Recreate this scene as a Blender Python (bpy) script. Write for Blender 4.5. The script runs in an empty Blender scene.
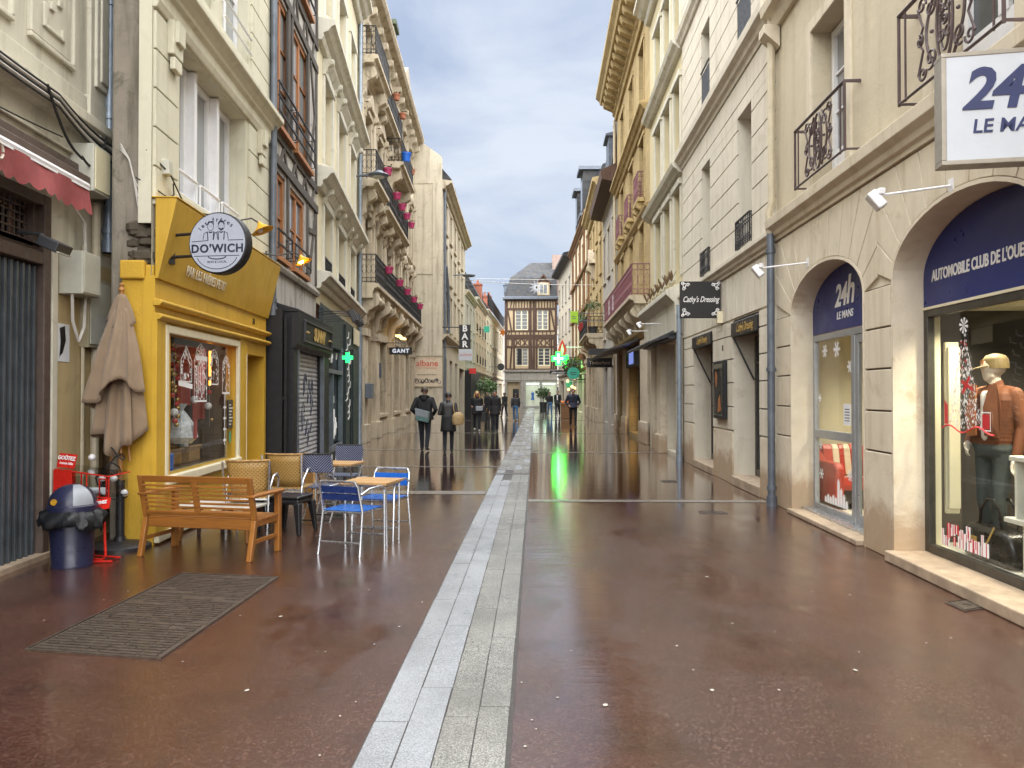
import bpy, bmesh, math, random
from mathutils import Vector, Matrix
random.seed(7)
R = math.radians
sc = bpy.context.scene
col = sc.collection
# ------------------------------------------------------------------ camera
F = 760.0
CAMH = 1.6
cam = bpy.data.objects.new('camera', bpy.data.cameras.new('camera'))
col.objects.link(cam)
cam.location = (0, 0, CAMH)
cam.rotation_euler = (math.pi/2 + math.atan(10/F), 0, math.atan(21/F))
cam.data.sensor_width = 36
cam.data.lens = F/1024*36
cam.data.clip_start = 0.05
cam.data.clip_end = 2000
sc.camera = cam
# ------------------------------------------------------------------ sky, sun, exposure
SUN_EL, SUN_AZ = R(74), R(188)
world = bpy.data.worlds.new('World')
sc.world = world
world.use_nodes = True
wn, wl = world.node_tree.nodes, world.node_tree.links
wn.clear()
wout = wn.new('ShaderNodeOutputWorld')
bg = wn.new('ShaderNodeBackground')
bg.inputs['Strength'].default_value = 0.08
sky = wn.new('ShaderNodeTexSky')
sky.sky_type = 'NISHITA'
sky.sun_disc = False
sky.sun_elevation = SUN_EL
sky.sun_rotation = SUN_AZ
sky.air_density = 1.0
sky.dust_density = 2.0
tc = wn.new('ShaderNodeTexCoord')
mp = wn.new('ShaderNodeMapping')
mp.inputs['Scale'].default_value = (1.0, 1.0, 2.2)
nz = wn.new('ShaderNodeTexNoise')
nz.inputs['Scale'].default_value = 2.6
nz.inputs['Detail'].default_value = 7
nz.inputs['Roughness'].default_value = 0.56
nz.inputs['Distortion'].default_value = 0.35
rp = wn.new('ShaderNodeValToRGB')
rp.color_ramp.elements[0].position = 0.40
rp.color_ramp.elements[0].color = (.58, .69, .90, 1)
rp.color_ramp.elements[1].position = 0.60
rp.color_ramp.elements[1].color = (.92, 1.0, 1.12, 1)
mx = wn.new('ShaderNodeMixRGB')
mx.inputs['Fac'].default_value = 0.97
wl.new(tc.outputs['Generated'], mp.inputs['Vector'])
wl.new(mp.outputs['Vector'], nz.inputs['Vector'])
wl.new(nz.outputs['Fac'], rp.inputs['Fac'])
wl.new(sky.outputs['Color'], mx.inputs['Color1'])
sx = wn.new('ShaderNodeSeparateXYZ'); wl.new(tc.outputs['Generated'], sx.inputs[0])
r2 = wn.new('ShaderNodeValToRGB'); wl.new(sx.outputs['Z'], r2.inputs['Fac'])
r2.color_ramp.elements[0].position = 0.1; r2.color_ramp.elements[0].color = (1.12, 1.09, 1.04, 1)
r2.color_ramp.elements[1].position = 0.5; r2.color_ramp.elements[1].color = (.95, .96, 1, 1)
ml = wn.new('ShaderNodeMixRGB'); ml.blend_type = 'MULTIPLY'; ml.inputs['Fac'].default_value = 1
wl.new(rp.outputs['Color'], ml.inputs['Color1']); wl.new(r2.outputs['Color'], ml.inputs['Color2'])
wl.new(ml.outputs['Color'], mx.inputs['Color2'])
wl.new(mx.outputs['Color'], bg.inputs['Color'])
wl.new(bg.outputs['Background'], wout.inputs['Surface'])
sun = bpy.data.objects.new('sun', bpy.data.lights.new('sun', 'SUN'))
col.objects.link(sun)
sun.data.energy = 1.5
sun.data.angle = R(140)
sun.data.color = (1.0, 0.98, 0.955)
# sun high behind the camera, a little to the right
sun.rotation_euler = (math.pi/2 - SUN_EL, 0, R(8))
sc.view_settings.view_transform = 'Standard'
sc.view_settings.look = 'None'
sc.view_settings.gamma = 1
sc.view_settings.use_curve_mapping = False
sc.view_settings.exposure = 3.3
sc.cycles.use_denoising = True
sc.cycles.max_bounces = 7
sc.cycles.diffuse_bounces = 4
sc.cycles.glossy_bounces = 4
sc.cycles.transparent_max_bounces = 12
sc.cycles.caustics_reflective = False
sc.cycles.caustics_refractive = False
sc.cycles.sample_clamp_indirect = 6

# ------------------------------------------------------------------ mesh builder
SPLIT = set('cornice quoin pier_foot shop_pier string_course window_guard door_step stone_sill stone_trim window_post stone_plinth shutter_rail wall_conduit dormer chimney shopfront_pier pilaster timber_post carved_trim side_ledge stone_panel sign_ornament blind_arm balcony_panel warm_display moulding cross_tube cross_bar side_rail eaves dormer_window dormer_roof frame'.split())
class MB:
    """collects faces; frame sign s turns (u, out, z) into local (u, s*out, z)"""
    def __init__(s, sgn=1):
        s.v, s.f, s.m, s.s, s.mi, s.keep = [], [], [], sgn, 0, False
    def clusters(s, tol=.03):
        """faces grouped into pieces that stand apart from one another"""
        par = list(range(len(s.v)))
        def find(a):
            while par[a] != a: par[a] = par[par[a]]; a = par[a]
            return a
        for f in s.f:
            for v in f[1:]: par[find(v)] = find(f[0])
        bb = {}
        for i, p in enumerate(s.v):
            r = find(i); b = bb.setdefault(r, [list(p), list(p)])
            for k in range(3): b[0][k] = min(b[0][k], p[k]); b[1][k] = max(b[1][k], p[k])
        ks = list(bb); up = {k: k for k in ks}
        def f2(a):
            while up[a] != a: up[a] = up[up[a]]; a = up[a]
            return a
        for i, a in enumerate(ks):
            for b in ks[i+1:]:
                A, B_ = bb[a], bb[b]
                if all(A[0][k]-tol < B_[1][k] and B_[0][k]-tol < A[1][k] for k in range(3)): up[f2(b)] = f2(a)
        out = {}
        for k, f in enumerate(s.f): out.setdefault(f2(find(f[0])), []).append(k)
        return list(out.values())
    def add(s, pts, faces):
        n = len(s.v)
        s.v += [(p[0], s.s*p[1], p[2]) for p in pts]
        for f in faces:
            s.f.append([n+i for i in f]); s.m.append(s.mi)
        return s
    def poly(s, pts):
        return s.add(pts, [list(range(len(pts)))])
    def box(s, a0, a1, b0, b1, c0, c1):
        p = [(a, b, c) for a in (a0, a1) for b in (b0, b1) for c in (c0, c1)]
        return s.add(p, [(0,1,3,2),(4,6,7,5),(0,4,5,1),(2,3,7,6),(0,2,6,4),(1,5,7,3)])
    def obox(s, c, half, rot):
        p = []
        for a in (-1, 1):
            for b in (-1, 1):
                for d in (-1, 1):
                    q = rot @ Vector((a*half[0], b*half[1], d*half[2])) + Vector(c)
                    p.append(tuple(q))
        return s.add(p, [(0,1,3,2),(4,6,7,5),(0,4,5,1),(2,3,7,6),(0,2,6,4),(1,5,7,3)])
    def ext(s, prof, a0, a1, axis='u'):
        """extrude a closed profile: axis u -> prof is (out,z); axis o -> prof is (u,z); axis z -> prof is (u,out)"""
        n = len(prof)
        def P(p, a):
            return (a, p[0], p[1]) if axis == 'u' else (p[0], a, p[1]) if axis == 'o' else (p[0], p[1], a)
        pts = [P(p, a0) for p in prof] + [P(p, a1) for p in prof]
        fs = [(i, (i+1) % n, n+(i+1) % n, n+i) for i in range(n)] + [list(range(n)), list(range(2*n-1, n-1, -1))]
        return s.add(pts, fs)
    def tube(s, pts, r, n=6, closed=False, cap=True):
        pts = [Vector(p) for p in pts]
        N = len(pts)
        rs = r if isinstance(r, (list, tuple)) else [r]*N
        rings = []
        prev = None
        for i, p in enumerate(pts):
            if closed:
                t = pts[(i+1) % N]-pts[i-1]
            else:
                t = pts[min(i+1, N-1)]-pts[max(i-1, 0)]
            t = t.normalized() if t.length > 1e-9 else Vector((0, 0, 1))
            if prev is None:
                a = Vector((0, 0, 1)) if abs(t.z) < .9 else Vector((1, 0, 0))
                x = t.cross(a).normalized()
            else:
                x = (prev - t*prev.dot(t))
                x = x.normalized() if x.length > 1e-6 else t.orthogonal().normalized()
            prev = x
            y = t.cross(x)
            rings.append([tuple(p + (x*math.cos(2*math.pi*k/n) + y*math.sin(2*math.pi*k/n))*rs[i]) for k in range(n)])
        allp = [q for ring in rings for q in ring]
        fs = []
        for i in range(N if closed else N-1):
            j = (i+1) % N
            for k in range(n):
                fs.append((i*n+k, i*n+(k+1) % n, j*n+(k+1) % n, j*n+k))
        if cap and not closed:
            fs.append(list(range(n))[::-1]); fs.append([(N-1)*n+k for k in range(n)])
        return s.add(allp, fs)
    def lathe(s, c, prof, n=16, a0=0, a1=2*math.pi, axis='z'):
        full = abs(a1-a0-2*math.pi) < 1e-6
        m = n if full else n+1
        pts = []
        for (r, z) in prof:
            for k in range(m):
                a = a0+(a1-a0)*k/n
                q = (r*math.cos(a), r*math.sin(a), z)
                if axis == 'u': q = (q[2], q[0], q[1])
                elif axis == 'o': q = (q[0], q[2], q[1])
                pts.append((c[0]+q[0], c[1]+q[1], c[2]+q[2]))
        fs = []
        for i in range(len(prof)-1):
            for k in range(n):
                k2 = (k+1) % m
                fs.append((i*m+k, i*m+k2, (i+1)*m+k2, (i+1)*m+k))
        if full:
            if prof[0][0] > 1e-6: fs.append(list(range(m))[::-1])
            if prof[-1][0] > 1e-6: fs.append([(len(prof)-1)*m+k for k in range(m)])
        return s.add(pts, fs)
    def ball(s, c, r, n=12, sq=(1, 1, 1)):
        prof = [(math.sin(math.pi*i/(n//2)), -math.cos(math.pi*i/(n//2))) for i in range(n//2+1)]
        pts = []
        for (q, z) in prof:
            for k in range(n):
                a = 2*math.pi*k/n
                pts.append((c[0]+r*sq[0]*max(q, 1e-4)*math.cos(a), c[1]+r*sq[1]*max(q, 1e-4)*math.sin(a), c[2]+r*sq[2]*z))
        fs = []
        for i in range(len(prof)-1):
            for k in range(n):
                fs.append((i*n+k, i*n+(k+1) % n, (i+1)*n+(k+1) % n, (i+1)*n+k))
        return s.add(pts, fs)
    def build(s, name, mats, parent=None, smooth=False, bevel=0, label=None, cat=None, group=None, kind=None, fix=True):
        me = bpy.data.meshes.new(name)
        me.from_pydata(s.v, [], s.f)
        if not isinstance(mats, (list, tuple)): mats = [mats]
        if name in SPLIT and parent and not s.keep:
            cl = s.clusters()
            if 1 < len(cl) < 60:
                res = None
                for fs in cl:
                    q = MB(s.s); q.keep = True
                    idx = {}
                    for k in fs:
                        q.f.append([idx.setdefault(v, len(idx)) for v in s.f[k]]); q.m.append(s.m[k])
                    q.v = [s.v[v] for v in idx]
                    r = q.build(name, mats, parent, smooth, bevel, fix=fix)
                    res = res or r
                bpy.data.meshes.remove(me)
                return res
        for m in mats: me.materials.append(M[m] if isinstance(m, str) else m)
        for i, p in enumerate(me.polygons):
            p.material_index = min(s.m[i], len(mats)-1)
        if fix:
            bm = bmesh.new(); bm.from_mesh(me)
            bmesh.ops.recalc_face_normals(bm, faces=bm.faces)
            bm.to_mesh(me); bm.free()
        if smooth:
            for p in me.polygons: p.use_smooth = True
            try: me.set_sharp_from_angle(angle=R(40))
            except Exception: pass
        o = bpy.data.objects.new(name, me)
        col.objects.link(o)
        if parent: o.parent = parent
        if bevel:
            b = o.modifiers.new('edge', 'BEVEL'); b.width = bevel; b.segments = 2; b.limit_method = 'ANGLE'
        tag(o, label, cat, group, kind)
        return o

def tag(o, label=None, cat=None, group=None, kind=None):
    if label: o['label'] = label
    if cat: o['category'] = cat
    if group: o['group'] = group
    if kind: o['kind'] = kind
    return o

def empty(name, loc=(0, 0, 0), rz=0, label=None, cat=None, group=None, parent=None):
    o = bpy.data.objects.new(name, None)
    col.objects.link(o)
    o.location = loc; o.rotation_euler = (0, 0, rz); o.empty_display_size = .2
    if parent: o.parent = parent
    return tag(o, label, cat, group)

def copy_tree(o, parent=None):
    c = o.copy(); col.objects.link(c); c.parent = parent
    for ch in list(o.children): copy_tree(ch, c)
    return c

def text_mesh(body, size, offset=0.0, extrude=0.004, shear=0.0, spacing=1.0, align='CENTER', sx=1.0):
    cu = bpy.data.curves.new('lettering', 'FONT')
    cu.body = body; cu.size = size; cu.offset = offset; cu.extrude = extrude; cu.shear = shear
    cu.space_character = spacing; cu.align_x = align; cu.align_y = 'CENTER'; cu.resolution_u = 3
    t = bpy.data.objects.new('lettering', cu); col.objects.link(t)
    bpy.context.view_layer.update()
    me = bpy.data.meshes.new_from_object(t.evaluated_get(bpy.context.evaluated_depsgraph_get()))
    bpy.data.objects.remove(t); bpy.data.curves.remove(cu)
    if sx != 1.0: me.transform(Matrix.Diagonal((sx, 1, 1, 1)))
    return me

def text(body, size, mat, parent, mtx, name='lettering', **k):
    me = text_mesh(body, size, **k)
    me.transform(mtx)
    me.name = name
    me.materials.clear(); me.materials.append(M[mat])
    o = bpy.data.objects.new(name, me); col.objects.link(o); o.parent = parent
    return o

def wall_mtx(b, u, out, z, roll=0):
    """text on a facade: reads as seen from the street"""
    x = 1 if b.s < 0 else -1
    m = Matrix(((x, 0, 0, u), (0, 0, b.s, b.s*out), (0, 1, 0, z), (0, 0, 0, 1)))
    return m @ Matrix.Rotation(roll, 4, 'Z')

def front_mtx(x, y, z, roll=0):
    """text facing the camera end of the street (-Y)"""
    m = Matrix(((1, 0, 0, x), (0, 0, -1, y), (0, 1, 0, z), (0, 0, 0, 1)))
    return m @ Matrix.Rotation(roll, 4, 'Z')

# ------------------------------------------------------------------ facades
class Facade:
    def __init__(s, name, P0, P1, side, label, cat='building'):
        s.L = math.hypot(P1[0]-P0[0], P1[1]-P0[1])
        s.s = -1 if side == 'L' else 1
        s.rz = math.atan2(P1[1]-P0[1], P1[0]-P0[0])
        s.P0 = P0
        s.o = empty(name, (P0[0], P0[1], 0), s.rz, label, cat)
    def mb(s): return MB(s.s)
    def world(s, u, out, z):
        c, q = math.cos(s.rz), math.sin(s.rz)
        y = s.s*out
        return Vector((s.P0[0]+c*u-q*y, s.P0[1]+q*u+c*y, z))

def grid_rects(u0, u1, z0, z1, holes):
    us = sorted({u0, u1, *[min(max(h[i], u0), u1) for h in holes for i in (0, 1)]})
    zs = sorted({z0, z1, *[min(max(h[i], z0), z1) for h in holes for i in (2, 3)]})
    out = []
    for j in range(len(zs)-1):
        run = None
        for i in range(len(us)-1):
            cu, cz = (us[i]+us[i+1])/2, (zs[j]+zs[j+1])/2
            inside = any(h[0] < cu < h[1] and h[2] < cz < h[3] for h in holes)
            if inside:
                if run: out.append(run)
                run = None
            else:
                run = (run[0], us[i+1], zs[j], zs[j+1]) if run else (us[i], us[i+1], zs[j], zs[j+1])
        if run: out.append(run)
    return out

def wall(mb, u0, u1, z0, z1, holes=(), depth=.25, o=0.0, body=6.0):
    """front sheet with holes + reveals; body = depth of the building behind (side, back, top faces)"""
    for (a, b, c, d) in grid_rects(u0, u1, z0, z1, list(holes)):
        mb.poly([(a, o, c), (b, o, c), (b, o, d), (a, o, d)])
    for h in holes:
        dp = h[4] if len(h) > 4 else depth
        a, b, c, d = h[:4]
        mb.poly([(a, o, c), (a, o-dp, c), (a, o-dp, d), (a, o, d)])
        mb.poly([(b, o, c), (b, o-dp, c), (b, o-dp, d), (b, o, d)])
        mb.poly([(a, o, c), (b, o, c), (b, o-dp, c), (a, o-dp, c)])
        mb.poly([(a, o, d), (b, o, d), (b, o-dp, d), (a, o-dp, d)])
    if body:
        mb.poly([(u0, o, z0), (u0, -body, z0), (u0, -body, z1), (u0, o, z1)])
        mb.poly([(u1, o, z0), (u1, -body, z0), (u1, -body, z1), (u1, o, z1)])
        mb.poly([(u0, -body, z0), (u1, -body, z0), (u1, -body, z1), (u0, -body, z1)])
        mb.poly([(u0, o, z1), (u1, o, z1), (u1, -body, z1), (u0, -body, z1)])

def courses(mb, u0, u1, zs, holes, gap=.016, o0=-.002, o1=.022, back=None):
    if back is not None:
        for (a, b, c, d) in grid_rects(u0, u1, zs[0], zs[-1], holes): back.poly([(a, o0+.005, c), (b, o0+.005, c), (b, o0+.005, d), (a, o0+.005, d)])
    """stone blocks standing proud of the wall, grooves between them"""
    for i in range(len(zs)-1):
        for (a, b, c, d) in grid_rects(u0, u1, zs[i]+gap/2, zs[i+1]-gap/2, holes):
            if b-a > .03 and d-c > .03: mb.box(a, b, o0, o1, c, d)

def cornice(mb, u0, u1, z, prof):
    """prof: list of (out, dz) from the wall outwards and back, closed on the wall"""
    mb.ext([(p[0], z+p[1]) for p in prof], u0, u1, 'u')

CORN = [(-.02, 0), (.05, 0), (.07, .05), (.07, .1), (.12, .13), (.16, .2), (.2, .22), (.2, .3), (.04, .34), (-.02, .34)]
BAND = [(-.02, 0), (.05, .01), (.07, .05), (.11, .09), (.13, .16), (.03, .2), (-.02, .2)]
def scaled(prof, so, sz): return [(p[0]*so if p[0] > 0 else p[0], p[1]*sz) for p in prof]

def window(b, u0, u1, z0, z1, depth=.22, mat='white_paint', cols=2, rows=3, fw=.05, pane='pane', sill=None, bars=.022, name='window', panel=0, label=None):
    """casement set back in the wall: frame mesh with a pane child"""
    m = b.mb(); o = -depth
    m.box(u0, u0+fw, o-.04, o+.03, z0, z1); m.box(u1-fw, u1, o-.04, o+.03, z0, z1)
    m.box(u0+fw, u1-fw, o-.04, o+.028, z0, z0+fw*1.3); m.box(u0+fw, u1-fw, o-.04, o+.028, z1-fw, z1)
    iu0, iu1, iz0, iz1 = u0+fw, u1-fw, z0+fw*1.3, z1-fw
    if panel:
        m.box(iu0, iu1, o-.03, o+.012, iz0, iz0+panel); iz0 += panel
    for c in range(1, cols):
        x = iu0+(iu1-iu0)*c/cols
        w = fw*.8 if (cols % 2 == 0 and c == cols//2) else bars/1.2
        m.box(x-w, x+w, o-.03, o+.02, iz0, iz1)
    for r_ in range(1, rows):
        z = iz0+(iz1-iz0)*r_/rows
        m.box(iu0, iu1, o-.028, o+.012, z-bars/2, z+bars/2)
    f = m.build(name, mat, b.o)
    if label: f['label'] = label
    p = b.mb(); p.poly([(u0+.01, o-.015, z0+.01), (u1-.01, o-.015, z0+.01), (u1-.01, o-.015, z1-.01), (u0+.01, o-.015, z1-.01)])
    p.build('pane', pane, f)
    if sill:
        s_ = b.mb(); s_.box(u0-.06, u1+.06, -depth+.03, .07, z0-.1, z0-.003)
        s_.build('sill', sill, f)
    return f

def arc(cx, cz, r0, r1, a0, a1, n):
    return [(cx+r0*math.cos(a0+(a1-a0)*i/n), cz+r1*math.sin(a0+(a1-a0)*i/n)) for i in range(n+1)]

def scroll(cx, cz, r, a0, turns, n=18, shrink=.25):
    return [(cx+r*(1-(1-shrink)*i/n)*math.cos(a0+turns*2*math.pi*i/n), cz+r*(1-(1-shrink)*i/n)*math.sin(a0+turns*2*math.pi*i/n)) for i in range(n+1)]

def railing(m, u0, u1, o, z0, z1, step=.11, r=.008, ends=True, o_in=0.0, fancy=True):
    """iron balustrade in the plane out=o, with returns to the wall"""
    H = z1-z0
    def run(P, L):
        k = max(2, int(L/step))
        m.tube([P(0, z1), P(L, z1)], .018, 5); m.tube([P(0, z0+.06), P(L, z0+.06)], .012, 4)
        m.tube([P(0, z0+.8*H), P(L, z0+.8*H)], .009, 4); m.tube([P(0, z0+.2*H), P(L, z0+.2*H)], .009, 4)
        for i in range(k+1):
            x = L*i/k
            m.tube([P(x, z0), P(x, z1)], r if i % 4 else r*1.6, 4)
            if fancy and i < k:
                c = x+L/k/2
                rr = L/k*.46
                m.tube([P(c+rr*math.cos(t*math.pi/4), z0+.9*H+rr*math.sin(t*math.pi/4)) for t in range(8)], r*.8, 3, closed=True)
                m.tube([P(c+rr*math.cos(t*math.pi/4), z0+.13*H+rr*math.sin(t*math.pi/4)) for t in range(8)], r*.8, 3, closed=True)
                m.tube([P(c+rr*math.cos(t*math.pi/4), z0+.5*H+2.2*rr*math.sin(t*math.pi/4)) for t in range(8)], r*.8, 3, closed=True)
    run(lambda x, z: (u0+x, o, z), u1-u0)
    if ends:
        run(lambda x, z: (u0, o_in+x, z), o-o_in)
        run(lambda x, z: (u1, o_in+x, z), o-o_in)

def console(m, u, w, o, z, h):
    """scrolled stone bracket below a balcony"""
    prof = [(-.02, z), (o, z), (o, z-.12*h), (o*.96, z-.3*h), (o*.8, z-.45*h), (o*.55, z-.5*h), (o*.45, z-.65*h), (o*.42, z-.85*h), (o*.25, z-h), (-.02, z-h)]
    m.ext(prof, u-w/2, u+w/2, 'u')
    m.lathe((u-w/2-.015, o*.78, z-.24*h), [(0.001, 0), (.19*h, 0), (.19*h, w+.03), (.001, w+.03)], 10, axis='u')

def downpipe(b, u, o, z0, z1, r=.05, mat='zinc', brackets=3, kink=None):
    m = b.mb()
    m.tube([(u, o, z0), (u, o, z1)] if not kink else kink, r, 10)
    for i in range(brackets):
        z = z0+.25+(z1-z0-.5)*i/max(1, brackets-1)
        m.lathe((u, o, z), [(r*1.25, -.03), (r*1.25, .03)], 10)
    m.lathe((u, o, z0+.02), [(r*1.35, -.02), (r*1.3, .12)], 10)
    return m.build('downpipe', mat, b.o, smooth=True)
# ------------------------------------------------------------------ materials
M = {}
class NT:
    def __init__(s, name):
        m = bpy.data.materials.new(name); m.use_nodes = True
        s.m, s.n, s.l = m, m.node_tree.nodes, m.node_tree.links
        s.b = s.n['Principled BSDF']; s.out = s.n['Material Output']
        s.tc = s.n.new('ShaderNodeTexCoord')
        M[name] = m
    def _in(s, sock, v):
        if hasattr(v, 'is_output'): s.l.new(v, sock)
        elif v is not None:
            if hasattr(sock.default_value, '__len__') and not hasattr(v, '__len__'): v = (v, v, v, 1)
            if hasattr(sock.default_value, '__len__') and len(sock.default_value) == 4 and len(v) == 3: v = (*v, 1)
            sock.default_value = v
    def mapv(s, scale=(1, 1, 1), src='Object'):
        n = s.n.new('ShaderNodeMapping'); n.inputs['Scale'].default_value = scale
        s.l.new(s.tc.outputs[src], n.inputs['Vector']); return n.outputs['Vector']
    def noise(s, scale, detail=4, rough=.55, vec=None, dist=0):
        n = s.n.new('ShaderNodeTexNoise'); n.inputs['Scale'].default_value = scale
        n.inputs['Detail'].default_value = detail; n.inputs['Roughness'].default_value = rough
        n.inputs['Distortion'].default_value = dist
        s.l.new(vec if vec is not None else s.tc.outputs['Object'], n.inputs['Vector']); return n.outputs['Fac']
    def voro(s, scale, vec=None, feature='F1', out='Distance'):
        n = s.n.new('ShaderNodeTexVoronoi'); n.inputs['Scale'].default_value = scale; n.feature = feature
        s.l.new(vec if vec is not None else s.tc.outputs['Object'], n.inputs['Vector']); return n.outputs[out]
    def ramp(s, fac, stops):
        n = s.n.new('ShaderNodeValToRGB'); e = n.color_ramp.elements
        while len(e) < len(stops): e.new(.5)
        for i, (p, c) in enumerate(stops):
            e[i].position = p; e[i].color = (c, c, c, 1) if not hasattr(c, '__len__') else (*c, 1)
        s.l.new(fac, n.inputs['Fac']); return n.outputs['Color']
    def mix(s, fac, a, b, mode='MIX'):
        n = s.n.new('ShaderNodeMixRGB'); n.blend_type = mode
        s._in(n.inputs['Fac'], fac); s._in(n.inputs['Color1'], a); s._in(n.inputs['Color2'], b); return n.outputs['Color']
    def math(s, op, a, b=None):
        n = s.n.new('ShaderNodeMath'); n.operation = op
        s._in(n.inputs[0], a); s._in(n.inputs[1], b); return n.outputs[0]
    def sep(s, vec=None):
        n = s.n.new('ShaderNodeSeparateXYZ'); s.l.new(vec if vec is not None else s.tc.outputs['Object'], n.inputs[0]); return n.outputs
    def bump(s, h, strength=.3, dist=.01, nrm=None):
        n = s.n.new('ShaderNodeBump'); n.inputs['Strength'].default_value = strength; n.inputs['Distance'].default_value = dist
        s.l.new(h, n.inputs['Height'])
        if nrm is not None: s.l.new(nrm, n.inputs['Normal'])
        return n.outputs['Normal']
    def set(s, **k):
        nm = dict(color='Base Color', rough='Roughness', metal='Metallic', spec='Specular IOR Level', normal='Normal', coat='Coat Weight',
                  coatr='Coat Roughness', emit='Emission Color', estr='Emission Strength', alpha='Alpha', ior='IOR', trans='Transmission Weight', sub='Subsurface Weight', sheen='Sheen Weight')
        for a, v in k.items(): s._in(s.b.inputs[nm[a]], v)
        return s

def plain(name, c, rough=.5, metal=0, var=.12, scale=9, bump=0, spec=.5, coat=0, bscale=60):
    t = NT(name)
    n = t.noise(scale, 5, .6)
    lo = tuple(x*(1-var) for x in c); hi = tuple(min(1, x*(1+var)) for x in c)
    t.set(color=t.ramp(n, [(.3, lo), (.7, hi)]), rough=t.ramp(t.noise(scale*2.3, 4), [(.3, max(0.02, rough-.08)), (.7, min(1, rough+.1))]), metal=metal, spec=spec, coat=coat)
    if bump: t.set(normal=t.bump(t.noise(bscale, 4), bump, .004))
    return t

def render_wall(name, c, dirt=(.2, .17, .13), var=.14, dirtiness=.35, rough=.85, grain=55, gb=.35, streak=True, courses=None, moss=0):
    """painted render or stone: mottled tone, rain streaks with their own outline, fine grain"""
    t = NT(name)
    dirtiness = min(.95, dirtiness*1.6)
    big = t.noise(.9, 6, .6)
    mid = t.noise(5.5, 5, .65)
    lo = tuple(x*(1-var) for x in c); hi = tuple(min(1, x*(1+var*.6)) for x in c)
    base = t.mix(t.ramp(mid, [(.35, 0.0), (.65, 1.0)]), t.ramp(big, [(.3, lo), (.7, hi)]), tuple(x*.93 for x in c))
    if courses:   # stone courses with slightly different tones
        vm = t.mapv((1/courses[0], 1/courses[0], 1/courses[1]))
        br = t.n.new('ShaderNodeTexBrick')
        xyz = t.sep(t.tc.outputs['Object'])
        cb = t.n.new('ShaderNodeCombineXYZ'); t.l.new(xyz[0], cb.inputs[0]); t.l.new(xyz[2], cb.inputs[1])
        t.l.new(cb.outputs[0], br.inputs['Vector'])
        br.inputs['Scale'].default_value = 1; br.inputs['Brick Width'].default_value = courses[0]; br.inputs['Row Height'].default_value = courses[1]
        br.inputs['Mortar Size'].default_value = .006; br.inputs['Mortar Smooth'].default_value = .2
        br.inputs['Color1'].default_value = (1, 1, 1, 1); br.inputs['Color2'].default_value = (.8, .79, .77, 1); br.inputs['Mortar'].default_value = (.5, .46, .4, 1)
        base = t.mix(.8, base, br.outputs['Color'], 'MULTIPLY')
    if streak:
        st = t.noise(1.0, 6, .62, t.mapv((4.5, 4.5, .42)))
        base = t.mix(t.math('MULTIPLY', t.ramp(st, [(.5, 0.0), (.72, 1.0)]), dirtiness), base, dirt)
        sp = t.noise(2.3, 8, .7, dist=.6)
        base = t.mix(t.math('MULTIPLY', t.ramp(sp, [(.56, 0.0), (.66, 1.0)]), dirtiness*.7), base, dirt)
    t.set(color=base, rough=rough, spec=.25, normal=t.bump(t.mix(.5, t.noise(grain, 5, .7), t.noise(7, 5)), gb, .012))
    return t

# --- ground
t = NT('wet_asphalt')
xy = t.mapv((1, 1, 1))
grain = t.noise(170, 3, .7)
big = t.noise(.55, 6, .6, dist=.4)
patch = t.noise(1.6, 6, .6)
c = t.mix(t.ramp(big, [(.35, 0.0), (.65, 1.0)]), (.068, .0265, .0165), (.098, .040, .026))
c = t.mix(t.ramp(t.voro(95, out='Color'), [(.5, 0.0), (.95, .72)]), c, (.20, .12, .092))
c = t.mix(t.ramp(t.voro(140, out='Color'), [(.0, .5), (.4, 0.0)]), c, (.022, .010, .007))
c = t.mix(t.ramp(patch, [(.5, 0.0), (.72, .6)]), c, (.03, .017, .0135))
c = t.mix(1.0, c, (.66, .60, .57), 'MULTIPLY')
wet = t.ramp(t.noise(.42, 6, .62, t.mapv((1.6, .55, 1)), dist=.5), [(.38, 0.0), (.6, 1.0)])
pud = t.ramp(t.noise(.7, 5, .6, t.mapv((1.3, .7, 1))), [(.52, 0.0), (.6, 1.0)])
gx = t.math('ABSOLUTE', t.math('SUBTRACT', t.sep()[0], .34))
gut = t.ramp(t.math('ADD', gx, t.math('MULTIPLY', t.noise(1.1, 6, .65), .9)), [(.62, 1.0), (.86, 0.0)])
pud = t.math('MAXIMUM', pud, gut)
wet = t.math('MAXIMUM', wet, gut)
rgh = t.mix(wet, .26, .10)
rgh = t.mix(pud, rgh, .06)
far = t.ramp(t.math('DIVIDE', t.sep()[1], 40.0), [(.2, 0.0), (.31, 1.0)])
rgh = t.mix(far, rgh, t.mix(wet, .07, .035))
rip = t.noise(1.0, 6, .62, t.mapv((.5, 5.5, 1)), dist=.3)
n1 = t.bump(rip, .12, .018)
n2 = t.n.new('ShaderNodeBump'); n2.inputs['Distance'].default_value = .0035
t.l.new(grain, n2.inputs['Height']); t.l.new(n1, n2.inputs['Normal'])
t.l.new(t.mix(far, t.mix(pud, t.mix(wet, .9, .6), .2), .06), n2.inputs['Strength'])
film = t.n.new('ShaderNodeBump'); film.inputs['Strength'].default_value = .15; film.inputs['Distance'].default_value = .015
t.l.new(rip, film.inputs['Height'])
spk = t.n.new('ShaderNodeBump'); spk.inputs['Distance'].default_value = .003
t.l.new(t.noise(120, 2, .6), spk.inputs['Height']); t.l.new(t.mix(far, t.mix(pud, .4, .08), .02), spk.inputs['Strength']); t.l.new(film.outputs['Normal'], spk.inputs['Normal'])
t.set(color=c, rough=rgh, spec=.5, normal=n2.outputs['Normal'], ior=1.45, coat=t.mix(far, t.mix(wet, .35, .9), 1.0), coatr=t.mix(far, t.mix(wet, .14, .05), t.mix(wet, .09, .035)))
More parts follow.
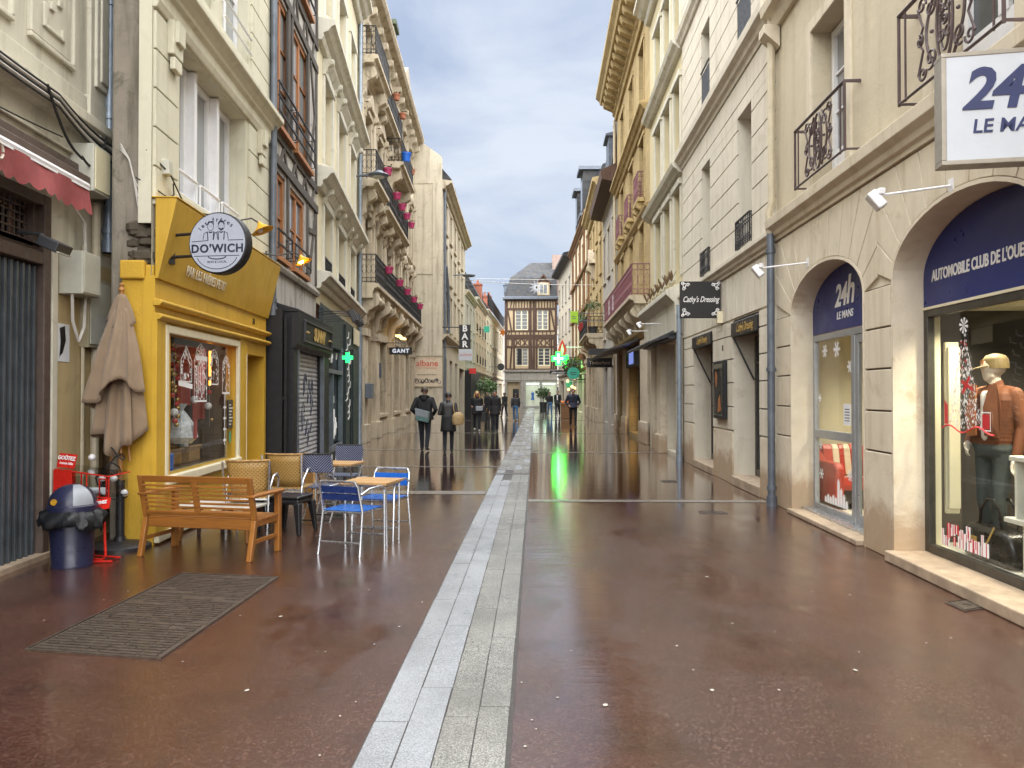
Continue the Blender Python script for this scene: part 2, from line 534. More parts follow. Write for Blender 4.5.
t.b.inputs['Coat IOR'].default_value = 1.4
t.l.new(spk.outputs['Normal'], t.b.inputs['Coat Normal'])

def granite(name, a, b, rough):
    t = NT(name)
    v = t.voro(210, out='Color')
    c = t.mix(t.ramp(v, [(.25, 0.0), (.8, 1.0)]), a, b)
    c = t.mix(t.ramp(t.noise(1.7, 6, .6), [(.35, .0), (.7, .55)]), c, tuple(x*.6 for x in a))
    oi = t.n.new('ShaderNodeObjectInfo')
    w = t.ramp(t.noise(.8, 5), [(.4, rough), (.62, rough*.45)])
    t.set(color=c, rough=w, spec=.5, normal=t.bump(t.noise(120, 3, .7), .4, .004))
granite('granite_pale', (.21, .225, .24), (.40, .42, .445), .36)
granite('granite_speckled', (.10, .098, .085), (.36, .36, .33), .36)
granite('granite_band', (.17, .155, .14), (.32, .30, .275), .25)
plain('joint', (.035, .03, .026), .5)
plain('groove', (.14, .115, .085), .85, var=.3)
plain('kerb_stone', (.36, .28, .2), .55, bump=.5, var=.3, scale=5)

# --- walls
render_wall('cream_left', (.58, .555, .455), (.22, .2, .15), dirtiness=.35)
render_wall('ochre_left', (.54, .42, .22), (.3, .22, .13), dirtiness=.3)
render_wall('cream_house', (.62, .60, .475), (.3, .27, .19), dirtiness=.22, grain=40)
render_wall('grey_pier', (.27, .24, .195), (.07, .065, .045), dirtiness=.65, gb=1.0, grain=22, var=.4)
render_wall('rotten_stone', (.09, .075, .055), (.03, .026, .02), dirtiness=.8, gb=1.0, grain=18)
render_wall('old_plaster', (.44, .42, .39), (.09, .083, .075), dirtiness=.75, gb=.9, grain=26, var=.3)
render_wall('yellow_stucco', (.60, .37, .045), (.3, .18, .04), dirtiness=.2, gb=.9, grain=34)
render_wall('ivory_house', (.66, .60, .43), (.36, .3, .2), dirtiness=.15)
render_wall('ivory_trim', (.62, .60, .51), (.3, .27, .2), dirtiness=.3)
render_wall('ashlar', (.54, .465, .335), (.17, .135, .09), dirtiness=.45, courses=(.75, .38), gb=.5)
render_wall('carved_stone', (.52, .45, .335), (.15, .125, .09), dirtiness=.5, gb=.6)
render_wall('gable_render', (.60, .54, .42), (.25, .21, .15), dirtiness=.4, var=.2)
render_wall('pale_front', (.52, .47, .37), (.25, .22, .17), dirtiness=.4)
render_wall('limestone', (.64, .575, .45), (.34, .25, .15), dirtiness=.3, gb=.35, grain=48)
render_wall('limestone_white', (.65, .605, .505), (.34, .29, .21), dirtiness=.25, gb=.3, grain=48)
render_wall('roughcast', (.57, .505, .375), (.3, .25, .17), dirtiness=.2, gb=1.0, grain=70)
render_wall('yellow_render', (.60, .53, .34), (.35, .3, .18), dirtiness=.2)
render_wall('yellow_stone', (.50, .385, .195), (.23, .16, .075), dirtiness=.4, courses=(.7, .36), gb=.5)
render_wall('gold_stone', (.50, .385, .2), (.24, .17, .08), dirtiness=.4, courses=(.6, .36))
render_wall('grey_render', (.42, .40, .36), (.18, .165, .14), dirtiness=.5)
render_wall('warm_render', (.5, .40, .27), (.22, .17, .11), dirtiness=.4)
render_wall('infill', (.56, .44, .28), (.3, .22, .14), dirtiness=.25)
render_wall('pink_roughcast', (.36, .27, .23), (.2, .15, .12), dirtiness=.4)

# base stains of the limestone piers: brown splash marks with a ragged top edge
t = NT('limestone_base')
c = t.mix(t.ramp(t.noise(5.5, 5), [(.35, 0.0), (.65, 1.0)]), (.60, .535, .415), (.66, .595, .475))
z = t.sep()[2]
edge = t.math('ADD', z, t.math('MULTIPLY', t.noise(3.2, 7, .65, dist=.5), -.75))
c = t.mix(t.ramp(edge, [(-.2, .75), (.22, 0.0)]), c, (.34, .23, .14))
stn = t.ramp(t.noise(2.1, 7, .7, dist=.7), [(.55, 0.0), (.66, .5)])
c = t.mix(stn, c, (.38, .27, .16))
t.set(color=c, rough=.7, spec=.3, normal=t.bump(t.noise(48, 5, .7), .35, .01))

# --- paint, metal, wood, glass
plain('white_paint', (.74, .745, .76), .4, var=.05)
plain('ivory_paint', (.72, .66, .48), .45, var=.06)
t = NT('yellow_paint')
ch = t.noise(3.0, 9, .72, dist=.8)
c = t.mix(t.ramp(t.noise(2.2, 6, .6), [(.3, 0.0), (.7, 1.0)]), (.50, .305, .028), (.60, .375, .045))
c = t.mix(t.ramp(t.noise(1.0, 5, .6, t.mapv((9, 9, .7))), [(.5, 0.0), (.75, .35)]), c, (.30, .17, .03))
c = t.mix(t.ramp(ch, [(.66, 0.0), (.69, .55)]), c, (.26, .16, .06))
t.set(color=c, rough=t.ramp(t.noise(6, 5), [(.3, .3), (.7, .5)]), spec=.4, normal=t.bump(t.mix(.5, t.noise(30, 4), ch), .18, .006))
plain('yellow_dark', (.45, .27, .03), .45, var=.08)
plain('black_paint', (.013, .013, .015), .5, var=.25, spec=.35)
plain('black_iron', (.02, .02, .023), .45, var=.25)
plain('rust_iron', (.075, .05, .05), .5, var=.3)
plain('mauve_iron', (.20, .085, .10), .5, var=.25)
plain('charcoal', (.03, .032, .036), .45, var=.2)
plain('teal_black', (.02, .032, .034), .5, var=.2, spec=.3)
plain('zinc', (.25, .30, .36), .4, metal=.3, var=.15, scale=6)
plain('zinc_dark', (.12, .14, .17), .45, metal=.2, var=.25, scale=5)
plain('pale_pipe', (.48, .42, .3), .5, var=.1)
plain('alu', (.55, .57, .6), .28, metal=.85, var=.08)
plain('alu_frame', (.36, .38, .4), .35, metal=.5, var=.1)
plain('bronze_frame', (.06, .055, .045), .4, metal=.3, var=.2)
plain('grey_gate', (.085, .098, .11), .42, metal=.3, var=.25, scale=5)
plain('brown_frame', (.085, .06, .048), .55, var=.25)
plain('red_plastic', (.55, .02, .012), .3, var=.06)
plain('red_leather', (.48, .05, .03), .35, var=.12)
plain('cream_leather', (.72, .62, .45), .4, var=.05)
plain('navy_plastic', (.014, .016, .045), .33, var=.15, bump=.05)
plain('grey_plastic', (.26, .28, .31), .35, var=.08)
plain('black_plastic', (.012, .012, .014), .38, var=.2)
plain('bag_film', (.008, .009, .011), .42, var=.3, spec=.3)
plain('blue_slat', (.015, .13, .52), .3, var=.1)
plain('navy_slat', (.012, .03, .13), .3, var=.15)
plain('box_grey', (.46, .46, .39), .45, var=.12, scale=4)
plain('box_side', (.33, .29, .19), .55, var=.2, scale=4)
plain('lamp_yellow', (.62, .34, .02), .35, var=.05)
plain('cable_black', (.015, .015, .015), .5)
plain('cable_grey', (.5, .48, .44), .5)
plain('awning_red', (.25, .055, .055), .8, var=.18, scale=5, bump=.2)
plain('awning_cream', (.5, .45, .36), .8)
plain('sign_white', (.50, .53, .57), .35, var=.03)
plain('sign_navy', (.022, .03, .10), .5, var=.1)
plain('sign_blue', (.018, .028, .15), .33, var=.02, spec=.4, scale=2)
plain('sign_ink', (.02, .026, .05), .5)
plain('sign_black', (.014, .013, .013), .4)
plain('letter_white', (.8, .8, .8), .45, var=.03)
plain('letter_pale', (.75, .7, .55), .45, var=.03)
plain('letter_gold', (.6, .4, .12), .4, metal=.3, var=.1)
plain('letter_red', (.55, .08, .05), .5)
plain('sign_cream', (.62, .52, .38), .6, var=.08)
plain('sign_frame', (.32, .29, .24), .4, metal=.3)
plain('sign_red', (.6, .03, .025), .4)
plain('sign_lime', (.35, .62, .02), .4)
plain('sign_teal', (.03, .36, .24), .4)
plain('terracotta', (.33, .12, .06), .7, var=.2)
plain('pot_pink', (.38, .035, .12), .4, var=.1)
plain('pot_red', (.38, .04, .045), .45)
plain('pot_blue', (.01, .12, .55), .35)
plain('pot_dark', (.03, .034, .036), .5)
plain('paper', (.72, .74, .77), .7, var=.04)
plain('brick_stack', (.30, .105, .065), .85, var=.3, scale=14, bump=.6, bscale=25)
plain('copper_green', (.04, .2, .12), .5)
plain('orange_fruit', (.75, .22, .01), .45)
plain('confetti', (.36, .34, .3), .6, var=.4, scale=3)
plain('iron_cast', (.10, .08, .065), .38, metal=.45, var=.3, scale=14, bump=.6, bscale=120)
plain('iron_dark', (.02, .017, .015), .4, metal=.3)
plain('mould_black', (.05, .06, .05), .7)
plain('shop_white', (.75, .73, .62), .55, var=.03)
plain('shop_cream', (.62, .58, .40), .6, var=.03)
plain('shop_brown', (.10, .06, .03), .6, var=.3, scale=3)
plain('shop_dark', (.035, .03, .026), .5, var=.3, scale=2)
plain('shop_red', (.38, .05, .045), .6, var=.25, scale=3)
plain('gold_bauble', (.55, .36, .12), .22, metal=.7, var=.05)
plain('red_bauble', (.5, .05, .035), .22, var=.05)
plain('white_bauble', (.72, .7, .72), .4, var=.03)
plain('sticker_white', (.85, .86, .88), .5, var=.02)
plain('sticker_red', (.55, .02, .03), .5, var=.02)
plain('clear_wrap', (.6, .62, .66), .12, var=.3, scale=30)
plain('skin', (.46, .27, .19), .55, var=.08)
plain('mannequin_skin', (.55, .5, .42), .45, var=.05)
plain('black_cloth', (.012, .012, .014), .8, var=.3, bump=.3)
plain('grey_cloth', (.035, .036, .04), .8, var=.3, bump=.3)
plain('leather_dark', (.022, .02, .021), .42, var=.3, bump=.3, bscale=30)
plain('navy_cloth', (.012, .016, .035), .75, var=.3, bump=.3)
plain('jeans_dark', (.018, .02, .028), .85, var=.3, bump=.3)
plain('jeans_blue', (.07, .17, .34), .85, var=.2, bump=.3)
plain('jeans_grey', (.045, .055, .052), .85, var=.35, bump=.3, scale=5)
plain('shoe_black', (.01, .01, .01), .4)
plain('shoe_white', (.62, .6, .58), .5)
plain('hair_brown', (.035, .02, .012), .6, var=.3, scale=40)
plain('hair_dark', (.012, .009, .008), .55, var=.3, scale=40)
plain('hair_blond', (.42, .26, .1), .55, var=.3, scale=40)
plain('bag_tan', (.36, .25, .12), .6, var=.2, bump=.4)
plain('bag_teal', (.12, .22, .21), .5, var=.3, scale=20)
plain('suede_brown', (.13, .042, .014), .75, var=.3, scale=6, bump=.4, bscale=35)
plain('suede_orange', (.3, .11, .03), .7, var=.2)
plain('cap_olive', (.12, .085, .03), .7, var=.2)
plain('tee_white', (.72, .7, .64), .8, var=.06)
plain('leather_black', (.016, .015, .013), .3, var=.3, bump=.3, bscale=25)
plain('basket', (.34, .2, .07), .7, var=.3, scale=30, bump=.6)
plain('stone_top', (.55, .53, .48), .35, var=.08)

def wood(name, c, rough=.4, grain=(2, 34, 34), coat=0):
    t = NT(name)
    n = t.noise(1.0, 6, .65, t.mapv(grain), dist=.5)
    t.set(color=t.ramp(n, [(.3, tuple(x*.6 for x in c)), (.5, c), (.7, tuple(x*1.25 for x in c))]), rough=t.ramp(n, [(.3, rough+.12), (.7, rough)]), coat=coat,
          normal=t.bump(n, .25, .003))
wood('bench_wood', (.30, .118, .024), .32, (2.5, 26, 26))
wood('bench_post', (.31, .125, .025), .32, (26, 26, 2.5))
wood('table_wood', (.5, .3, .13), .3)
wood('pole_wood', (.36, .17, .05), .5, (34, 34, 2))
wood('window_wood', (.36, .14, .04), .4, (34, 34, 2))
wood('old_timber', (.075, .065, .056), .85, (20, 20, 1.6))
wood('brown_timber', (.085, .05, .036), .8, (20, 20, 1.6))
wood('ochre_timber', (.2, .1, .04), .7, (20, 20, 1.6))
wood('shelf_wood', (.2, .1, .04), .6)

# slate roof
def slate(name, c):
    t = NT(name)
    xyz = t.sep(); cb = t.n.new('ShaderNodeCombineXYZ'); t.l.new(xyz[0], cb.inputs[0]); t.l.new(xyz[2], cb.inputs[1])
    br = t.n.new('ShaderNodeTexBrick'); t.l.new(cb.outputs[0], br.inputs['Vector'])
    br.inputs['Scale'].default_value = 1; br.inputs['Brick Width'].default_value = .3; br.inputs['Row Height'].default_value = .2; br.inputs['Mortar Size'].default_value = .01
    br.inputs['Color1'].default_value = (*c, 1); br.inputs['Color2'].default_value = (*[x*.6 for x in c], 1); br.inputs['Mortar'].default_value = (*[x*.4 for x in c], 1)
    col_ = t.mix(t.ramp(t.noise(1.6, 7, .65), [(.4, 0.0), (.7, .6)]), br.outputs['Color'], (.085, .075, .06))
    t.set(color=col_, rough=.75, spec=.2, normal=t.bump(br.outputs['Fac'], .4, .01))
slate('slate', (.062, .068, .078))

# opaque window glass: dim room behind, curtains in some, mirror-like face
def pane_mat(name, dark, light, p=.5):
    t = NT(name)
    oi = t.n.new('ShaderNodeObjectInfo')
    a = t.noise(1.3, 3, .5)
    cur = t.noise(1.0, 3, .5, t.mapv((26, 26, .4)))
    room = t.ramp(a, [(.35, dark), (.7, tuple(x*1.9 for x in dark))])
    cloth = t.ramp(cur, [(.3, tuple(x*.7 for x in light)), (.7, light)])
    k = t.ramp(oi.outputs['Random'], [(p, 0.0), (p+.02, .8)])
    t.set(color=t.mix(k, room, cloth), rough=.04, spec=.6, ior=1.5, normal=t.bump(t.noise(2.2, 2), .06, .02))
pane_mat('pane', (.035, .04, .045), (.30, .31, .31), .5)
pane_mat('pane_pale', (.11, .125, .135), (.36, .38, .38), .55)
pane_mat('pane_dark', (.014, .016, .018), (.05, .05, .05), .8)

def thin_glass(name, tint=(.93, .96, .95), k=1.0):
    t = NT(name)
    tr = t.n.new('ShaderNodeBsdfTransparent'); tr.inputs['Color'].default_value = (*tint, 1)
    gl = t.n.new('ShaderNodeBsdfGlossy'); gl.inputs['Roughness'].default_value = .015
    ge = t.n.new('ShaderNodeNewGeometry'); dt = t.n.new('ShaderNodeVectorMath'); dt.operation = 'DOT_PRODUCT'
    t.l.new(ge.outputs['Normal'], dt.inputs[0]); t.l.new(ge.outputs['Incoming'], dt.inputs[1])
    c1 = t.math('SUBTRACT', 1.0, t.math('ABSOLUTE', dt.outputs['Value']))
    fr = t.math('ADD', t.math('MULTIPLY', t.math('POWER', c1, 5.0), .9), .06)
    ms = t.n.new('ShaderNodeMixShader')
    t.l.new(t.math('MULTIPLY', fr, k), ms.inputs[0]); t.l.new(tr.outputs[0], ms.inputs[1]); t.l.new(gl.outputs[0], ms.inputs[2])
    t.l.new(ms.outputs[0], t.out.inputs['Surface'])
thin_glass('glass', k=1.0)
thin_glass('acrylic', (.9, .92, .92), 1.3)

def emit(name, c, s):
    t = NT(name); t.set(color=(.1, .1, .1), emit=c, estr=s)
emit('bulb_warm', (1, .62, .2), 5)
emit('neon_orange', (1, .30, .03), 1.0)
emit('neon_green', (.003, 1, .03), 1.5)
emit('neon_small', (.0, 1, .16), .3)
emit('neon_core', (.4, 1, .55), .5)
emit('green_glow', (.03, .8, .3), .05)
emit('downlight', (1, .9, .68), 3)
emit('shop_light', (.86, 1, .95), 1.2)
emit('shop_warm', (1, .62, .22), .35)
emit('blue_glow', (.3, .4, 1), .07)
emit('sign_lit_white', (.85, .9, 1), .08)
emit('sign_face_glow', (.82, .86, 1), .05)  # weak emission added to the white face of the round sign
emit('star_white', (.9, .95, 1), .07)

# roller shutter slats, woven chair, parasol cloth
t = NT('shutter')
z = t.sep()[2]
w = t.n.new('ShaderNodeTexWave'); w.wave_type = 'BANDS'; w.bands_direction = 'Z'; w.inputs['Scale'].default_value = 2.2; w.inputs['Distortion'].default_value = 0
t.l.new(t.tc.outputs['Object'], w.inputs['Vector'])
c = t.mix(t.ramp(t.noise(2.5, 6, .7), [(.4, 0.0), (.7, .7)]), (.50, .52, .55), (.3, .3, .31))
t.set(color=c, rough=.5, metal=.2)
t = NT('weave_navy')
xyz = t.sep()
ax = t.math('ABSOLUTE', xyz[0])
ph = t.math('SINE', t.math('MULTIPLY', t.math('SUBTRACT', ax, t.math('ADD', xyz[2], t.math('MULTIPLY', xyz[1], 1.0))), 190.0))
t.set(color=t.mix(t.ramp(ph, [(.55, 0.0), (.75, 1.0)]), (.012, .017, .06), (.3, .34, .45)), rough=.4, normal=t.bump(ph, .3, .003))
t = NT('rattan')
xyz = t.sep()
wv = t.math('MULTIPLY', t.math('SINE', t.math('MULTIPLY', xyz[0], 150.0)), t.math('SINE', t.math('MULTIPLY', xyz[2], 150.0)))
t.set(color=t.mix(t.ramp(wv, [(.3, 0.0), (.6, 1.0)]), (.42, .26, .08), (.24, .13, .035)), rough=.45, normal=t.bump(wv, .5, .004))
t = NT('parasol_cloth')
t.set(color=t.mix(t.ramp(t.noise(4, 6), [(.3, 0.0), (.7, 1.0)]), (.21, .148, .092), (.27, .192, .125)), rough=.9, normal=t.bump(t.mix(.5, t.noise(220, 2), t.noise(11, 6, .65)), .7, .012), sheen=.2)
# half-timber old wall: lime plaster gone black in places handled by old_plaster
# leaves
def leafm(name, a, b):
    t = NT(name); t.set(color=t.mix(t.ramp(t.noise(6, 3), [(.3, 0.0), (.7, 1.0)]), a, b), rough=.5)
leafm('leaf', (.025, .06, .018), (.08, .13, .035))
leafm('leaf_dry', (.12, .07, .035), (.22, .15, .08))
leafm('moss', (.03, .05, .012), (.08, .09, .03))
# ------------------------------------------------------------------ ground, granite strip, cross bands
m = MB()
m.poly([(-60, -30, 0), (60, -30, 0), (60, 300, 0), (-60, 300, 0)])
m.build('ground', 'wet_asphalt', kind='structure', fix=False)

def strip_x(y):   # left edge of the granite strip, drifting very slightly
    return -.772 + .003*(y-3.25)
rows = [(0, .168, 'granite_pale'), (.168, .336, 'granite_pale'), (.336, .50, 'granite_speckled'), (.50, .655, 'granite_speckled')]
mats = ['granite_pale', 'granite_speckled', 'joint']
m = MB()
m.mi = 2
m.poly([(strip_x(0)-.012, -2, .004), (strip_x(0)+.667, -2, .004), (strip_x(86)+.667, 86, .004), (strip_x(86)-.012, 86, .004)])
for k, (a, b, mm) in enumerate(rows):
    y = -2 + .13*k
    while y < 86:
        L = random.choice([.8, .95, 1.1, 1.25]) if y < 45 else 2.2
        y1 = min(y+L, 86)
        m.mi = mats.index(mm)
        if y > 15.3: m.mi = random.choice([0, 1, 1])
        if not (15.02 < y < 15.32 or 15.02 < y1 < 15.32):
            g = .0035 if y < 20 else .006
            x0, x1 = strip_x(y)+a+g, strip_x(y)+b-g
            h = .008+random.uniform(-.0015, .0015)
            m.poly([(x0, y+g, h), (x1, y+g, h), (x1, y1-g, h), (x0, y1-g, h)])
            m.poly([(x0, y+g, h), (x0, y+g, .004), (x1, y+g, .004), (x1, y+g, h)])
        y = y1
m.build('paving_strip', mats, kind='structure', fix=False)
for (y, x0, x1, w) in [(12.1, -4.2, strip_x(12)-.02, .42), (11.3, strip_x(11)+.67, 3.53, .24), (20.7, strip_x(20)+.67, 3.6, .2), (21.6, -5.4, strip_x(21)-.02, .2),
                    (16.6, -4.8, strip_x(17)-.02, .14), (31, -6, strip_x(31)-.02, .25), (30.5, strip_x(31)+.67, 3.7, .25), (45, -4.9, strip_x(45)-.02, .4), (46, strip_x(45)+.67, 3.9, .4), (62, -4.9, 4, .5)]:
    m = MB()
    n = max(1, int((x1-x0)/.9))
    for i in range(n):
        a, b = x0+(x1-x0)*i/n, x0+(x1-x0)*(i+1)/n
        m.poly([(a+.006, y, .004), (b-.006, y, .004), (b-.006, y+w, .004), (a+.006, y+w, .004)])
    m.build('paving_band', 'granite_band', kind='structure', fix=False)

# drain grates across the strip
for x0, x1 in ((-.76, -.44), (-.41, -.09)):
    m = MB()
    m.box(x0, x1, 15.04, 15.3, .005, .009)
    m.mi = 1
    for i in range(8):
        x = x0+.02+(x1-x0-.04)*(i+.5)/8
        m.box(x-.011, x+.011, 15.08, 15.26, .0085, .0125)
    m.build('drain_grate', ['iron_dark', 'iron_cast'], label='left half of the slotted drain grate crossing the pale stone strip' if x0 < -.6 else 'right half of the slotted drain grate crossing the pale stone strip', cat='drain grate', group='drain grates in the stone strip')

# big cast iron cover, lower left
P = [(-3.162, 4.687), (-2.252, 4.550), (-2.226, 6.572), (-3.120, 6.694)]
def bil(a, b):
    x = (P[0][0]*(1-a)+P[1][0]*a)*(1-b)+(P[3][0]*(1-a)+P[2][0]*a)*b
    y = (P[0][1]*(1-a)+P[1][1]*a)*(1-b)+(P[3][1]*(1-a)+P[2][1]*a)*b
    return x, y
root = empty('street_cover', (-2.7, 5.6, 0), label='large rectangular ribbed cast iron access cover set in the wet paving', cat='access cover')
m = MB()
def slab(m, a0, a1, b0, b1, z0, z1):
    q = [bil(a0, b0), bil(a1, b0), bil(a1, b1), bil(a0, b1)]
    q = [(x+2.7, y-5.6) for x, y in q]
    m.add([(x, y, z0) for x, y in q]+[(x, y, z1) for x, y in q], [(0, 3, 2, 1), (4, 5, 6, 7), (0, 1, 5, 4), (1, 2, 6, 5), (2, 3, 7, 6), (3, 0, 4, 7)])
slab(m, -.012, 0, -.006, 1.006, .0, .012); slab(m, 1, 1.012, -.006, 1.006, 0, .012); slab(m, 0, 1, -.006, 0, 0, .012); slab(m, 0, 1, 1, 1.006, 0, .012)
m.build('frame', 'iron_cast', root)
m = MB()
for k in range(3):
    slab(m, .006, .994, k/3+.003, (k+1)/3-.003, .001, .006)
    for i in range(13):
        b0 = k/3+.012+(1/3-.024)*i/13
        a = .03
        while a < .96:
            w = random.choice([.12, .2, .3, .4])
            a1 = min(a+w, .975)
            if random.random() > .06: slab(m, a, a1-.012, b0, b0+.012, .006, .0125)
            a = a1
m.build('plate', 'iron_cast', root)

for nm, q, lab in [('inspection_cover', [(3.152, 5.93), (3.377, 6.02), (3.415, 5.80), (3.169, 5.69)], 'small square inspection cover with a centre hole before the large shop window'),
                   ('inspection_cover', [(2.25, 10.44), (2.58, 10.4), (2.6, 10.24), (2.24, 10.28)], 'small worn oblong cover in the paving in front of the grey downpipe'),
                   ('inspection_cover', [(2.35, 14.1), (2.62, 14.1), (2.62, 13.9), (2.35, 13.9)], 'small worn cover in the paving before the narrow dark framed window')]:
    m = MB()
    cx = sum(p[0] for p in q)/4; cy = sum(p[1] for p in q)/4
    m.add([(x, y, 0) for x, y in q]+[(x, y, .008) for x, y in q], [(0, 3, 2, 1), (4, 5, 6, 7), (0, 1, 5, 4), (1, 2, 6, 5), (2, 3, 7, 6), (3, 0, 4, 7)])
    m.mi = 1
    m.lathe((cx, cy, .0085), [(.035, 0), (.03, .002)], 10)
    q2 = [(cx+(x-cx)*.86, cy+(y-cy)*.86) for x, y in q]
    for i in range(4):
        m.tube([(*q2[i], .009), (*q2[(i+1) % 4], .009)], .004, 4)
    m.build(nm, ['iron_cast', 'iron_dark'], label=lab, cat='cover', fix=True)

# trodden paper confetti, far too many to count
m = MB()
random.seed(3)
for i in range(130):
    y = random.uniform(2.6, 15) if i % 3 else random.uniform(2.6, 7)
    x = random.uniform(-3.9, 3.3)*min(1, .35+y/9)
    if strip_x(y)-.03 < x < strip_x(y)+.7: continue
    r = random.uniform(.005, .012)*(1.3 if random.random() < .12 else .75)
    a0 = random.random()*6
    n = 6
    m.poly([(x+r*math.cos(a0+k*6.283/n)*random.uniform(.6, 1.2), y+r*1.3*math.sin(a0+k*6.283/n)*random.uniform(.6, 1.2), .0035) for k in range(n)])
m.build('confetti', 'confetti', kind='stuff', label='small pale scraps of paper trodden flat on the wet paving', fix=False)
# =================================================================== LEFT SIDE
random.seed(11)
def lineP(x0, y0, k, ya, yb): return ((x0+k*(ya-y0), ya), (x0+k*(yb-y0), yb))

# ---------------------------------------------------------------- gate building (nearest on the left)
P0, P1 = lineP(-4.80, 7.41, -.083, 2, 9.3)
B = Facade('gate_house', P0, P1, 'L', 'cream corner building with a grey folding gate under a rolled red awning')
m = B.mb()
wall(m, -3, B.L, 3.05, 14, [(2.4, 5.42, 3.05, 3.55, .35), (1.0, 2.6, 6.6, 8.6), (3.4, 5.0, 6.6, 8.6), (1.0, 2.6, 9.8, 11.6), (3.4, 5.0, 9.8, 11.6)], depth=.3)
m.build('upper_wall', 'cream_left', B.o)
m = B.mb()
wall(m, -3, B.L, 0, 3.05, [(2.4, 5.42, 0, 3.05, .35)], body=0)
m.build('lower_wall', 'ochre_left', B.o)
for u in (1.0, 3.4):
    for z in (6.6, 9.8): window(B, u, u+1.6, z, z+1.9, .25)
m = B.mb()
cornice(m, -3, B.L, 4.36, [(-.02, 0), (.1, .02), (.12, .06), (.16, .1), (.16, .2), (.03, .25), (-.02, .25)])
m.box(-3, B.L, -.01, .05, 4.1, 4.13); m.box(-3, 6.2, -.01, .035, 3.95, 3.97)
m.build('string_course', 'cream_left', B.o, bevel=.008)
m = B.mb()   # raised panel with its small ornaments, pilaster at the end
for (a, b, c, d) in [(5.0, 5.82, 4.98, 5.03), (5.0, 5.82, 6.2, 6.25), (5.0, 5.05, 5.03, 6.2), (5.77, 5.82, 5.03, 6.2), (3.7, 4.75, 4.98, 5.03), (4.7, 4.75, 5.03, 6.2), (3.7, 3.75, 5.03, 6.2)]:
    m.box(a, b, -.01, .045, c, d)
m.box(5.06, 5.76, -.01, .018, 5.05, 6.19)
for (a, b, c, d) in [(5.22, 5.28, 5.18, 5.42), (5.28, 5.55, 5.18, 5.22), (5.55, 5.61, 5.18, 5.3), (5.22, 5.28, 5.5, 5.58), (5.34, 5.42, 5.4, 5.48), (5.48, 5.56, 5.5, 5.58)]:
    m.box(a, b, .01, .045, c, d)
m.box(6.08, 6.62, -.01, .06, 4.62, 4.85); m.box(6.12, 6.58, -.01, .045, 4.85, 6.4); m.box(6.2, 6.5, .03, .075, 4.98, 6.4); m.box(6.27, 6.43, .06, .095, 5.06, 6.4)
m.box(-3, 6.08, -.01, .03, 4.62, 4.82)
m.build('stone_panel', 'cream_left', B.o, bevel=.012)
m = B.mb()   # brown door surround
m.box(5.30, 5.42, -.3, .02, 0, 3.55); m.box(2.4, 5.3, -.3, .015, 2.86, 2.98); m.box(2.4, 5.3, -.3, .01, 3.44, 3.55); m.box(2.4, 2.5, -.3, .02, 0, 3.55)
m.build('gate_frame', 'brown_frame', B.o, bevel=.01)
m = B.mb(); m.box(5.43, 5.53, -.01, .03, .35, 3.1); m.build('cream_jamb', 'cream_left', B.o, bevel=.006)
m = B.mb()   # transom grille
for i in range(34):
    u = 2.52+i*.083
    m.box(u-.006, u+.006, -.12, -.1, 2.98, 3.44)
for i in range(6):
    z = 3.02+i*.075; m.box(2.5, 5.3, -.125, -.098, z-.006, z+.006)
m.box(5.22, 5.3, -.15, -.05, 2.98, 3.44); m.box(2.5, 5.22, -.15, -.05, 2.98, 3.03)
g = m.build('transom_grille', 'brown_frame', B.o)
m = B.mb(); m.box(2.5, 5.3, -.34, -.33, 2.98, 3.44); m.build('pane', 'pane_dark', g)
m = B.mb()   # folding gate: upright channels concertinaed
u = 4.62; k = 0
while u < 5.29:
    o = -.07 if k % 2 else -.13
    m.box(u, u+.034, o-.03, o+.03, .05, 2.84); u += .047; k += 1
m.box(4.50, 4.61, -.16, -.03, .05, 2.86)
for z in (.5, 1.05, 1.6, 2.15, 2.65): m.box(4.5, 5.29, -.145, -.135, z-.012, z+.012)
for i in range(12):
    u = 2.52+i*.165; m.box(u, u+.03, -.15, -.11, .05, 2.84)
    for j in range(5):
        z = .2+j*.52
        m.tube([(u+.015, -.1, z), (u+.18, -.1, z+.26)], .008, 4); m.tube([(u+.015, -.09, z+.26), (u+.18, -.09, z)], .008, 4)
m.tube([(4.55, -.02, 1.0), (4.55, .02, 1.0), (4.55, .02, 1.14), (4.55, -.02, 1.14)], .008, 5)
m.build('folding_gate', 'grey_gate', B.o, bevel=.004)
m = B.mb(); m.box(2.42, 5.40, -.36, -.349, 0, 2.9); m.build('dark_doorway', 'shop_dark', B.o)
m = B.mb(); m.box(2.3, 5.6, -.3, .06, 0, .05); m.build('threshold', 'kerb_stone', B.o)
m = B.mb()   # rubble plinth under the jamb
for i in range(9):
    m.ball((5.56+random.uniform(0, 1.0), -.02+random.uniform(0, .03), .06+.09*(i % 5)+random.uniform(0, .05)), random.uniform(.06, .1), 8, (1.3, .5, .8))
m.build('rubble_plinth', 'grey_pier', B.o, smooth=True)
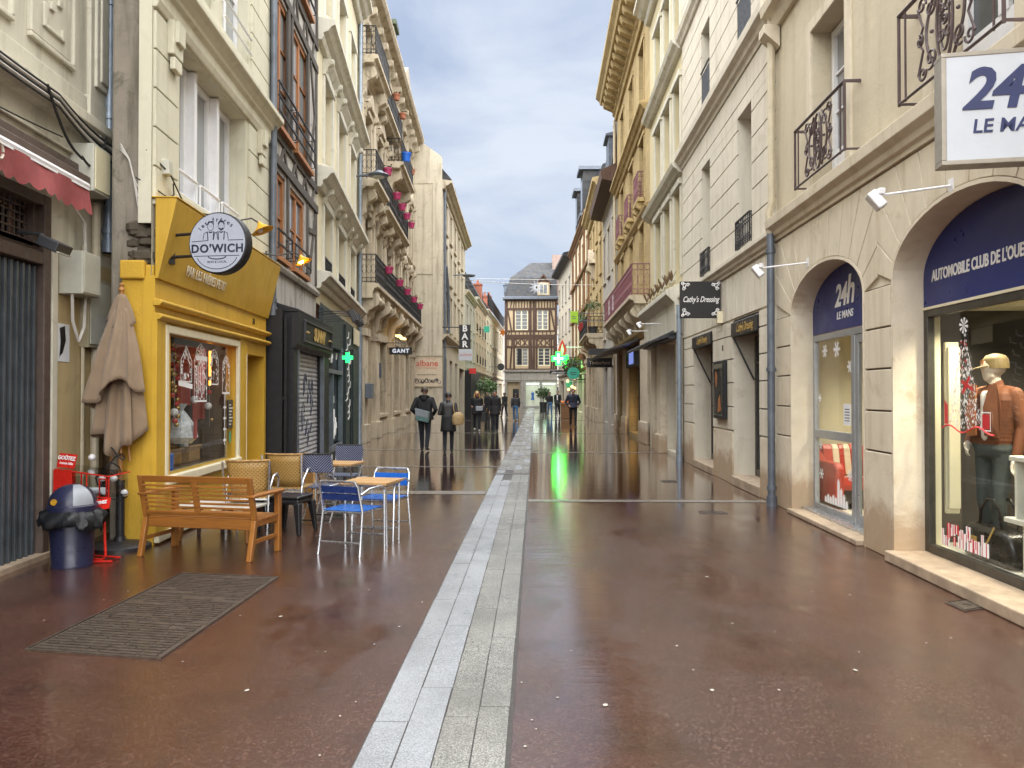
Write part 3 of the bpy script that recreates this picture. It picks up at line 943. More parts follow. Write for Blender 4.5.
# awning: dark cassette, white rail, scalloped red valance
m = B.mb(); m.box(1.5, 5.98, 0, .1, 3.86, 4.0); m.box(1.5, 5.9, .02, .22, 3.73, 3.86)
aw = m.build('awning', 'brown_frame', B.o, bevel=.015, label='rolled up red awning with a scalloped valance')
m = B.mb(); m.tube([(1.5, .3, 3.70), (5.53, .3, 3.70)], .035, 10); m.box(1.5, 5.53, .23, .33, 3.655, 3.675)
m.build('rail', 'white_paint', aw)
m = B.mb()
u = 1.5; N = 0
while u < 5.53:
    for i in range(6):
        a, b = u+.186*i/6, u+.186*(i+1)/6
        if b > 5.55: break
        za = 3.45-.045*math.sin(math.pi*i/6); zb = 3.45-.045*math.sin(math.pi*(i+1)/6)
        m.add([(a, .325+.012*math.sin(a*9), 3.67), (b, .325+.012*math.sin(b*9), 3.67), (b, .335+.03*math.sin(b*7), zb), (a, .335+.03*math.sin(a*7), za)], [(0, 1, 2, 3)])
    u += .186
m.build('valance', 'awning_red', aw, fix=False)
m = B.mb(); m.tube([(4.02+.05*math.cos(t), .35, 3.58+.065*math.sin(t)) for t in [i*.5 for i in range(13)]], .012, 5); m.build('printed_letter', 'awning_cream', aw)
# pipes and cabling of this wall
downpipe(B, 6.5, .07, 3.2, 6.3, .055, 'zinc', 3)
m = B.mb(); m.lathe((6.5, .12, 6.3), [(.06, -.1), (.075, 0), (.17, .22), (.17, .34), (.15, .34)], 4); m.build('rainwater_head', 'zinc', B.o)
m = B.mb()
m.tube([(6.25, .05, 3.7), (6.25, .05, .25)], .045, 8); m.tube([(6.02, .03, 3.2), (6.02, .03, .3)], .018, 6)
m.build('wall_conduit', 'pale_pipe', B.o, smooth=True)

def hang(a, b, sag, n=12):
    a, b = Vector(a), Vector(b)
    return [tuple(a.lerp(b, i/n)-Vector((0, 0, sag*math.sin(math.pi*i/n)))) for i in range(n+1)]
W = B.world
root = empty('wall_cables', tuple(W(5, .1, 4.3)), label='tangled bundle of grey and black cables strung under the cornice above the red awning', cat='cables')
iv = Matrix.Translation(-Vector(root.location))
def cable(pts, r, mat, parent, name='cable'):
    m = MB(); m.tube([tuple(iv @ Vector(p)) for p in pts], r, 5); return m.build(name, mat, parent, smooth=True)
for i in range(5):
    dz = -.03*i
    cable(hang(W(2.5, .2, 4.62+dz), W(5.2, .2, 4.5+dz), .05)+hang(W(5.2, .2, 4.5+dz), W(6.45, .16, 4.38+dz*1.6), .05, 6), .011+.004*(i % 2), 'cable_grey' if i % 2 else 'cable_black', root)
cable(hang(W(4.95, .22, 4.5), W(5.6, .22, 4.0), .12, 8)+hang(W(5.6, .22, 4.02), W(6.2, .18, 4.42), .2, 10), .014, 'cable_black', root)
cable(hang(W(3.5, .1, 4.05), W(5.45, .1, 4.17), .02), .008, 'cable_black', root)
for i in range(3):
    cable([tuple(W(6.1, .16, 4.4-.04*i)), tuple(W(6.6, .12, 4.32-.03*i)), (-4.42, 8.0, 4.28-.03*i), (-4.3, 7.95, 4.1), (-4.25, 7.95, 3.9), (-4.2, 7.95, 3.6+.1*i)], .009, 'cable_grey', root)
# junction boxes, lamp, poster
def wall_box(name, lab, cat, b, u0, u1, o0, o1, z0, z1, mat='box_grey', lid=None):
    m = b.mb(); m.box(u0, u1, o0, o1, z0, z1); o = m.build(name, mat, b.o if False else None, bevel=.008)
    o.location = (b.P0[0], b.P0[1], 0); o.rotation_euler = (0, 0, b.rz)
    return tag(o, lab, cat)
bx = wall_box('junction_box', 'upper pale metal junction box beside the end of the red awning', 'junction box', B, 5.77, 6.13, 0, .25, 3.72, 4.22)
m = B.mb(); m.box(5.80, 6.11, .25, .262, 3.75, 4.19); m.build('lid', 'shop_cream', bx)
bx = wall_box('meter_box', 'grey electricity cabinet on the ochre wall above the torn poster', 'meter box', B, 5.58, 5.95, 0, .24, 2.62, 3.06)
m = B.mb(); m.box(5.60, 5.93, .24, .252, 2.64, 3.04); m.build('door', 'box_grey', bx)
m = B.mb(); m.tube([(5.62, .12, 2.62), (5.63, .12, 2.35), (5.75, .12, 2.15), (5.86, .12, 2.3), (5.9, .12, 2.7), (5.9, .1, 3.4), (5.7, .08, 3.55)], .016, 6); m.build('cable', 'cable_grey', bx, smooth=True)
bx = wall_box('panel_box', 'flat cream cabinet on the wall behind the top of the closed parasol', 'cabinet', B, 6.0, 6.5, 0, .1, 2.1, 2.86, 'box_side')
m = B.mb(); m.box(6.03, 6.47, .1, .11, 2.14, 2.82); m.build('door', 'box_grey', bx)
p = wall_box('torn_poster', 'torn black and white paper poster pasted on the ochre wall', 'poster', B, 5.57, 5.80, .001, .006, 1.93, 2.32, 'paper')
m = B.mb(); m.poly([(5.60, .009, 2.27), (5.70, .009, 2.3), (5.72, .009, 2.15), (5.66, .009, 2.02), (5.6, .009, 1.98), (5.62, .009, 2.14)]); m.build('print', 'sign_black', p, fix=False)
m = B.mb(); m.obox((4.98, .28, 2.99), (.13, .1, .05), Matrix.Rotation(R(-25), 3, 'X'))
fl = m.build('floodlight', 'charcoal', bevel=.01, label='small grey floodlight on a bracket above the folding gate', cat='floodlight')
fl.location = (B.P0[0], B.P0[1], 0); fl.rotation_euler = (0, 0, B.rz)
m = B.mb(); m.tube([(4.9, 0, 3.1), (4.9, .2, 3.08), (4.95, .26, 3.0)], .02, 6); m.build('bracket', 'charcoal', fl)
m = B.mb(); m.obox((4.98, .30, 2.94), (.11, .085, .006), Matrix.Rotation(R(-25), 3, 'X')); m.build('lens', 'box_grey', fl)

# ---------------------------------------------------------------- yellow sandwich shop, house number 31
P0, P1 = lineP(-4.03, 8.15, -.078, 8.15, 12.54)
B = Facade('sandwich_shop_house', P0, P1, 'L', 'narrow cream house with a mustard yellow sandwich shop on the ground floor')
Y2 = B
ur = -.2
m = B.mb()
wall(m, ur, B.L, 2.85, 14, [(.55, 3.1, 3.95, 5.72, .3), (.35, 1.55, 6.55, 8.6, .25), (2.05, 3.2, 6.55, 8.6, .25), (.35, 1.55, 9.8, 11.6, .25), (2.05, 3.2, 9.8, 11.6, .25)], body=0, o=-.04)
m.box(ur, ur+.02, -.18, -.045, 3.42, 14)
m.poly([(ur, -.04, 14), (B.L, -.04, 14), (B.L, -6, 14), (ur, -6, 14)]); m.poly([(B.L, -.04, 2.85), (B.L, -6, 2.85), (B.L, -6, 14), (B.L, -.04, 14)])
m.build('upper_wall', 'cream_house', B.o)
m = B.mb(); m.box(ur+.08, ur+.5, -.50, -.18, 0, 14); m.build('grey_pier', 'grey_pier', B.o, bevel=.03)
m = B.mb()
for i in range(26):
    m.ball((ur+.06+random.uniform(0, .05), random.uniform(-.3, -.1), 2.98+random.uniform(0, .42)), random.uniform(.05, .1), 7, (.8, 1.3, .8))
m.box(ur+.12, ur+.4, -.45, -.05, 2.85, 3.45)
m.build('crumbling_stone', 'rotten_stone', B.o)
m = B.mb(); m.box(ur+.02, ur+.5, -.36, -.02, 0, 2.98); m.box(ur-.03, ur+.1, -.36, -.1, 2.82, 3.02); m.build('stucco_return', 'yellow_stucco', B.o, bevel=.02)
# quoins
m = B.mb()
zs = [3.2+.42*i for i in range(7)]+[5.72]
courses(m, ur+.03, .46, zs[1:], [], .018, -.05, -.012); courses(m, 3.22, 4.33, zs[1:], [], .018, -.05, -.012)
zs = [6.3+.42*i for i in range(17)]
courses(m, ur+.03, .33, zs, [], .018, -.05, -.012); courses(m, 3.32, 4.33, zs, [], .018, -.05, -.012)
m.build('quoin', 'cream_house', B.o, bevel=.006)
m = B.mb()
cornice(m, ur, B.L+.05, 5.74, [(-.05, 0), (.0, 0), (.03, .08), (.03, .2), (.08, .24), (.08, .28), (.14, .34), (.2, .38), (.2, .46), (.1, .5), (-.05, .55)])
cornice(m, ur, B.L, 12.4, [(-.05, 0), (.06, 0), (.1, .1), (.3, .25), (.3, .4), (-.05, .5)])
m.box(.4, 3.25, -.045, .0, 3.78, 3.9)
for u in (.12, 3.62):
    m.box(u, u+.28, -.02, .06, 5.38, 5.76); m.box(u+.04, u+.24, .0, .1, 5.52, 5.76); m.box(u+.03, u+.25, .0, .06, 5.22, 5.36)
for z in (6.4, 9.65): m.box(.25, 3.35, -.045, .03, z, z+.1)
m.build('cornice', 'cream_house', B.o, bevel=.012)
for k, (a, b) in enumerate([(.57, 1.38), (1.46, 2.23), (2.31, 3.08)]):
    window(B, a, b, 3.97, 5.7, .30, 'white_paint', 1, 1, .085, 'pane_pale')
m = B.mb()
for u in (1.38, 2.23): m.box(u, u+.08, -.36, -.16, 3.97, 5.7)
m.box(.56, 3.09, -.34, -.05, 3.93, 3.97)
m.build('window_post', 'white_paint', B.o, bevel=.012)
m = B.mb()
for (a, b) in [(.6, 1.36), (1.48, 2.21), (2.33, 3.06)]:
    m.tube([(a, -.13, 4.27), (b, -.13, 4.27)], .022, 6); m.tube([(a, -.13, 3.99), (a, -.13, 4.27)], .012, 5); m.tube([(b, -.13, 3.99), (b, -.13, 4.27)], .012, 5)
m.build('window_guard', 'white_paint', B.o, smooth=True)
for (a, b) in [(.37, 1.53), (2.07, 3.18)]:
    for z in (6.57, 9.82): window(B, a, b, z, z+1.8, .22, 'white_paint', 2, 2, .06, 'pane_pale')
m = B.mb()
for z in (6.75, 6.98): m.tube([(2.0, 0, z), (3.25, 0, z)], .02, 6); m.tube([(.3, 0, z), (1.6, 0, z)], .02, 6)
m.build('window_guard', 'white_paint', B.o)
downpipe(B, 4.32, .06, 2.9, 12.5, .055, 'zinc_dark', 4)
# shopfront
m = B.mb()
wall(m, ur, 4.12, .0, 2.86, [(.1, 2.57, .70, 2.27, .14), (3.0, 4.02, .02, 2.2, .6)], body=0)
m.poly([(ur, 0, 0), (ur, -.12, 0), (ur, -.12, 2.86), (ur, 0, 2.86)]); m.poly([(4.12, 0, 0), (4.12, -.6, 0), (4.12, -.6, 2.86), (4.12, 0, 2.86)])
m.box(ur-.02, .0, -.02, .035, .12, 2.40); m.box(2.70, 2.98, -.02, .03, .12, 2.40)
m.build('shopfront', 'yellow_paint', B.o, bevel=0)
m = B.mb()
for z in (2.42, 2.57): m.ext([(-.01, z-.03), (.05, z-.03), (.085, z), (.085, z+.02), (.05, z+.04), (-.01, z+.045)], ur-.02, 4.14, 'u')
m.build('moulding', 'yellow_paint', B.o, bevel=.006)
m = B.mb()
m.ext([(0, 2.83), (.03, 2.83), (.22, 3.66), (.22, 3.69), (0, 3.69)], ur, 4.16, 'u'); m.box(ur-.01, 4.17, -.04, .235, 3.69, 3.705)
fa = m.build('fascia', 'yellow_paint', B.o, bevel=.006)
slant = math.atan2(.19, .83)
text('PAR LES FRÈRES PETIT', .165, 'letter_pale', fa, Matrix.Translation((1.15, B.s*.085, 3.015)) @ Matrix.Rotation(slant, 4, 'X') @ wall_mtx(B, 0, 0, 0), sx=.86, offset=.001)
text('31', .13, 'sign_black', B.o, wall_mtx(B, 3.42, .005, 2.71), name='house_number')
m = B.mb(); m.box(.02, .1, -.02, .04, .64, 2.36); m.box(2.57, 2.65, -.02, .04, .64, 2.36); m.box(.1, 2.57, -.02, .04, 2.27, 2.36); m.box(.02, 2.65, -.02, .07, .6, .70)
m.box(ur, 2.95, 0, .06, .02, .11)
wf = m.build('display_window', 'ivory_paint', B.o, bevel=.012)
m = B.mb(); m.poly([(.1, -.06, .7), (2.57, -.06, .7), (2.57, -.06, 2.27), (.1, -.06, 2.27)]); m.build('pane', 'glass', wf, fix=False)
m = B.mb(); m.box(3.02, 4.0, -.62, -.58, .02, 2.2)
dr = m.build('shop_door', 'yellow_dark', B.o)
m = B.mb(); m.box(3.15, 3.9, -.58, -.575, .9, 2.05); m.build('pane', 'pane_dark', dr)
m = B.mb(); m.box(2.972, 2.99, .0, .035, .1, 2.2); m.build('door_stop', 'ivory_paint', B.o)
# inside the display: back, sides, ceiling, shelf
m = B.mb()
m.poly([(.6, -1.5, .3), (2.7, -1.5, .3), (2.7, -1.5, 2.5), (.6, -1.5, 2.5)])
m.poly([(.0, -.15, .3), (.34, -.5, .3), (.34, -.5, 2.5), (.0, -.15, 2.5)]); m.poly([(.34, -.5, .3), (.6, -1.5, .3), (.6, -1.5, 2.5), (.34, -.5, 2.5)]); m.poly([(2.7, -.15, .3), (2.7, -1.5, .3), (2.7, -1.5, 2.5), (2.7, -.15, 2.5)])
m.poly([(.0, -.15, 2.5), (2.7, -.15, 2.5), (2.7, -1.5, 2.5), (.6, -1.5, 2.5), (.34, -.5, 2.5)])
m.poly([(.0, -.15, .69), (2.7, -.15, .69), (2.7, -1.5, .69), (.6, -1.5, .69), (.34, -.5, .69)])
m.build('shop_interior', 'shop_brown', B.o)
m = B.mb(); m.box(1.0, 1.4, -1.49, -1.3, 1.2, 1.9); m.box(.6, 1.2, -1.49, -1.2, .7, 1.15); m.build('back_shelf', 'shelf_wood', B.o)

# hanging things in the display, each a thing of its own
def W2(u, o, z): return Y2.world(u, o, z)
def garland(lab, u, o, z0, z1, seq, xs=.04):
    p = W2(u, o, z1)
    g = empty('bauble_garland', tuple(p), label=lab, cat='garland', group='garlands of baubles hanging in the sandwich shop window')
    m = MB(); m.tube([(0, 0, 0), (0, 0, z0-z1)], .002, 3); m.build('string', 'cable_grey', g)
    n = len(seq)
    for i, s in enumerate(seq):
        m = MB(); r = {'g': .027, 'r': .033, 'w': .05, 'G': .035}[s]
        q = Y2.world(u+random.uniform(-xs, xs), o+random.uniform(-.02, .02), z1+(z0-z1)*(i+.5)/n)-p
        m.ball(tuple(q), r, 12)
        m.build('bauble', {'g': 'gold_bauble', 'G': 'gold_bauble', 'r': 'red_bauble', 'w': 'white_bauble'}[s], g, smooth=True)
garland('thick string of gold and red baubles at the left edge of the shop window', .92, -.22, 1.2, 2.22, 'grgggrggrgggrgrgwgrg', .09)
garland('thinner string of gold and white baubles just inside the thick one', 1.1, -.3, 1.55, 2.2, 'ggwgrggGgg', .07)
garland('string with one big white bauble between gold ones in the middle of the shop window', 1.72, -.25, 1.45, 2.22, 'ggrgw', .05)
garland('string of a few gold baubles towards the door side of the shop window', 2.22, -.25, 1.15, 2.1, 'gGrwg', .07)
# red cloth with white window-paint houses
m = Y2.mb(); 
for (a, b, c, d) in [(.75, 2.56, 1.95, 2.24), (1.0, 1.25, 1.6, 1.95), (1.5, 1.95, 1.45, 1.95), (2.05, 2.5, 1.25, 1.95)]:
    m.box(a, b, -.42, -.405, c, d)
o = m.build('red_drape', 'shop_red', label='red hanging cloth behind the white painted houses in the shop window', cat='drape'); o.location = (*Y2.P0, 0); o.rotation_euler = (0, 0, Y2.rz)
def sticker(name, lab, cat, polys, b, off, mats='sticker_white', grp=None):
    m = b.mb()
    for pl in polys: m.add([(u, off, z) for u, z in pl], [list(range(len(pl)))])
    o = m.build(name, mats, fix=False, label=lab, cat=cat, group=grp); o.location = (*b.P0, 0); o.rotation_euler = (0, 0, b.rz); return o
def ring(pts, t):   # closed band around an outline
    out = []
    n = len(pts); cx = sum(p[0] for p in pts)/n; cz = sum(p[1] for p in pts)/n
    q = [(cx+(p[0]-cx)*(1-t), cz+(p[1]-cz)*(1-t)) for p in pts]
    for i in range(n): out.append([pts[i], pts[(i+1) % n], q[(i+1) % n], q[i]])
    return out
def lace(pts, t, n):
    out = []
    L_ = len(pts)
    for i in range(n):
        k = random.randrange(L_); a, b = pts[k], pts[(k+1) % L_]; f = random.random()
        cx = sum(p[0] for p in pts)/L_; cz = sum(p[1] for p in pts)/L_
        u, z = a[0]+(b[0]-a[0])*f, a[1]+(b[1]-a[1])*f; q = random.random()*t
        u, z = u+(cx-u)*q, z+(cz-z)*q; w, h = random.uniform(.006, .022), random.uniform(.006, .03); g_ = random.uniform(-.01, .01)
        out.append([(u-w, z+g_), (u+g_, z-h), (u+w, z), (u-g_, z+h)])
    return out
def house_poly(u, z, w, h): return [(u, z), (u+w, z), (u+w, z+h*.6), (u+w/2, z+h), (u, z+h*.6)]
def arch_poly(u, z, w, h): return [(u, z), (u+w, z), (u+w, z+h*.7), (u+w*.8, z+h*.92), (u+w/2, z+h), (u+w*.2, z+h*.92), (u, z+h*.7)]
polys = lace(house_poly(.66, 1.74, .36, .44), .5, 95)+ring(house_poly(.66, 1.74, .36, .44), .07)+[[(.6, 1.7), (1.04, 1.66), (1.04, 1.72), (.6, 1.76)]]
sticker('window_painting', 'white painted gabled house on the shop window glass', 'window painting', polys, Y2, -.052, grp='white window paintings')
polys = lace(arch_poly(1.1, 1.5, .44, .74), .8, 210)+ring(arch_poly(1.1, 1.5, .44, .74), .05)+[[(1.18+.06*i, 1.55+.05*(i % 3)), (1.2+.06*i, 1.55+.05*(i % 3)), (1.2+.06*i, 1.95), (1.18+.06*i, 1.95)] for i in range(5)]
sticker('window_painting', 'tall white painted arched tower on the shop window glass', 'window painting', polys, Y2, -.052, grp='white window paintings')
polys = lace(arch_poly(1.64, 1.72, .34, .48), .6, 110)+ring(arch_poly(1.64, 1.72, .34, .48), .06)
sticker('window_painting', 'white painted arch left of the orange neon on the shop window', 'window painting', polys, Y2, -.052, grp='white window paintings')
polys = lace(arch_poly(2.15, 1.6, .3, .54), .5, 90)+ring(arch_poly(2.15, 1.6, .3, .54), .08)+[[(2.24, .9), (2.27, .9), (2.27, 1.6), (2.24, 1.6)]]+[[(2.2, z), (2.31, z), (2.31, z+.03), (2.2, z+.03)] for z in (.95, 1.1, 1.25, 1.4)]
sticker('window_painting', 'white painted lamp post with an arched top by the window edge', 'window painting', polys, Y2, -.052, grp='white window paintings')
sg = sticker('window_notice', 'small white notice taped high on the shop window', 'notice', [[(1.15, 2.02), (1.55, 2.02), (1.55, 2.08), (1.15, 2.08)]], Y2, -.05)
nt = sticker('window_notice', 'tall white paper menu taped at the left edge of the shop window', 'notice', [[(.1, 1.17), (.27, 1.17), (.27, 1.45), (.1, 1.45)]], Y2, -.048, 'paper')
m = Y2.mb()
for i in range(7): m.box(.14, .22, -.048, -.046, 1.2+.033*i, 1.21+.033*i)
m.build('print', 'sign_ink', nt)
m = Y2.mb(); m.box(2.33, 2.53, -.05, -.03, 1.12, 1.52)
hb = m.build('hours_board', 'sign_black', label='small black board with lines of white writing at the right of the shop window', cat='board'); hb.location = (*Y2.P0, 0); hb.rotation_euler = (0, 0, Y2.rz)
m = Y2.mb()
for i in range(7): m.box(2.37, 2.45+.04*(i % 3), -.03, -.028, 1.17+.045*i, 1.185+.045*i)
m.build('print', 'letter_white', hb)
sticker('round_sticker', 'green oval sticker low at the right of the shop window', 'sticker', [[(2.47+.05*math.cos(t*.5236), 1.0+.09*math.sin(t*.5236)) for t in range(12)]], Y2, -.048, 'sign_teal')
m = MB(); p = W2(2.38, -.3, 1.92)
m.tube([(0, 0, -.2), (0, 0, .28)], .014, 6)
nb = m.build('neon_tube', 'neon_orange', label='glowing orange vertical neon tube hanging inside the shop window', cat='neon tube'); nb.location = p
def basket_hamper(u, lab):
    p = W2(u, -.5, .70)
    g = empty('wicker_crate', tuple(p), Y2.rz, lab, 'crate', 'wicker crates on the window shelf')
    m = MB()
    m.box(-.2, .2, -.14, .14, 0, .02)
    for sx in (-1, 1):
        m.box(sx*.2-.01, sx*.2+.01, -.14, .14, 0, .2); m.box(-.2, .2, sx*.14-.01, sx*.14+.01, .02, .2)
    m.build('basket_body', 'basket', g)
    m = MB(); m.tube([(-.22, -.16, .2), (.22, -.16, .2), (.22, .16, .2), (-.22, .16, .2)], .016, 6, closed=True); m.build('rim', 'basket', g)
    return g
basket_hamper(1.3, 'left wicker crate on the shelf under the wrapped gift bag'); basket_hamper(1.95, 'right wicker crate on the shelf behind the rattan chairs')
for i, u in enumerate((1.18, 1.3, 1.42, 1.87, 2.02)):
    m = MB(); m.lathe((0, 0, 0), [(.04, 0), (.04, .2), (.015, .25), (.015, .3)], 10)
    o = m.build('glass_jar', ['sign_teal', 'shop_red', 'gold_bauble', 'bag_teal', 'white_bauble'][i], smooth=True, cat='jar', label=['dark green bottle standing in the left wicker crate', 'reddish bottle standing in the left wicker crate', 'gold topped bottle standing in the left wicker crate', 'grey green bottle standing in the right wicker crate', 'white bottle standing in the right wicker crate'][i])
    o.location = W2(u, -.5, .722)
g = empty('gift_bag', tuple(W2(1.3, -.28, .98)), Y2.rz, 'clear wrapped gift bundle tied at the top hanging over the wicker crates', 'gift bag')
m = MB(); m.lathe((0, 0, 0), [(.12, 0), (.2, .08), (.17, .22), (.06, .38), (.025, .42), (.07, .5)], 9); m.build('wrapping', 'clear_wrap', g)
m = MB(); m.tube([(-.24, 0, .1), (0, 0, .46), (.3, 0, .05)], .005, 4); m.build('cord', 'cable_grey', g)
m = MB(); m.box(-.08, .02, -.19, -.18, .06, .3); m.build('tag', 'shop_red', g)
m = MB(); m.box(-.1, .1, -.08, .08, 0, .2); o = m.build('blue_box', 'pot_blue', bevel=.01, label='small blue carton at the left end of the window shelf', cat='carton'); o.location = W2(.72, -.28, .695)

# round double sided sign on brackets, camera side
cx, cz, cy, rr = -3.35, 3.21, 8.05, .318
sg = empty('round_sign', (cx, cy, cz), R(-6), 'round white double sided sign lettered DO’WICH with two small figures', 'shop sign')
m = MB(); m.lathe((0, 0, 0), [(rr, -.07), (rr+.012, -.06), (rr+.012, .06), (rr, .07)], 48, axis='o'); m.build('rim', 'black_paint', sg, smooth=True)
m = MB(); m.lathe((0, 0, 0), [(.0, -.074), (rr-.004, -.074)], 48, axis='o'); m.build('face', 'sign_face_glow', sg, fix=False)
m = MB(); m.lathe((0, 0, 0), [(.0, .074), (rr-.004, .074)], 48, axis='o'); m.build('face', 'sign_face_glow', sg, fix=False)
fm = lambda x, z, roll=0: front_mtx(x, -.076, z, roll)
text("DO'WICH", .122, 'sign_ink', sg, fm(0, -.065), offset=.004, spacing=1.12, extrude=.002)
for i, ch in enumerate('les frères'):
    a = R(143-10.5*i); text(ch, .066, 'sign_ink', sg, fm(.245*math.cos(a), .245*math.sin(a), a-math.pi/2), offset=.001, extrude=.002) if ch != ' ' else None
text('BON & LOCAL', .034, 'sign_ink', sg, fm(0, -.205), extrude=.002)
m = MB()
def ln(pts, w=.004): m.tube([(x, -.077, z) for x, z in pts], w, 4)
ln([(-.29, .015), (-.1, .025)]); ln([(.12, .025), (.29, .025)]); ln([(-.26, -.14), (.25, -.14)])
ln(arc(0, -.12, .23, .16, math.pi*1.08, math.pi*1.92, 16)); ln(arc(0, -.145, .1, .03, math.pi, 2*math.pi, 8), .006)
for k, x in enumerate((-.075, .045)):
    h = .175
    ln([(x+.035*math.cos(i*.5236), h+.045*math.sin(i*.5236)) for i in range(13)], .003)
    ln([(x-.033, h+.02), (x-.02, h+.048), (x+.02, h+.05), (x+.034, h+.02)], .009)
    ln([(x-.012, h), (x-.012, h+.005)], .004); ln([(x+.012, h), (x+.012, h+.005)], .004)
    ln([(x-.03, .12), (x-.075, .1), (x-.085, .035)], .004); ln([(x+.03, .12), (x+.07, .1), (x+.08, .035)], .004)
    ln([(x-.035, .115), (x-.03, .03)], .006); ln([(x+.035, .115), (x+.03, .03)], .006); ln([(x-.02, .118), (x, .108), (x+.02, .118)], .007)
    if k: ln([(x-.02, h-.02), (x, h-.035), (x+.02, h-.02)], .008)
m.build('figure_drawing', 'sign_ink', sg)
m = MB()
for z in (-.12, .12):
    m.tube([(-rr*.9, 0, z), (-rr-.28, .06, z)], .018, 6); m.box(-rr-.31, -rr-.28, .0, .12, z-.07, z+.07)
m.build('bracket', 'black_iron', sg)

# the two yellow swan neck lamps over the fascia
def swan(u, lab, on):
    p = B.world(u, .2, 3.75)
    g = empty('swan_neck_lamp', tuple(p), B.rz, lab, 'lamp', 'yellow swan neck lamps over the yellow fascia')
    m = MB(-1); m.tube([(-.5, -.1, .0), (-.12, .1, .02), (0, .34, .10), (.05, .42, .05)], .011, 6); m.tube([(-.3, -.02, .06), (-.3, -.02, -.1)], .014, 5); m.build('arm', 'black_iron', g, smooth=True)
    m = MB(-1)
    a = MB(-1); a.lathe((0, 0, 0), [(.018, .05), (.03, .02), (.10, -.05), (.145, -.075), (.14, -.08), (.09, -.06), (.02, 0)], 20)
    rot = Matrix.Rotation(R(25), 3, 'X')
    m.add([tuple(rot @ Vector((q[0], q[1]*-1, q[2]))+Vector((.05, .44, .02))) for q in a.v], a.f); m.m = [0]*len(m.f)
    m.build('shade', 'lamp_yellow', g, smooth=True)
    m = MB(-1); m.ball((.05, .43, -.035), .042, 10); m.build('bulb', 'bulb_warm' if on else 'white_bauble', g, smooth=True)
swan(3.75, 'lit yellow swan neck lamp at the far end of the yellow fascia', True)
swan(1.42, 'unlit yellow swan neck lamp behind the round sign', False)
m = B.mb(); m.box(.0, .12, -.04, .06, 4.0, 4.16)
o = m.build('socket_box', 'box_grey', bevel=.01, label='small grey plastic socket box on the cream wall above the yellow fascia', cat='socket box'); o.location = (*B.P0, 0); o.rotation_euler = (0, 0, B.rz)
m = B.mb(); m.tube([(-.2, -.1, 4.2), (.05, .05, 4.02), (.4, .05, 3.82), (.75, .1, 3.76), (1.0, .2, 3.78)], .009, 5)
m.tube([(-.22, -.2, 3.9), (-.1, .0, 3.78), (.1, .02, 3.76), (.3, .0, 3.85), (.2, .03, 3.95)], .008, 5)
o = m.build('lamp_cable', 'cable_black', smooth=True, label='black cable looping along the top of the yellow fascia to the lamps', cat='cable'); o.location = (*B.P0, 0); o.rotation_euler = (0, 0, B.rz)

# ---------------------------------------------------------------- half timbered house with the black shuttered shop
B = Facade('timber_house', (-4.372, 12.54), (-4.743, 16.47), 'L', 'weathered grey half timbered house with orange wooden windows over a black shuttered shop')
T = B
L = B.L
hol = [(.1, 1.0, 3.95, 5.45, .1), (1.4, 2.7, 3.95, 5.45, .1), (.1, 1.3, 6.2, 8.55, .1), (1.55, 3.05, 6.2, 8.55, .1), (.1, 1.3, 9.4, 11.4, .1), (1.55, 3.05, 9.4, 11.4, .1)]
m = B.mb(); wall(m, 0, L, 2.6, 13, hol); m.build('plaster_wall', 'old_plaster', B.o)
m = B.mb(); wall(m, 0, L, 0, 2.6, [], body=0); m.build('lower_wall', 'black_paint', B.o)
m = B.mb()
def beam(u0, z0, u1, z1, w=.09, o=.03):
    d = Vector((u1-u0, 0, z1-z0)); n = Vector((-d.z, 0, d.x)).normalized()*w
    m.ext([(u0+n.x, z0+n.z), (u1+n.x, z1+n.z), (u1-n.x, z1-n.z), (u0-n.x, z0-n.z)], -.02, o+random.uniform(-.006, .006), 'o')
for z in (5.62, 6.06, 8.7, 9.2, 11.6): beam(0, z, L, z, .085, .045)
for u in (.05, 1.17, 2.88 if False else 2.95, 3.86):
    beam(u, 3.95, u, 5.6, .08); beam(u, 6.1, u, 8.7, .085); beam(u, 9.25, u, 11.6, .08)
for a in (1.45,): beam(a, 6.1, a, 8.7, .07)
for i in range(8):
    u = .15+i*.46
    beam(u, 5.68, u+.3*(1 if i % 2 else -1)*.9, 6.02, .05); beam(u, 8.75, u+(.2 if i % 2 else -.2), 9.18, .05)
beam(3.1, 6.1, 3.8, 7.9, .07); beam(3.1, 4.0, 3.8, 5.5, .07); beam(3.05, 5.0, 3.85, 5.1, .06); beam(3.2, 8.6, 3.75, 7.4, .06)
m.build('timber_frame', 'old_timber', B.o, bevel=.012)
m = B.mb(); cornice(m, 0, L, 3.72, [(-.02, 0), (.06, 0), (.09, .06), (.09, .1), (.02, .16), (-.02, .16)]); m.build('lead_flashing', 'grey_render', B.o)
for (a, b, c, d, e) in hol:
    window(B, a, b, c, d, .06, 'window_wood', 2, 3 if d-c > 1.8 else 2, .08, 'pane_pale')
    m = B.mb()
    for z in (c+.18, c+.42, c+.66)[:2 if d-c < 1.8 else 3]: m.tube([(a-.08, .12, z), (b+.08, .12, z)], .022, 5)
    for u in (a-.06, b+.06): m.tube([(u, 0, c+.66 if d-c > 1.8 else c+.42), (u, .12, c+.66 if d-c > 1.8 else c+.42), (u, .12, c+.1), (u, 0, c+.1)], .014, 5)
    m.build('window_guard', 'black_iron', B.o)
    m = B.mb(); m.box(a-.05, b+.05, -.05, .12, c-.08, c); m.build('sill', 'window_wood', B.o)
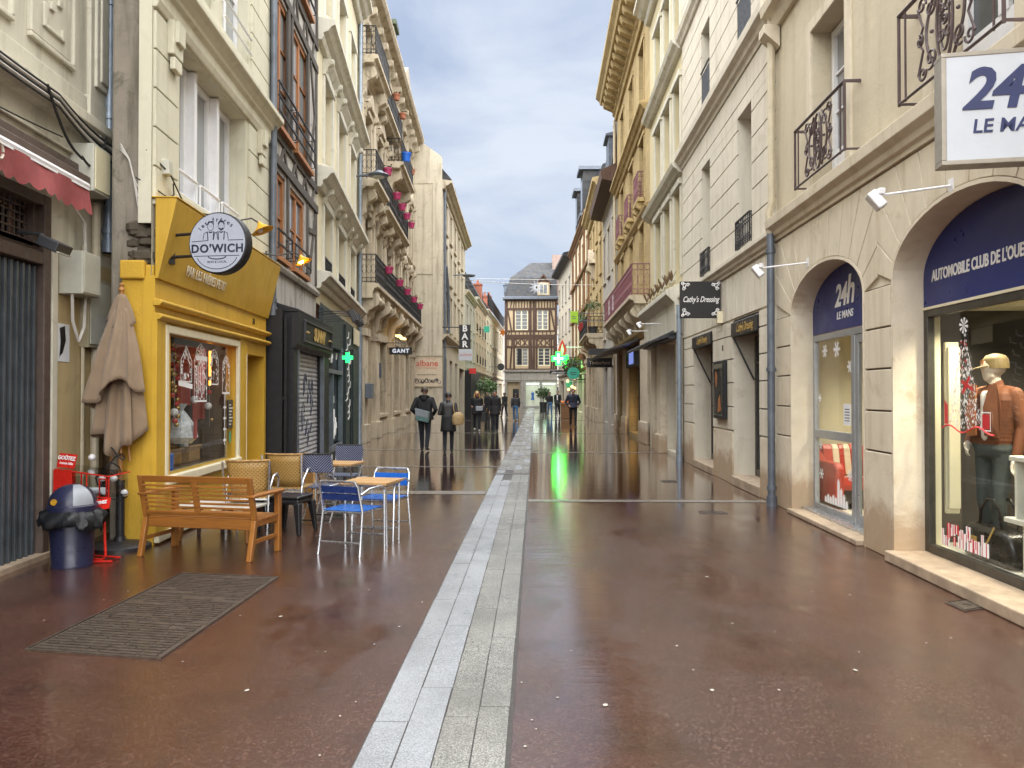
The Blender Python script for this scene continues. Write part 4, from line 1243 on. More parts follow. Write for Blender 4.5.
# black shopfront box
m = B.mb()
s0, s1, so = .06, 3.45, .33
wall(m, s0, s1, 0, 2.98, [(.42, 2.8, .22, 2.36, .14)], body=0, o=so)
m.poly([(s0, so, 0), (s0, 0, 0), (s0, 0, 2.98), (s0, so, 2.98)]); m.poly([(s1, so, 0), (s1, 0, 0), (s1, 0, 2.98), (s1, so, 2.98)])
m.ext([(0, 2.98), (so+.12, 2.98), (so+.12, 3.03), (so, 3.06), (0, 3.16)], s0-.03, s1+.03, 'u')
m.box(s0-.01, .36, so-.01, so+.04, .3, 2.36); m.box(2.86, s1+.01, so-.01, so+.04, .3, 2.36)
m.ext([(so-.01, 2.36), (so+.05, 2.36), (so+.1, 2.44), (so+.12, 2.98), (so-.01, 2.98)], s0-.02, s1+.02, 'u')
m.build('shopfront', 'black_paint', B.o, bevel=.01)
m = B.mb()
for (a, b, c, d) in [(.5, 3.3, 2.5, 2.535), (.5, 3.3, 2.86, 2.895), (.5, .535, 2.535, 2.86), (3.265, 3.3, 2.535, 2.86)]: m.box(a, b, so+.1, so+.15, c, d)
m.build('sign_moulding', 'charcoal', B.o, bevel=.008)
m = B.mb(); m.box(s0-.02, .40, -.02, so+.06, 0, .3); m.box(2.84, s1+.02, -.02, so+.06, 0, .3); m.box(.40, 2.84, -.02, so+.03, 0, .2); m.build('stone_plinth', 'kerb_stone', B.o, bevel=.012)
m = B.mb(); m.box(.36, .46, so-.02, so+.05, .2, 2.4); m.box(2.76, 2.86, so-.02, so+.05, .2, 2.4); m.build('shutter_rail', 'zinc_dark', B.o)
m = B.mb()
zc = .34
while zc < 2.34:
    m.ext([(so-.12, zc), (so-.085, zc+.004), (so-.075, zc+.03), (so-.085, zc+.078), (so-.12, zc+.082)], .44, 2.78, 'u'); zc += .084
sh = m.build('roller_shutter', 'shutter', B.o)
m = B.mb(); m.box(.42, 2.8, so-.13, so-.06, .2, .34); m.build('shutter_foot', 'zinc_dark', B.o)
m = B.mb()
random.seed(5)
for k in range(16):   # sprayed tag in loops on the shutter
    u = random.uniform(1.3, 2.2); z = random.uniform(.7, 1.9); r_ = random.uniform(.05, .14)
    m.tube([(u+r_*math.cos(t*.6), so-.071, z+r_*1.4*math.sin(t*.6*1.3)) for t in range(9)], .008, 3)
m.build('graffiti', 'sign_ink', sh)
t_ = text('SUNNY', .34, 'letter_gold', B.o, wall_mtx(B, 1.95, so+.125, 2.69), name='sign_lettering', offset=.012, shear=.2)
m = B.mb(); 
for u in (.78, 3.1): m.tube([(u-.12, so+.13, 2.69), (u+.12, so+.13, 2.69)], .02, 4)
m.build('sign_ornament', 'letter_gold', B.o)
for k, u in enumerate((2.35, 2.75, 3.25)):
    g = empty('spotlight', tuple(B.world(u, so+.1, 3.12)), B.rz, ['black spotlight on a long arm over the gilt sign, nearest', 'black spotlight on a long arm over the gilt sign, middle one', 'black drooping spotlight at the far end of the gilt sign'][k], 'spotlight', 'black arm spotlights over the shuttered shop')
    m = MB(-1); m.tube([(0, -.1, .1), (-.05, .2, .12), (0, .55, .1)], .012, 5); m.tube([(0, -.1, .0), (0, .3, .02)], .01, 5); m.build('arm', 'black_iron', g)
    m = MB(-1); m.obox((0, .6, .03), (.07, .06, .13), Matrix.Rotation(R(25), 3, 'X')); m.build('head', 'black_plastic', g, bevel=.015)
m = B.mb(); m.box(-.13, .0, -.05, .22, 0, 3.0); m.tube([(-.05, .26, .3), (-.05, .26, 2.9)], .035, 6); m.box(-.1, .02, .2, .26, 1.5, 1.56); m.build('black_pilaster', 'black_paint', B.o)

# ---------------------------------------------------------------- ornate ivory house with the dark green shop
B = Facade('ivory_house', (-4.743, 16.47), (-5.7, 24.46), 'L', 'ivory house with ornate cornices and tall pale windows beside the timber house')
L = B.L
cols_ = [(.95, 2.2), (3.3, 4.75), (5.9, 7.1)]
rowsz = [(4.35, 5.95), (6.85, 8.95), (10.3, 12.3)]
hol = [(a, b, c, d, .3) for a, b in cols_ for c, d in rowsz]
m = B.mb(); wall(m, 0, L, 3.6, 14.2, hol, depth=.3); m.build('wall', 'ivory_house', B.o)
m = B.mb()
for z, k in ((3.92, 1.6), (6.15, 1.9), (9.4, 2.0), (13.6, 2.4)): cornice(m, 0, L, z, scaled(CORN, k, k*.75))
for a, b in cols_:
    for (c, d) in rowsz:
        m.box(a-.17, a-.0, -.01, .05, c, d); m.box(b, b+.17, -.01, .05, c, d); m.box(a-.2, b+.2, -.01, .08, d, d+.18); m.box(a-.22, b+.22, -.01, .12, c-.12, c)
    for c in (6.85, 10.3):
        m.box(a-.2, b+.2, -.01, .16, c-.1, c-.02); m.box(a-.15, b+.15, -.01, .09, c-.42, c-.1)
    for d in (5.95, 8.95):
        for u in (a-.1, b+.1): console(m, u, .14, .26, d+.36, .32)
        m.ext([(.0, d+.18), (.08, d+.2), (.2, d+.36), (0, d+.42)], a-.1, b+.1, 'u')
m.build('stone_trim', 'ivory_trim', B.o, bevel=.01)
for a, b in cols_:
    for c, d in rowsz: window(B, a+.02, b-.02, c+.02, d-.02, .25, 'white_paint', 2, 2, .07, 'pane_pale')
    m = B.mb(); railing(m, a, b, .02, 4.36, 4.8, .12, .009, False, fancy=False); m.build('window_guard', 'black_iron', B.o)
downpipe(B, 7.95, .1, 0, 14, .06, 'zinc', 6)
# shop
m = B.mb()
wall(m, .05, 7.8, 0, 3.62, [(.4, 3.6, .35, 2.1, .12), (.4, 3.6, 2.2, 2.75, .12), (5.1, 5.9, .05, 2.9, .4)], body=0, o=.08)
m.box(.0, .16, .06, .16, .0, 3.5); m.box(4.1, 5.0, .06, .14, 0, 3.5)
m.box(6.1, 7.6, .06, .11, 0, 2.95)
m.build('shopfront', 'teal_black', B.o, bevel=.01)
m = B.mb(); m.box(6.1, 7.5, .11, .14, 3.1, 3.58); m.build('sign_board', 'ivory_house', B.o)
m = B.mb(); m.box(.4, 3.6, -.03, .12, .2, .35); m.box(.36, .42, .0, .12, .3, 2.8); m.box(3.58, 3.64, 0, .12, .3, 2.8); m.box(.4, 3.6, 0, .12, 2.1, 2.2); m.box(1.9, 1.96, 0, .11, .3, 2.1)
wf = m.build('display_window', 'zinc_dark', B.o)
m = B.mb(); m.poly([(.4, -.02, .35), (3.6, -.02, .35), (3.6, -.02, 2.75), (.4, -.02, 2.75)]); m.build('pane', 'glass', wf, fix=False)
m = B.mb(); m.box(.3, 3.7, -1.3, -1.28, .2, 2.9); m.box(.3, .32, -1.28, -.06, .2, 2.9); m.box(3.68, 3.7, -1.28, -.06, .2, 2.9); m.box(.3, 3.7, -1.28, -.06, .2, .3); m.box(.3, 3.7, -1.28, -.06, 2.85, 2.9); m.build('shop_interior', 'mould_black', B.o)
m = B.mb(); m.box(.5, 3.4, -1.27, -1.24, .5, 2.2); m.build('green_reflection_glow', 'green_glow', B.o)  # added glowing sheet, stands for the green reflected in the shop glass
m = B.mb(); m.box(5.1, 5.9, -.36, -.33, .05, 2.9); m.build('door', 'black_paint', B.o)
random.seed(9)
m = B.mb()
for k in range(26):
    u = random.uniform(.5, 3.4); z = random.uniform(.6, 2.6); r_ = random.uniform(.05, .16)
    m.tube([(u+r_*math.cos(t*.7), -.012, z+r_*1.6*math.sin(t*.7*1.4)) for t in range(8)], .014, 3)
for k in range(14):
    u = 4.2+.75*random.random(); z = .9+2.4*k/14
    m.tube([(u-.2, .15, z), (u+.12, .15, z+.06), (u+.16, .15, z+.2)], .025, 3)
m.build('white_window_scrawl', 'letter_white', B.o)
g = empty('green_cross_sign', tuple(B.world(1.1, .55, 2.45)), 0, 'small glowing green cross sign in front of the dark green shop', 'cross sign')
def cross(m, s, t, y0, y1):
    m.ext([(-t, -s), (t, -s), (t, -t), (s, -t), (s, t), (t, t), (t, s), (-t, s), (-t, t), (-s, t), (-s, -t), (-t, -t)], y0, y1, 'o')
m = MB(); cross(m, .12, .042, -.03, .03); m.build('glowing_cross', 'neon_small', g)
m = MB(); m.tube([(0, 0, .1), (-.2, .06, .12), (-.5, .1, .12)], .012, 5); m.build('bracket', 'black_iron', g)
g = empty('street_lamp', tuple(B.world(7.6, .1, 8.55)), 0, 'grey oval street lantern on a short arm high on the ivory house', 'street lamp')
m = MB(); m.tube([(-.1, 0, 0), (.35, 0, .06)], .035, 8); m.build('arm', 'zinc_dark', g)
m = MB(); m.ball((.62, 0, .03), .34, 16, (1, 1, .2)); m.lathe((.62, 0, .08), [(.2, 0), (.14, .08), (.01, .1)], 14); m.build('hood', 'zinc_dark', g, smooth=True)
m = MB(); m.ball((.62, 0, -.035), .2, 14, (1, 1, .2)); m.build('lens', 'box_grey', g, smooth=True)

# ---------------------------------------------------------------- balconied stone building
B = Facade('balcony_building', (-5.7, 24.46), (-6.5, 40.3), 'L', 'long carved stone building with black iron balconies and pink flower pots')
S = B; L = B.L
gfh = [(1.2, 2.4, .0, 3.55, .4), (4.0, 5.9, .85, 3.6, .4), (8.3, 10.2, .85, 3.7, .4), (12.4, 14.4, .85, 3.7, .4)]
ups = [(k*2.6+1.0, k*2.6+2.2) for k in range(6)]
hol = gfh+[(a, b, c, d, .3) for a, b in ups for c, d in ((5.25, 7.75), (8.75, 11.2), (12.75, 14.3))]
m = B.mb(); wall(m, 0, L, 0, 15.2, hol, body=7); m.build('wall', 'ashlar', B.o)
m = B.mb()
for (a, b, c, d, e) in gfh[1:]:
    m.box(a-.3, b+.3, -.01, .1, 0, .7); m.box(a-.35, b+.35, -.01, .16, .7, .84); m.box(a-.25, a, -.01, .1, .84, d+.2); m.box(b, b+.25, -.01, .1, .84, d+.2); m.box(a-.3, b+.3, -.01, .14, d+.02, d+.3)
for u in (.5, 3.1, 7.1, 11.3, 15.2):
    m.box(u-.38, u+.38, -.01, .22, 0, 3.5); m.box(u-.45, u+.45, -.01, .3, 0, .6); m.box(u-.45, u+.45, -.01, .3, 3.5, 3.75)
    console(m, u, .6, .62, 4.95, 1.2)
for u in (1.8, 4.95, 9.2, 13.4): console(m, u, .4, .6, 4.95, .8)
m.box(0, L, -.01, .5, 4.72, 4.95)
for z, k in ((8.1, 1.2), (12.2, 1.2)): cornice(m, 0, L, z, scaled(CORN, k, k*.8))
cornice(m, 0, L+.1, 14.5, [(-.02, 0), (.1, 0), (.14, .12), (.34, .3), (.4, .42), (.62, .5), (.7, .62), (.7, .72), (.1, .85), (-.02, .85)])
for a, b in ups:
    for (c, d) in ((5.25, 7.75), (8.75, 11.2), (12.75, 14.3)):
        m.box(a-.24, a, -.01, .09, c, d); m.box(b, b+.24, -.01, .09, c, d); m.box(a-.28, b+.28, -.01, .15, d, d+.22)
    m.ext([(a-.3, 11.42), (b+.3, 11.42), ((a+b)/2, 11.95)], -.01, .24, 'o'); m.ext([(a-.3, 7.97), (b+.3, 7.97), ((a+b)/2, 8.3)], -.01, .22, 'o')
    for u in (a-.12, b+.12):
        console(m, u, .2, .32, 7.95, .5); console(m, u, .2, .32, 11.42, .5); console(m, u, .22, .5, 14.62, .6)
for u in [k*2.6+.3 for k in range(7)]: m.box(u-.22, u+.22, -.01, .12, 5.2, 14.4)
m.build('carved_trim', 'carved_stone', B.o, bevel=.014)
for (a, b, c, d, e) in gfh[1:]: window(B, a+.02, b-.02, c, d-.02, .38, 'black_paint', 2, 2, .06, 'pane_dark')
m = B.mb(); m.box(1.2, 2.4, -.4, -.36, 0, 3.55); m.build('door', 'black_paint', B.o)
for a, b in ups:
    for (c, d) in ((5.25, 7.75), (8.75, 11.2), (12.75, 14.3)): window(B, a+.02, b-.02, c, d-.02, .26, 'ivory_paint', 2, 3, .06, 'pane')
def balcony(B, u0, u1, z, o, mat='black_iron', stone='carved_stone', cons=(), step=.13, h=.95, lab=None, soff=.0):
    m = B.mb(); m.ext([(-.02, z-.26), (o-.1, z-.26), (o-.06, z-.16), (o+.05, z-.12), (o+.05, z), (-.02, z)], u0-.05, u1+.05, 'u')
    b = m.build('balcony', stone, B.o, bevel=.01)
    for (u, w, hh) in cons:
        mm = B.mb(); console(mm, u, w, o-.1, z-.26, hh); mm.build('console', stone, b, bevel=.012)
    m = B.mb(); railing(m, u0, u1, o-.03, z, z+h, step, .009); m.build('railing', mat, b)
    return b
balcony(B, .05, 15.3, 5.2, .62)
balcony(B, .05, 2.6, 8.62, .62, cons=[(.4, .3, .9), (2.2, .3, .9)])
balcony(B, 2.95, 9.6, 8.42, .58, cons=[(3.3, .3, .8), (5.2, .3, .8), (7.3, .3, .8), (9.2, .3, .8)])
balcony(B, .05, 3.2, 12.68, .6, cons=[(.4, .3, 1.0), (2.7, .3, 1.0)])
balcony(B, 6.0, 10.2, 11.0, .72, cons=[(6.4, .3, 1.0), (9.8, .3, 1.0)])
balcony(B, 3.3, 8.0, 12.3, .5, cons=[(3.8, .3, .6), (7.6, .3, .6)])
m = B.mb(); m.ext([(.1, 15.3), (-.9, 18.0), (-4.5, 18.6), (-7, 15.3)], 0, L, 'u'); m.build('roof', 'slate', B.o)
m = B.mb(); m.box(2.2, 2.9, -.3, .25, 15.3, 16.7); m.box(6.0, 6.7, -.3, .25, 15.3, 16.6); m.build('dormer', 'zinc', B.o)
m = B.mb(); m.box(8.1, 9.0, -1.2, .1, 15.3, 17.6); m.box(8.0, 9.1, -1.3, .2, 17.6, 17.8); m.build('chimney', 'moss', B.o)
m = B.mb(); m.ext([(8.6, 14.9), (11.6, 14.9), (11.2, 15.9), (10.1, 16.6), (9.0, 15.9)], .0, .5, 'o'); m.build('gable_front', 'carved_stone', B.o, bevel=.02)
downpipe(B, .12, .1, 0, 4.8, .05, 'zinc_dark', 3)
def pot(p, mat, lab, r=.16, h=.24, grp='flower pots along the iron balconies', plant=True):
    g = empty('flower_pot', tuple(p), random.random(), lab, 'flower pot', grp)
    m = MB(); m.lathe((0, 0, 0), [(r*.72, 0), (r*.95, h*.8), (r*1.08, h*.8), (r*1.08, h), (r*.95, h), (r*.9, h*.85), (0, h*.85)], 10); m.build('pot', mat, g, smooth=True)
    if plant:
        m = MB()
        for i in range(16):
            a, t = random.random()*6.28, random.random()
            x, y, z = r*t*math.cos(a), r*t*math.sin(a), h*.85+random.uniform(0, .1)
            m.add([(x, y, z), (x+.05*math.cos(a+1), y+.05*math.sin(a+1), z+.05), (x+.09*math.cos(a), y+.09*math.sin(a), z+.03), (x+.05*math.cos(a-1), y+.05*math.sin(a-1), z+.06)], [(0, 1, 2, 3)])
        m.build('foliage', 'leaf_dry', g, fix=False)
for k, u in enumerate((2.2, 5.3, 7.9, 10.6, 13.4)):
    pot(B.world(u, .72, 5.85), 'pot_pink', ['nearest pink pot', 'second pink pot', 'third pink pot', 'fourth pink pot', 'farthest pink pot'][k]+' on the rail of the long lowest balcony')
for k, (u, z) in enumerate(((1.7, 9.2), (4.2, 9.0), (5.9, 9.0), (7.5, 9.0), (9.2, 9.0))):
    pot(B.world(u, .74, z), 'pot_pink', ['pink pot on the short balcony beside the street lantern', 'nearest pink pot on the middle balcony', 'second pink pot on the middle balcony', 'third pink pot on the middle balcony', 'last pink pot on the middle balcony'][k])
pot(B.world(6.2, .85, 11.05), 'pot_blue', 'bright blue pot on the highest side balcony', .2, .36)
for k, (u, z) in enumerate(((4.6, 12.95), (6.6, 12.95), (10.1, 11.65))):
    pot(B.world(u, .66, z), 'terracotta', ['terracotta pot nearest on the upper rail', 'terracotta pot farther along the upper rail', 'terracotta pot at the far end of the high side balcony'][k], .15, .22)
# hanging black sign, post box, plates
g = empty('hanging_sign', tuple(B.world(5.4, .75, 3.3)), 0, 'small black hanging sign lettered GANT in white under the stone balcony', 'shop sign')
m = MB(); m.box(-.45, .45, -.03, .03, -.14, .14); m.build('board', 'sign_black', g)
text('GANT', .21, 'sign_lit_white', g, front_mtx(0, -.034, 0), offset=.008, spacing=1.25)
m = MB(); m.tube([(-.2, 0, .14), (-.2, 0, .5)], .015, 5); m.tube([(-.75, 0, .32), (.2, 0, .32)], .015, 5); m.build('bracket', 'black_iron', g)
for k, u in enumerate((6.6, 8.0)):
    m = B.mb(); m.obox((u, .52, 3.98), (.36, .1, .035), Matrix.Identity(3)); o = m.build('ceiling_lamp', 'shop_warm', label='warm lit strip lamp under the balcony, '+('nearer one' if k == 0 else 'farther one'), cat='lamp', group='warm strip lamps under the stone balcony'); o.location = (*B.P0, 0); o.rotation_euler = (0, 0, B.rz)
m = B.mb(); m.box(.25, .8, .22, .42, 1.45, 1.95); o = m.build('letter_box', 'zinc_dark', bevel=.02, label='grey letter box fixed to the first stone pier of the balconied building', cat='letter box'); o.location = (*B.P0, 0); o.rotation_euler = (0, 0, B.rz)
m = B.mb(); m.box(3.3, 3.75, .22, .235, 2.2, 2.75); o = m.build('wall_plate', 'sign_navy', label='small blue and white plate on the stone pier by the door', cat='plate'); o.location = (*B.P0, 0); o.rotation_euler = (0, 0, B.rz)

# ---------------------------------------------------------------- building with the blank gable
B = Facade('gable_building', (-4.85, 40.4), (-5.2, 58), 'L', 'tall pale building with a blank side wall carrying a painted billboard')
L = B.L
ups = [(1.6, 2.6), (4.4, 5.5), (7.4, 8.5), (10.4, 11.5), (13.4, 14.5)]
rows_ = [(5.3, 7.3), (8.1, 9.9), (10.6, 12.2)]
gfh = [(1.5, 2.9, .1, 3.6, .4), (4.6, 6.4, .1, 3.6, .4), (8.4, 10.2, .1, 3.6, .4), (12.0, 16.4, .1, 3.4, .5)]
m = B.mb(); wall(m, 0, L, 0, 13.1, [(a, b, c, d, .25) for a, b in ups for c, d in rows_]+gfh, body=8); m.build('wall', 'pale_front', B.o)
m = B.mb(); m.box(-.02, .0, -8, -.02, 0, 13.1); m.ext([(-.03, 13.1), (-.03, 14.3), (-1.4, 15.3), (-4.5, 16.7), (-8, 13.1)], -.02, .35, 'u'); m.box(-.1, .4, -1.5, .0, 14.3, 14.4) if False else None; m.build('side_wall', 'gable_render', B.o)
m = B.mb(); m.box(-.05, .0, -2.2, -.02, 12.85, 13.0); m.box(-.05, 0, -2.2, -.02, 8.0, 8.1); m.box(-.08, -.02, -.5, .02, .0, 12.9); m.box(-.05, 0, -1.9, -.9, 3.2, 3.45); m.build('side_ledge', 'gable_render', B.o)
m = B.mb()
for k in range(14): m.box(-.035-.01*(k % 3), 0, -1.7+.25*(k % 5)-.1, -1.7+.25*(k % 5)+.12, .1+.38*(k//5), .4+.38*(k//5))
m.build('bare_stone_patch', 'old_plaster', B.o, bevel=.02)
m = B.mb(); cornice(m, 0, L, 4.5, scaled(CORN, 1.4, 1.0)); cornice(m, 0, L, 12.6, scaled(CORN, 2.6, 1.4))
for a, b in ups:
    for c, d in rows_: m.box(a-.15, b+.15, -.01, .12, c-.14, c); m.box(a-.12, a, -.01, .05, c, d); m.box(b, b+.12, -.01, .05, c, d); m.box(a-.15, b+.15, -.01, .08, d, d+.15)
m.build('stone_trim', 'carved_stone', B.o)
for a, b in ups:
    for c, d in rows_: window(B, a, b, c, d, .2, 'ivory_paint', 2, 2, .07, 'pane')
for (a, b, c, d, e) in gfh: window(B, a+.02, b-.02, c, d-.02, .35, 'black_paint', 2, 2, .08, 'pane_dark', name='shop_window')
m = B.mb(); m.ext([(.5, 13.1), (.45, 13.2), (-1.2, 15.1), (-4.4, 16.6), (-8, 13.1)], .3, L, 'u'); m.build('roof', 'slate', B.o)
m = B.mb(); m.ext([(.05, 12.0), (1.5, 12.0), (1.5, 12.25), (.05, 13.1)], 9, 14, 'u') if False else m.box(7, 8, -.4, .1, 13.3, 14.5); m.build('dormer', 'zinc_dark', B.o)
m = B.mb(); m.box(.1, 1.3, -3.0, -1.6, 15, 16.0); m.lathe((.7, -2.3, 16.0), [(.2, 0), (.16, .5)], 8); m.build('chimney', 'moss', B.o)
downpipe(B, .5, .1, .2, 12.6, .07, 'zinc_dark', 5)
m = B.mb(); m.tube([(1.0, .12, 8.6), (1.6, .14, 7.8), (2.2, .14, 6.4), (2.3, .14, 5.0)], .09, 6); m.build('flue_pipe', 'zinc_dark', B.o, smooth=True)
downpipe(B, -.12, -1.62, 0, 4.0, .08, 'zinc_dark', 3)
g = empty('painted_billboard', (-5.63, 40.33, 2.8), 0, 'cream painted billboard with red lettering on the blank side wall', 'billboard')
m = MB(); m.box(-.78, .78, -.03, .04, -.78, .78); m.build('board', 'sign_cream', g)
text('albane', .46, 'letter_red', g, front_mtx(0, -.034, .42), offset=.004)
text('F A M I L L E', .1, 'letter_red', g, front_mtx(.2, -.034, .67)); text('coiffure  esthétique  bronzage', .085, 'letter_red', g, front_mtx(0, -.034, .19))
text('38 rue des carmes Rouen', .1, 'sign_ink', g, front_mtx(0, -.034, -.17))
random.seed(21)
m = MB()
for k in range(15):
    x = -.62+k*.088; r_ = random.uniform(.06, .14)
    m.tube([(x+r_*math.cos(t*.8+k), -.037, -.5+r_*1.2*math.sin(t*.8*1.3)) for t in range(7)], .014, 3)
m.build('graffiti', 'sign_ink', g)
m = MB(); m.box(-.82, .82, -.05, .05, .78, .84); m.box(-.82, .82, -.05, .05, -.84, -.78); m.build('frame', 'box_side', g)
g = empty('vertical_sign', (-3.62, 40.3, 4.0), 0, 'tall black sign lettered BAR on an iron bracket', 'bar sign')
m = MB(); m.box(-.3, .3, -.05, .05, 0, 1.28); m.build('board', 'sign_black', g)
for k, ch in enumerate('BAR'): text(ch, .46, 'letter_white', g, front_mtx(0, -.054, 1.07-.42*k), offset=.015)
m = MB(); m.tube([(-1.2, 0, 1.15), (-.3, 0, 1.15)], .03, 5); m.tube([(-1.2, 0, .1), (-.3, 0, .1)], .03, 5); m.build('bracket', 'black_iron', g)
g = empty('lower_sign', (-3.58, 40.25, 3.68), 0, 'white square sign with faded red script under the tall bar sign', 'bar sign')
m = MB(); m.box(-.36, .36, -.05, .05, -.3, .3); m.build('board', 'sign_white', g)
text('Le bistrot', .16, 'letter_red', g, front_mtx(0, -.054, .0), shear=.3)
# =================================================================== RIGHT SIDE
random.seed(23)
RX = lambda y: (3.403+.012*y, y)
# ---------------------------------------------------------------- arched stone shop front
B = Facade('arched_shop_building', RX(2), RX(11.1), 'R', 'limestone building with two arched navy blue shop windows nearest on the right')
A1 = B; L = B.L
def arch_pts(uc, hw, zs, rise, n=20): return arc(uc, zs, hw, rise, 0, math.pi, n)   # from +u spring over the top to -u
archs = [(7.25, 1.15, 2.67, .52), (4.27, 1.14, 2.70, .55), (1.2, 1.15, 2.68, .53)]
ZB = 3.80   # underside of the string course
m = B.mb()
holes = [(uc-hw, uc+hw, -.01, zs+rise) for uc, hw, zs, rise in archs]
DEP = .27
wall(m, -3, L, 0, ZB, [], body=7) if False else None
for (a, b, c, d) in grid_rects(-3, L, 0, 4.1, holes): m.poly([(a, 0, c), (b, 0, c), (b, 0, d), (a, 0, d)])
for uc, hw, zs, rise in archs:
    ap = arch_pts(uc, hw, zs, rise)
    top = zs+rise
    for i in range(len(ap)-1):   # spandrels
        p, q = ap[i], ap[i+1]
        m.poly([(p[0], 0, p[1]), (q[0], 0, q[1]), (q[0], 0, top), (p[0], 0, top)])
m.poly([(L, 0, 0), (L, -7, 0), (L, -7, 14), (L, 0, 14)]); m.poly([(-3, 0, 0), (-3, -7, 0), (-3, -7, 14), (-3, 0, 14)])
m.poly([(-3, -7, 0), (L, -7, 0), (L, -7, 14), (-3, -7, 14)]); m.poly([(-3, 0, 14), (L, 0, 14), (L, -7, 14), (-3, -7, 14)])
m.build('lower_wall', 'limestone', B.o)
m = B.mb()   # reveals of the arches, smooth stone
for uc, hw, zs, rise in archs:
    ap = [(uc+hw, 0)]+arch_pts(uc, hw, zs, rise)+[(uc-hw, 0)]
    for i in range(len(ap)-1):
        p, q = ap[i], ap[i+1]
        m.poly([(p[0], .03, p[1]), (q[0], .03, q[1]), (q[0], -DEP-.06, q[1]), (p[0], -DEP-.06, p[1])])
    m2 = [(uc+hw+.035, 0)]+arch_pts(uc, hw+.035, zs, rise+.035)+[(uc-hw-.035, 0)]
    for i in range(len(ap)-1):
        p, q, r_, s_ = ap[i], ap[i+1], m2[i+1], m2[i]
        m.poly([(p[0], .03, p[1]), (q[0], .03, q[1]), (r_[0], .03, r_[1]), (s_[0], .03, s_[1])])
        m.poly([(s_[0], .03, s_[1]), (r_[0], .03, r_[1]), (r_[0], -.01, r_[1]), (s_[0], -.01, s_[1])])
m.build('arch_reveal', 'limestone_base', B.o)
# pier blocks with deep grooves; voussoirs fanning up to the string course
m = B.mb()
zs_ = [.0, 1.02, 1.43, 1.85, 2.26, 2.67]
bh = [(uc-hw-.04, uc+hw+.04, -.1, zs+rise+.04) for uc, hw, zs, rise in archs]
m1 = B.mb()
for (a, b) in [(L-.04 if False else 8.44, L), (5.45, 6.06), (2.39, 3.09), (-3, .01)]:
    m1.box(a+.008, b-.008, -.01, .028, .0, 1.012)
    for i in range(1, len(zs_)-1): m.box(a+.008, b-.008, -.01, .028, zs_[i]+.01, zs_[i+1]-.008)
m1.build('pier_foot', 'limestone_base', B.o, bevel=.008)
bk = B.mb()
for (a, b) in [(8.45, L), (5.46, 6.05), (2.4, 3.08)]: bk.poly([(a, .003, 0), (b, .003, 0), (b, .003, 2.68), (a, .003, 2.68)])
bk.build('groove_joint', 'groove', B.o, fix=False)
for k, (uc, hw, zs, rise) in enumerate(archs):
    nx = [(L, 5.755), (5.755, 2.74), (2.74, -.6)][k]
    n = 11
    for i in range(n):
        a0, a1 = math.pi*i/n, math.pi*(i+1)/n
        def pt(a, r=.04): return (uc+(hw+r)*math.cos(a), zs+(rise+r)*math.sin(a))
        def out(a):
            p = pt(a); d = (math.cos(a)*.75, math.sin(a)+.25)
            t = (ZB-.02-p[1])/d[1] if d[1] > 1e-3 else 9
            x = p[0]+d[0]*t
            lim = nx[0] if d[0] > 0 else nx[1]
            if (d[0] > 0 and x > lim) or (d[0] < 0 and x < lim):
                t = (lim-p[0])/d[0]; return (lim, p[1]+d[1]*t)
            return (x, ZB-.02)
        g = .006
        p0, p1 = pt(a0+g), pt(a1-g); o0, o1 = out(a0+g), out(a1-g)
        poly = [p0, o0]
        if abs(o0[0]-nx[0]) < 1e-6 and abs(o1[0]-nx[0]) > 1e-6: poly.append((nx[0], ZB-.02))
        if abs(o1[0]-nx[1]) < 1e-6 and abs(o0[0]-nx[1]) > 1e-6: poly.append((nx[1], ZB-.02))
        poly += [o1, pt((a0+a1)/2) if False else p1]
        mid = pt((a0+a1)/2)
        poly.append(mid)
        m.ext(poly, -.01, .026, 'o')
m.build('stone_block', 'limestone', B.o, bevel=.006)
m = B.mb()
wall(m, -3, L, 4.1, 14, [(6.55, 7.62, 4.16, 6.15, .32), (3.5, 4.65, 4.16, 6.15, .32), (.5, 1.6, 4.16, 6.15, .32), (6.55, 7.62, 7.4, 9.3, .32), (3.5, 4.65, 7.4, 9.3, .32), (.5, 1.6, 7.4, 9.3, .32), (6.55, 7.62, 10.4, 12.2, .32), (3.5, 4.65, 10.4, 12.2, .32)], body=0)
m.build('upper_wall', 'roughcast', B.o)
m = B.mb()
cornice(m, -3, L, ZB, [(-.02, 0), (.05, 0), (.05, .05), (.09, .07), (.1, .13), (.17, .18), (.18, .3), (.02, .34), (-.02, .34)])
cornice(m, -3, L, 6.85, [(-.02, 0), (.06, 0), (.1, .08), (.12, .16), (.22, .2), (.24, .34), (.02, .4), (-.02, .4)])
for a, b in ((6.55, 7.62), (3.5, 4.65), (.5, 1.6)):
    m.box(a-.16, a, -.01, .03, 4.15, 6.3); m.box(b, b+.16, -.01, .03, 4.15, 6.3); m.box(a, b, -.01, .03, 6.15, 6.3)
m.build('string_course', 'limestone', B.o, bevel=.008)
for a, b in ((6.55, 7.62), (3.5, 4.65), (.5, 1.6)):
    for c, d in ((4.16, 6.15), (7.4, 9.3), (10.4, 12.2)): window(B, a+.02, b-.02, c, d-.02, .26, 'white_paint', 2, 3, .085, 'pane', panel=.35)
